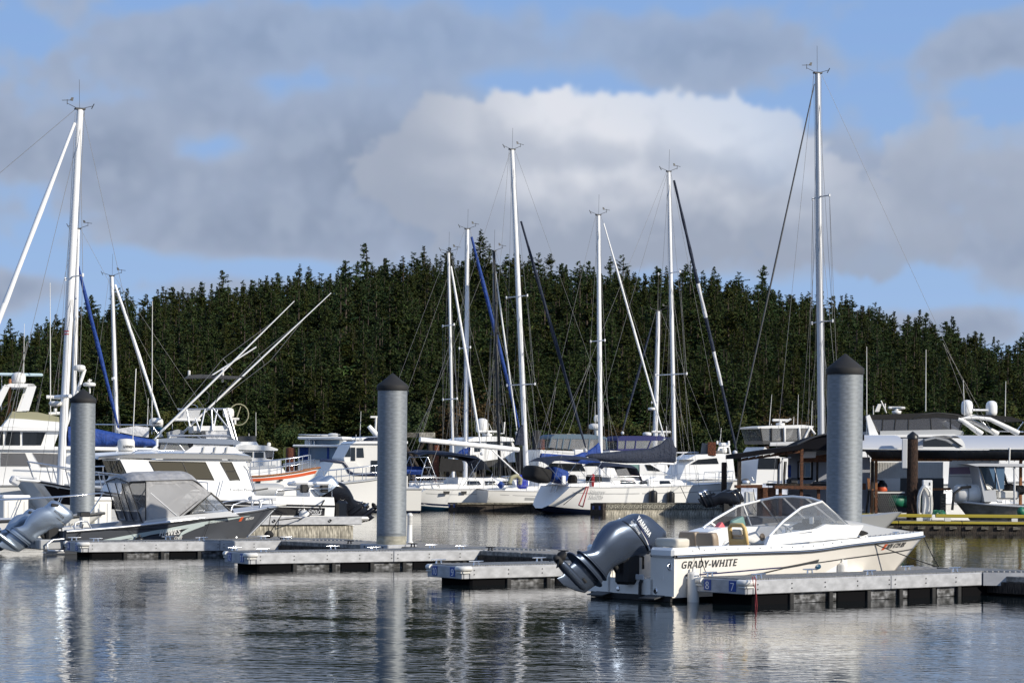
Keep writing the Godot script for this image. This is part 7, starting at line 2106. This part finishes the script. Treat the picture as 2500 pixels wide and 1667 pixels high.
	for i in 9:
		var u := i / 8.0
		var x := lerpf(0.3, 5.3, u)
		var row := []
		for k in 9:
			var q := -1.0 + k / 4.0
			row.append(V(x, lerpf(1.0, 0.98, u) + (lerpf(0.5, 1.5, u)) * (1.0 - pow(absf(q), 1.4)) + 0.03 * sin(k * 3.0 + i * 1.7), q * 1.42))
		rows.append(row)
	tp.loft(rows, false, false, false)
	obj("tarpaulin", tp, "whitecloth", b.n)
	# black outboards raised behind the cream boat's windscreen
	b = boat("work_skiff", "low skiff with raised black outboards, behind the cream motorboat's windscreen", "skiff", P(1806, 1290, 92.0) * V(1, 0, 1) + V(0.6, 0, 0), 12.0)
	b.L = 6.0
	b.B = 2.2
	b.sheer = [0.7, 0.7, 0.75, 0.8, 0.95]
	hull(b, "grey", "black", "grey", "grey")
	outboard(b, b.q3(1796, 1205, 0.45), 62.0, 0.62, "blackgloss", "blackgloss", "", "white", 1)
	outboard(b, b.q3(1806, 1200, -0.5), 62.0, 0.62, "blackgloss", "blackgloss", "", "white", 1)
	# timber and steel piles of the old marina
	var t: Node3D
	for e in [[1719, 1083, 1250, 150.0, 0.36, "grey steel pile with a rusty head plate, leaning left of its twin", 26.0], [1748, 1100, 1250, 150.0, 0.36, "grey steel pile right of the leaning one, under the rusty plate", 0.0]]:
		var c := P(e[0], 1250, e[3])
		var top: float = P(e[0], e[1], e[3]).y
		t = thing("steel_pile", e[5], "piling", V(c.x, 0, c.z), 0.0, "old marina piles")
		obj("tube", MB.new().tube([V(-e[6] * 0.02, -1, 0), V(e[6] * 0.008, top, 0)], e[4], 14), "steelgrey", t)
	t = thing("head_plate", "rusty steel plate bolted across the top of the two grey steel piles", "steel plate", P(1734, 1096, 149.3))
	obj("plate", MB.new().box(V(0.1, 0, 0), V(0.5, 0.85, 0.5), Basis(), 0.02), "rust", t)
	for e in [[700, 1093, 150.0, 0.24, "yellow", "yellow pile beside the rusty one, left of the flybridge cruiser"], [708, 1094, 149.6, 0.30, "rust", "rusty pile between the yellow pile and the flybridge cruiser"], [1064, 1088, 160.0, 0.2, "rust", "thin rusty pile under the old timber cap, behind the white boom"], [1322, 1066, 165.0, 0.2, "rust", "rusty pile in the old timber dolphin, right of the leaning mast"], [1309, 1052, 168.0, 0.3, "rubber", "black capped pile in the old timber dolphin"], [1270, 1100, 166.0, 0.3, "oldwood", "weathered timber pile behind the leaning mast"], [1870, 1090, 140.0, 0.16, "pole", "brown wooden pile behind the workshop porch"], [1768, 1130, 138.0, 0.16, "pole", "brown pile right of the navy sail cover's end"], [1155, 1112, 158.0, 0.2, "greywood", "pale timber pile behind the blue sail cover"]]:
		var c := P(e[0], 1220, e[2])
		var top: float = P(e[0], e[1], e[2]).y
		tag(obj("pile", MB.new().lathe([Vector2(e[3], -1 - 0.0), Vector2(e[3], top), Vector2(e[3] * 0.7, top + 0.04)], 12, Transform3D(Basis(), V(c.x, 0, c.z))), e[4]), e[5], "piling", "old marina piles")
	for e in [[955, 1062, 1062, 165.0, "long mossy timber beam on piles, right of the middle piling"], [1345, 1065, 1405, 168.0, "pale timber beam of the old dolphin, left of the grey blue canvas"]]:
		var c := P((e[0] + e[2]) / 2.0, e[1], e[3])
		t = thing("timber_cap", e[4], "timber beam", c)
		var lw: float = absf(e[2] - e[0]) / F * e[3]
		obj("beam", MB.new().box(V(0, 0, 0), V(lw, 0.35, 0.5), Basis(), 0.02), "greywood", t)
		obj("beam_end", MB.new().box(V(lw * 0.32, 0.0, 0.3), V(lw * 0.36, 0.36, 0.12), Basis(), 0.02), "stained", t)
		obj("brace", MB.new().tube([V(-lw * 0.3, -0.2, 0), V(lw * 0.1, -2.2, 0.2)], 0.14, 6).tube([V(lw * 0.3, -0.2, 0), V(-lw * 0.1, -2.2, -0.2)], 0.14, 6), "oldwood", t)
		for s2 in [-0.4, 0.38]: obj("pile", MB.new().tube([V(lw * s2, -6, 0), V(lw * s2, -0.15, 0)], 0.2, 10), "oldwood", t)
# ---- right side: the floating workshop, the yellow edged dock and the long yacht behind
func build_right() -> void:
	# long motor yacht
	var b := motor_yacht("long_motor_yacht", "long white motor yacht with a black flybridge cover and two satellite domes", "motor yacht", {"at": [2085, 1230, 128.0], "ang": 8.0, "flip": 1.0, "L": 17.0, "B": 4.8, "sheer": [1.8, 1.8, 1.9, 2.1, 2.3, 2.6]})
	var w := 2.0
	hpx(b, "house", "white", [2110, 1062, 2330, 1060, 2360, 1070, 2420, 1100, 2600, 1120, 2600, 1200, 2100, 1200], w, con(w))
	slabs(b, "saloon_window", "darkglass", [2130, 1068, 2318, 1066, 2352, 1090, 2130, 1090], w, 0.03)
	hpx(b, "bridge_coaming", "grey", [2150, 1052, 2330, 1048, 2352, 1052, 2345, 1062, 2150, 1062], w - 0.3, con(w - 0.3))
	hpx(b, "bridge_cover", "blackcloth", [2124, 1013, 2150, 1012, 2230, 1009, 2290, 1006, 2340, 1010, 2360, 1018, 2356, 1024, 2290, 1019, 2220, 1023, 2128, 1024], w - 0.35, con(w - 0.35))
	slabs(b, "clear_curtain", "smoke", [2128, 1024, 2220, 1023, 2290, 1019, 2355, 1024, 2343, 1050, 2235, 1052, 2150, 1060], w - 0.4, 0.01)
	var s := MB.new()
	for e in [[2126, 1022, 2148, 1060], [2156, 1024, 2154, 1060], [2187, 1024, 2184, 1056], [2219, 1022, 2218, 1052], [2272, 1012, 2275, 1050], [2322, 1012, 2322, 1050], [2354, 1022, 2343, 1050]]:
		for z in [w - 0.4, 0.4 - w]: s.tube([b.q3(e[0], e[1], z), b.q3(e[2], e[3], z)], 0.045, 5)
	for z in [w - 0.38, 0.38 - w]: s.tube(b.q3l([2230, 1022, 2250, 1012, 2290, 1008, 2330, 1012, 2356, 1020], z), 0.05, 5)
	obj("curtain_seams", s, "black", b.n)
	for z in [1.0, -1.0]:
		obj("arch_leg", MB.new().sheet(b.ql([2120, 1016, 2128, 1012, 2150, 1062, 2128, 1062], w), func(_y): return z * (w - 0.45), 0.15), "white", b.n)
		obj("arch_leg", MB.new().tube(b.q3l([2346, 1022, 2356, 1026, 2372, 1037, 2404, 1060], w).map(func(p): return V(p.x, p.y, z * (w - 0.4))), [0.1, 0.13, 0.13, 0.17], 8), "white", b.n)
		obj("arch_leg", MB.new().tube(b.q3l([2354, 1020, 2390, 1019, 2424, 1023, 2455, 1038, 2494, 1058], w).map(func(p): return V(p.x, p.y, z * (w - 0.4))), [0.07, 0.09, 0.11, 0.13, 0.16], 8), "white", b.n)
	hpx(b, "bimini", "blackcloth", [2392, 1015, 2400, 1012, 2470, 1017, 2500, 1026, 2496, 1029, 2460, 1023, 2400, 1020], w - 0.5, con(w - 0.5))
	for e in [[2362, 1005, 0.0], [2422, 1007, 0.0]]: dish(b, b.q3(e[0], e[1], e[2]), 0.31, 0.62, "white", "satellite_dome")
	pipe(b, "dome_bar", "white", [b.q3l([2362, 1014, 2395, 1016, 2430, 1014], 0.0), b.q3l([2376, 1001, 2412, 1002], 0.2)], 0.07, 6)
	bar(b, b.q3(2190, 998, 0.2), 0.95)
	text("radar_lettering", "FURUNO", 0.09, Transform3D(Basis(), b.q3(2190, 996, 0.2) + V(0, 0.0, 0.08)), "bluepaint", b.n, 0.01, true, "Droid Sans", 0.5)
	obj("flat_panel_antenna", MB.new().slab(b.q3(2136, 1005, 0.3), b.q3(2146, 1005, 0.3), b.q3(2152, 986, 0.3), b.q3(2144, 986, 0.3), 0.1), "offwhite", b.n)
	pipe(b, "light_mast", "offwhite", [b.q3l([2165, 1008, 2152, 978], 0.4), b.q3l([2162, 985, 2162, 1003], 0.4)], 0.04, 6)
	for e in [[2117, 1060, 2117, 846, 0.8], [2261, 1004, 2262, 853, 0.0], [2356, 1015, 2353, 928, 0.5], [2455, 1028, 2457, 931, 0.4], [2133, 1012, 2133, 990, 0.4]]: whip(b, e[0], e[1], e[2], e[3], e[4], 0.03)
	pipe(b, "grab_frame", "chrome", [b.q3l([2392, 1022, 2430, 1060], 1.2), b.q3l([2480, 1055, 2500, 1030], 1.2), b.q3l([2440, 1052, 2500, 1054], 1.2)], 0.04, 5)
	# floating workshop: porch on the left, arched roof, long white canopy to the right
	var d := 101.0
	var sc := d / F
	var o := P(1797, 1290, d)
	var t := thing("floating_workshop", "floating wooden workshop with a dark porch roof and a white arched roof", "boathouse", V(o.x, 0, o.z))
	var X := func(px: float) -> float: return (px - 1797.0) * sc
	var Y := func(py: float, px := 2050.0) -> float: return P(px, py, d).y
	var pr := func(called: String, m: String, px: Array, z0: float, z1: float) -> MeshInstance3D:
		var poly := PackedVector2Array()
		for i in range(0, px.size(), 2): poly.append(Vector2(X.call(px[i]), Y.call(px[i + 1], px[i])))
		var mi := obj(called, MB.new().house(poly, con((z1 - z0) / 2)), m, t)
		mi.position.z = (z0 + z1) / 2
		return mi
	var post := func(called: String, m: String, px: float, y0: float, y1: float, z: float, wd: float) -> void:
		obj(called, MB.new().box(V(X.call(px), (Y.call(y0, px) + Y.call(y1, px)) / 2, z), V(wd, absf(Y.call(y0, px) - Y.call(y1, px)), wd), Basis(), 0.012), m, t)
	obj("float_deck", MB.new().box(V(4.1, 0.28, -3.2), V(9.2, 0.3, 6.6), Basis(), 0.02), "oldwood", t)
	# porch
	pr.call("porch_roof", "roofdark", [1792, 1109, 1945, 1087, 1960, 1083, 1960, 1095, 1945, 1098, 1792, 1120], -4.0, 0.35)
	for k in 8: pr.call("rafter", "wood", [1812 + k * 18, 1119 - k * 2.6, 1826 + k * 18, 1116 - k * 2.6, 1826 + k * 18, 1123 - k * 2.6, 1808 + k * 18, 1126 - k * 2.6], -0.25 - 0.0, 0.1)
	post.call("post", "oldwood", 1804, 1118, 1290, 0.05, 0.16)
	post.call("post", "wood", 1956, 1095, 1290, 0.05, 0.13)
	post.call("post", "wood", 1868, 1190, 1290, 0.0, 0.2)
	post.call("post", "wood", 1905, 1188, 1290, 0.0, 0.14)
	post.call("post", "wood", 1998, 1190, 1290, 0.0, 0.13)
	post.call("post", "oldwood", 1910, 1120, 1190, -1.5, 0.1)
	pr.call("counter", "wood", [1795, 1184, 1860, 1183, 1860, 1191, 1795, 1191], -0.5, 0.2)
	pr.call("counter", "wood", [1890, 1185, 2040, 1187, 2040, 1195, 1890, 1193], -0.6, 0.25)
	pr.call("half_wall", "wood", [1850, 1190, 1895, 1190, 1895, 1290, 1850, 1290], -0.3, -0.1)
	pr.call("back_counter", "oldwood", [1880, 1180, 2030, 1182, 2030, 1186, 1880, 1186], -1.6, -0.7)
	obj("tarp_roll", MB.new().box(V(X.call(1940), Y.call(1235), -0.6), V(1.6, 0.9, 0.5), Basis(), 0.1), mat("darkblue", lin(0.008, 0.018, 0.06), 0.8), t)
	obj("white_bin", MB.new().box(V(X.call(1830), Y.call(1230), -0.1), V(0.42, 0.95, 0.4), Basis(), 0.05), "offwhite", t)
	obj("cable", MB.new().tube([V(X.call(1838), Y.call(1195), 0.2), V(X.call(1842), Y.call(1225), 0.22), V(X.call(1836), Y.call(1235), 0.22), V(X.call(1845), Y.call(1250), 0.22)], 0.015, 5), "black", t)
	obj("sink", MB.new().lathe([Vector2(0.18, 0), Vector2(0.22, 0.12), Vector2(0.12, 0.22), Vector2(0.02, 0.24)], 14, Transform3D(Basis(), V(X.call(1820), Y.call(1184), 0))), "alu", t)
	obj("faucet", MB.new().tube([V(X.call(1832), Y.call(1184), 0), V(X.call(1830), Y.call(1172), 0), V(X.call(1836), Y.call(1166), 0), V(X.call(1840), Y.call(1174), 0)], 0.022, 6), "chrome", t)
	# gable wall under the arch, with a window
	var arch := [1948, 1094]
	for i in 9:
		var u := i / 8.0
		arch.append_array([lerpf(1948, 2030, u), 1088 - 27 * sin(u * PI * 0.5)])
	arch.append_array([2050, 1061, 2110, 1061, 2110, 1100])
	pr.call("arch_gable", "roofdark", arch + [2030, 1098, 1960, 1096], -5.0, -0.1)
	var rim := []
	for i in 10:
		var u := i / 9.0
		rim.append(V(X.call(lerpf(1946, 2032, u)), Y.call(1087 - 27 * sin(u * PI * 0.5), 1990.0) + 0.03, 0.02))
	rim.append(V(X.call(2100), Y.call(1060, 2080.0) + 0.03, 0.02))
	obj("arch_trim", MB.new().tube(rim, 0.04, 6), "darkgrey", t)
	pr.call("wall", "wallpaint", [1938, 1095, 2110, 1096, 2110, 1290, 1938, 1290], -2.2, -2.05)
	pr.call("wall", "wallpaint", [2100, 1115, 2140, 1115, 2140, 1290, 2100, 1290], -2.0, -1.85)
	pr.call("window_casing", "roofdark", [1961, 1125, 1999, 1125, 1999, 1172, 1961, 1172], -2.05, -2.0)
	pr.call("window_frame", "offwhite", [1964, 1128, 1994, 1128, 1994, 1166, 1964, 1166], -2.0, -1.96)
	pr.call("pane", "darkglass", [1966, 1130, 1978, 1130, 1978, 1164, 1966, 1164], -1.96, -1.94)
	pr.call("pane", "blueglass", [1980, 1130, 1992, 1130, 1992, 1164, 1980, 1164], -1.96, -1.94)
	pr.call("blue_banner", "blue", [1932, 1135, 1940, 1135, 1940, 1165, 1932, 1165], -1.4, -1.35)
	pr.call("shelf_beam", "wood", [1962, 1118, 2030, 1108, 2030, 1128, 1965, 1128], -1.6, -1.4)
	pr.call("air_unit", "offwhite", [1970, 1102, 2000, 1102, 1998, 1117, 1966, 1118], -1.5, -1.0)
	pr.call("dark_rail", "oldwood", [2004, 1125, 2009, 1125, 2009, 1180, 2004, 1180], -1.6, -1.5)
	obj("pipe_frame", MB.new().tube([V(X.call(1904), Y.call(1182), -0.3), V(X.call(1904), Y.call(1135), -0.3), V(X.call(1910), Y.call(1127), -0.3)], 0.03, 6).tube([V(X.call(1911), Y.call(1182), -0.2), V(X.call(1911), Y.call(1119), -0.2), V(X.call(1932), Y.call(1118), -0.2)], 0.035, 6), "lightgrey", t)
	obj("leaning_oar", MB.new().tube([V(X.call(1916), Y.call(1182), -0.4), V(X.call(1921), Y.call(1128), -0.6)], 0.06, 6), "black", t)
	obj("clutter", MB.new().box(V(X.call(1945), Y.call(1175), -1.0), V(0.3, 0.25, 0.2), Basis(), 0.04).box(V(X.call(1932), Y.call(1176), -1.1), V(0.16, 0.2, 0.2), Basis(), 0.04).box(V(X.call(2010), Y.call(1180), -0.8), V(0.7, 0.14, 0.3), Basis(), 0.05), "darkgrey", t)
	# white arched roof running right, on orange beams
	var rf := MB.new()
	for e in [[2030, 2100, 0], [2100, 2204, 0], [2352, 2620, 0]]:
		var rows := []
		for i in 9:
			var a := i / 8.0
			rows.append([V(X.call(e[0]), Y.call(lerpf(1096, 1061, sin(a * PI * 0.5)), 2200.0), lerpf(0.45, -2.4, 1 - cos(a * PI * 0.5))), V(X.call(e[1]), Y.call(lerpf(1096, 1061, sin(a * PI * 0.5)), 2200.0), lerpf(0.45, -2.4, 1 - cos(a * PI * 0.5)))])
		var one := MB.new().loft(rows, false, false, false)
		obj("roof_sheet", one, "roofwhite", t)
	pr.call("roof_back", "roofwhite", [2030, 1061, 2160, 1061, 2190, 1066, 2030, 1066], -5.5, -2.4)
	pr.call("roof_back", "roofwhite", [2330, 1061, 2620, 1061, 2620, 1066, 2352, 1066], -5.5, -2.4)
	pr.call("hatch_arch", "grey", [2262, 1072, 2290, 1066, 2320, 1072, 2352, 1093, 2348, 1095, 2316, 1076, 2290, 1070, 2264, 1076], -1.0, -0.6)
	pr.call("hatch_frame", "lightgrey", [2204, 1070, 2262, 1070, 2262, 1095, 2204, 1095], -1.0, -0.9)
	pr.call("gutter", "white", [2040, 1094, 2620, 1094, 2620, 1097, 2040, 1097], 0.42, 0.5)
	pr.call("eave", "metalroof", [2100, 1099, 2620, 1099, 2620, 1102, 2100, 1102], -0.3, 0.4)
	obj("lean_roof", MB.new().slab(V(X.call(2105), Y.call(1099), 0.4), V(X.call(2620), Y.call(1099), 0.4), V(X.call(2620), Y.call(1120), -1.2), V(X.call(2140), Y.call(1120), -1.2), 0.04), "metalroof", t)
	for k in 24: obj("roof_rib", MB.new().slab(V(X.call(2110 + k * 20.0), Y.call(1099) - 0.045, 0.38), V(X.call(2112 + k * 20.0), Y.call(1099) - 0.045, 0.38), V(X.call(2132 + k * 20.0), Y.call(1120) - 0.045, -1.18), V(X.call(2130 + k * 20.0), Y.call(1120) - 0.045, -1.18), 0.02), "darkgrey", t)
	pr.call("beam", "freshwood", [2136, 1119, 2335, 1119, 2335, 1126, 2136, 1126], -1.15, -1.0)
	pr.call("beam", "freshwood", [2335, 1117, 2620, 1117, 2620, 1124, 2335, 1124], -1.15, -1.0)
	for e in [[2139, 0.13, 1126], [2148, 0.11, 1126], [2246, 0.10, 1126], [2505, 0.12, 1124]]: post.call("post", "freshwood" if e[0] != 2139 else "oldwood", e[0], e[2], 1258, -1.05, e[1])
	pr.call("corrugated_panel", "white", [2150, 1127, 2335, 1127, 2335, 1170, 2150, 1170], -3.2, -3.1)
	var cg := MB.new(false)
	for k in 46: cg.box(V(X.call(2152 + k * 4.0), Y.call(1148), -3.07), V(0.03, 0.72, 0.05))
	var cgm := obj("corrugations", cg, "offwhite", t)
	cgm.set_meta("kind", "stuff")
	pr.call("white_wall", "white", [2150, 1168, 2225, 1168, 2225, 1200, 2150, 1200], -3.0, -2.9)
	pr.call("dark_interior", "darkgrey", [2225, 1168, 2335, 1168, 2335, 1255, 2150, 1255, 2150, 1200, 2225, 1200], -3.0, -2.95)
	pr.call("workbench", "offwhite", [2150, 1201, 2220, 1201, 2220, 1205, 2150, 1205], -1.9, -1.1)
	pr.call("handrail", "freshwood", [2275, 1192, 2330, 1191, 2330, 1197, 2275, 1198], -0.9, -0.8)
	post.call("post", "greywood", 2308, 1205, 1260, -0.5, 0.22)
	for k in 3: obj("leaning_board", MB.new().box(V(X.call(2122 + k * 10), Y.call(1225), -0.4 + k * 0.1), V(0.09, 1.1, 0.04), Basis(V(0, 0, 1), -0.12 + k * 0.06)), ["oldwood", "freshwood", "wood"][k], t)
	obj("short_board", MB.new().box(V(X.call(2128), Y.call(1180), -0.8), V(0.11, 0.45, 0.06), Basis(V(0, 0, 1), 0.06)), "freshwood", t)
	pr.call("shelf", "wood", [2100, 1180, 2122, 1180, 2122, 1196, 2100, 1196], -1.2, -0.9)
	var net := MB.new()
	for k in 9:
		net.tube([V(X.call(2136 + k * 5.0), Y.call(1205), -0.35), V(X.call(2136 + k * 5.0 + 22), Y.call(1255), -0.35)], 0.008, 4)
		net.tube([V(X.call(2136 + k * 5.0), Y.call(1255), -0.34), V(X.call(2136 + k * 5.0 + 22), Y.call(1205), -0.34)], 0.008, 4)
	obj("wire_mesh", net, "wire", t)
	# printed banner
	var bn := pr.call("banner", "white", [2334, 1119, 2457, 1119, 2455, 1196, 2330, 1196], -1.5, -1.48)
	pr.call("banner_print", "bannerviolet", [2333, 1141, 2390, 1139, 2392, 1157, 2333, 1158], -1.48, -1.475)
	pr.call("banner_line", "grey", [2333, 1162, 2400, 1163, 2400, 1165, 2333, 1164], -1.48, -1.475)
	obj("vertical_pole", MB.new().tube([V(X.call(2459), Y.call(1090), 0.5), V(X.call(2458), Y.call(1135), 0.5)], 0.035, 6), "offwhite", t)
	# things kept there
	var wv := thing("shop_vacuum", "orange and black shop vacuum on the workbench of the floating workshop", "vacuum cleaner", V(o.x + X.call(2166), Y.call(1201), o.z - 1.4))
	obj("tank", MB.new().lathe([Vector2(0.2, 0), Vector2(0.23, 0.03), Vector2(0.23, 0.2), Vector2(0.21, 0.24)], 16), "orange", wv)
	obj("motor_head", MB.new().lathe([Vector2(0.24, 0.22), Vector2(0.22, 0.32), Vector2(0.14, 0.42), Vector2(0.1, 0.5), Vector2(0.02, 0.52)], 16), "black", wv)
	obj("hose", MB.new().tube([V(-0.2, 0.25, 0), V(-0.3, 0.4, 0), V(-0.2, 0.5, 0), V(0, 0.48, 0)], 0.03, 6), "black", wv)
	obj("base", MB.new().box(V(0.05, 0.02, 0), V(0.6, 0.05, 0.45), Basis(), 0.02), "black", wv)
	# workboat with a tank, at the right edge
	var q := boat("aluminium_workboat", "bare aluminium workboat with a wheelhouse and white tank, at the right edge", "workboat", P(2700, 1290, 101.3) * V(1, 0, 1), 3.0, -1.0)
	q.L = 6.4
	q.B = 2.3
	q.sheer = [1.05, 1.05, 1.05, 1.08, 1.15, 1.25]
	q.ws = 0.95
	q.brake = 1.0
	q.o.z -= 0.1
	q.n.position = q.o
	hull(q, "workalu", "workalu", "workalu", "darkgrey")
	rub(q, "lightgrey", 0.05)
	var hw := 0.75
	var W1 := PackedVector2Array([q.q(2432, 1230, -hw), q.q(2420, 1140, -hw), q.q(2498, 1140, -hw), q.q(2510, 1230, -hw)])
	for sd in [1.0, -1.0]:
		pipe(q, "wheelhouse_frame", "lightgrey", [q.q3l([2442, 1200, 2428, 1138, 2510, 1138], sd * hw), q.q3l([2478, 1140, 2478, 1230], sd * hw), q.q3l([2436, 1225, 2448, 1225], sd * hw), q.q3l([2518, 1145, 2518, 1230], sd * hw)], 0.05, 6)
	slabs(q, "wheelhouse_window", "blueglass", [2393, 1140, 2432, 1140, 2430, 1193, 2412, 1194], hw, 0.02)
	for sd in [1.0, -1.0]: obj("window_rim", MB.new().frame(q.q3l([2392, 1139, 2433, 1139, 2431, 1194, 2410, 1195], sd * (hw + 0.02)), 0.03, 5), "black", q.n)
	hpx(q, "wheelhouse_side", "lightgrey", [2388, 1136, 2392, 1136, 2410, 1196, 2432, 1196, 2436, 1225, 2405, 1225], -hw, con(hw))
	hpx(q, "wheelhouse_roof", "lightgrey", [2362, 1133, 2400, 1131, 2560, 1133, 2560, 1139, 2385, 1138], -hw - 0.15, con(hw + 0.15))
	obj("white_tank", MB.new().lathe([Vector2(0.05, -0.85), Vector2(0.33, -0.8), Vector2(0.42, -0.65), Vector2(0.42, 0.65), Vector2(0.33, 0.8), Vector2(0.05, 0.85)], 18, Transform3D(Basis(V(0, 1, 0), V(-1, 0, 0), V(0, 0, 1)), q.q3(2376, 1206, 0))), "white", q.n)
	for e in [2360.0, 2392.0]: obj("tank_strap", MB.new().lathe([Vector2(0.43, -0.03), Vector2(0.43, 0.03)], 18, Transform3D(Basis(V(0, 1, 0), V(-1, 0, 0), V(0, 0, 1)), q.q3(e, 1206, 0)), false), "grey", q.n)
	pipe(q, "tank_hose", "black", [q.q3l([2326, 1245, 2330, 1205, 2350, 1190, 2372, 1188], -0.5)], 0.06, 6)
	obj("machinery", MB.new().box(q.q3(2470, 1200, 0), V(0.6, 0.6, 0.8), Basis(V(0, 0, 1), 0.3), 0.1).tube(q.q3l([2448, 1145, 2462, 1190], 0.2), 0.06, 6).box(q.q3(2488, 1196, 0.1), V(0.5, 0.4, 0.8), Basis(), 0.12), "black", q.n)
	obj("seat", MB.new().box(q.q3(2455, 1208, 0), V(0.9, 0.35, 1.0), Basis(), 0.06), "offwhite", q.n)
	letter(q, "boat_name", "DUMPTY", 0.62, 0.42, 0.3, "darkgrey", -1.0, 1.0, 0.0, "Droid Serif", true, 0.02)
	# yellow edged dock in front
	var dd := thing("yellow_dock", "dock with a yellow bull rail and yellow edge, in front of the workshop", "dock", V(o.x, 0, o.z + 2.2))
	for k in 4:
		obj("deck", MB.new().box(V(5.1 + k * 2.6, 0.42, -0.4), V(2.58, 0.14, 1.9), Basis(), 0.02), "greywood", dd)
		obj("yellow_edge", MB.new().box(V(5.1 + k * 2.6, 0.42, 0.6), V(2.58, 0.11, 0.1), Basis(), 0.02), "yellow", dd)
		obj("dark_skirt", MB.new().box(V(5.1 + k * 2.6, 0.1, 0.5), V(2.58, 0.5, 0.12)), "oldwood", dd)
		for j in 4: obj("fender_block", MB.new().box(V(4.1 + k * 2.6 + j * 0.65, 0.22, 0.62), V(0.3, 0.12, 0.06)), "greywood", dd)
	for e in [[3.9, 7.8], [7.95, 11.7], [11.75, 14.5]]:
		obj("bull_rail", MB.new().box(V((e[0] + e[1]) / 2, 0.70, 0.42), V(e[1] - e[0], 0.14, 0.14), Basis(), 0.02), "yellow", dd)
		for x in [e[0] + 0.5, e[1] - 0.5]: obj("rail_block", MB.new().box(V(x, 0.55, 0.42), V(0.25, 0.14, 0.14)), "offwhite", dd)
	var c := P(2228, 1262, 99.95)
	t = thing("wooden_piling", "tall brown wooden piling with a black cap, left of the coiled white hose", "piling", V(c.x, 0, c.z))
	var ty: float = P(2228, 1066, 99.95).y
	obj("pole", MB.new().lathe([Vector2(0.24, -1), Vector2(0.235, 1.5), Vector2(0.22, ty)], 18), "pole", t)
	obj("cap", MB.new().lathe([Vector2(0.235, ty - 0.1), Vector2(0.24, ty + 0.05), Vector2(0.02, ty + 0.22)], 18), "black", t)
	obj("sign_board", MB.new().box(V(-0.36, ty - 0.7, 0.15), V(0.22, 1.25, 0.05), Basis(), 0.02), "lightgrey", t)
	c = P(2264, 1258, 99.8)
	t = thing("water_pedestal", "white utility pedestal holding the coiled white hose", "pedestal", V(c.x, 0.5, c.z))
	obj("body", MB.new().box(V(0, 0.83, 0), V(0.40, 1.66, 0.3), Basis(), 0.03), "white", t)
	obj("socket", MB.new().box(V(0.08, 1.5, 0.155), V(0.05, 0.12, 0.02)).box(V(0.06, 1.3, 0.155), V(0.10, 0.03, 0.02)).box(V(0.06, 1.0, 0.155), V(0.04, 0.04, 0.02)), "black", t)
	var hz := MB.new()
	for k in 7:
		var pts := []
		for i in 17:
			var a := TAU * i / 16.0
			pts.append(V(-0.14 + sin(a) * (0.27 + 0.04 * sin(k * 2.0)) , 0.72 + cos(a) * (0.72 + 0.05 * sin(k * 3.1)) - (0.06 * k if cos(a) < 0 else 0.01 * k), 0.22 + k * 0.035 + 0.02 * sin(a * 3 + k)))
		hz.tube(pts, 0.024, 6, false)
	tag(obj("hose", hz, "offwhite"), "coil of thick white hose hung beside the brown wooden piling", "hose").position = t.position
	t = thing("net_buoys", "green net floats on the workshop deck, right of the vacuum", "net floats", V(o.x + X.call(2198), 0.5, o.z - 0.9))
	for e in [[0.0, 0.75, 0.25], [0.55, 0.72, 0.24]]: obj("float", MB.new().lathe([Vector2(0.02, -0.35), Vector2(e[2], -0.28), Vector2(e[2], 0.28), Vector2(0.02, 0.35)], 14, Transform3D(Basis(V(0, 1, 0), V(-1, 0, 0), V(0, 0, 1)), V(e[0], e[1], 0))), "green", t)
	obj("dark_drum", MB.new().lathe([Vector2(0.18, 0), Vector2(0.2, 0.4), Vector2(0.05, 0.45)], 14, Transform3D(Basis(), V(-0.15, 0, 0))), "rubber", t)
	t = thing("green_line", "heap of green line on the yellow edged dock, right of the pedestal", "rope", P(2290, 1256, 99.6))
	var gl := MB.new()
	for k in 4:
		var pts := []
		for i in 13: pts.append(V(cos(TAU * i / 12) * (0.35 - k * 0.04), 0.03 + k * 0.04 + 0.03 * sin(i * 2.0 + k), sin(TAU * i / 12) * 0.25))
		gl.tube(pts, 0.022, 5)
	obj("coils", gl, "green", t)
	tag(obj("buoy", MB.new().lathe([Vector2(0.02, 0), Vector2(0.14, 0.05), Vector2(0.17, 0.2), Vector2(0.1, 0.34), Vector2(0.02, 0.38)], 14, Transform3D(Basis(), P(2494, 1259, 99.2))), "green"), "green buoy on the yellow edged dock, at the right edge", "buoy")
func _ready() -> void:
	build_view()
	build_materials()
	build_water()
	build_hill()
	build_docks()
	build_grady()
	build_hewes()
	build_seasport()
	build_yachts()
	build_left()
	build_middle()
	build_right()
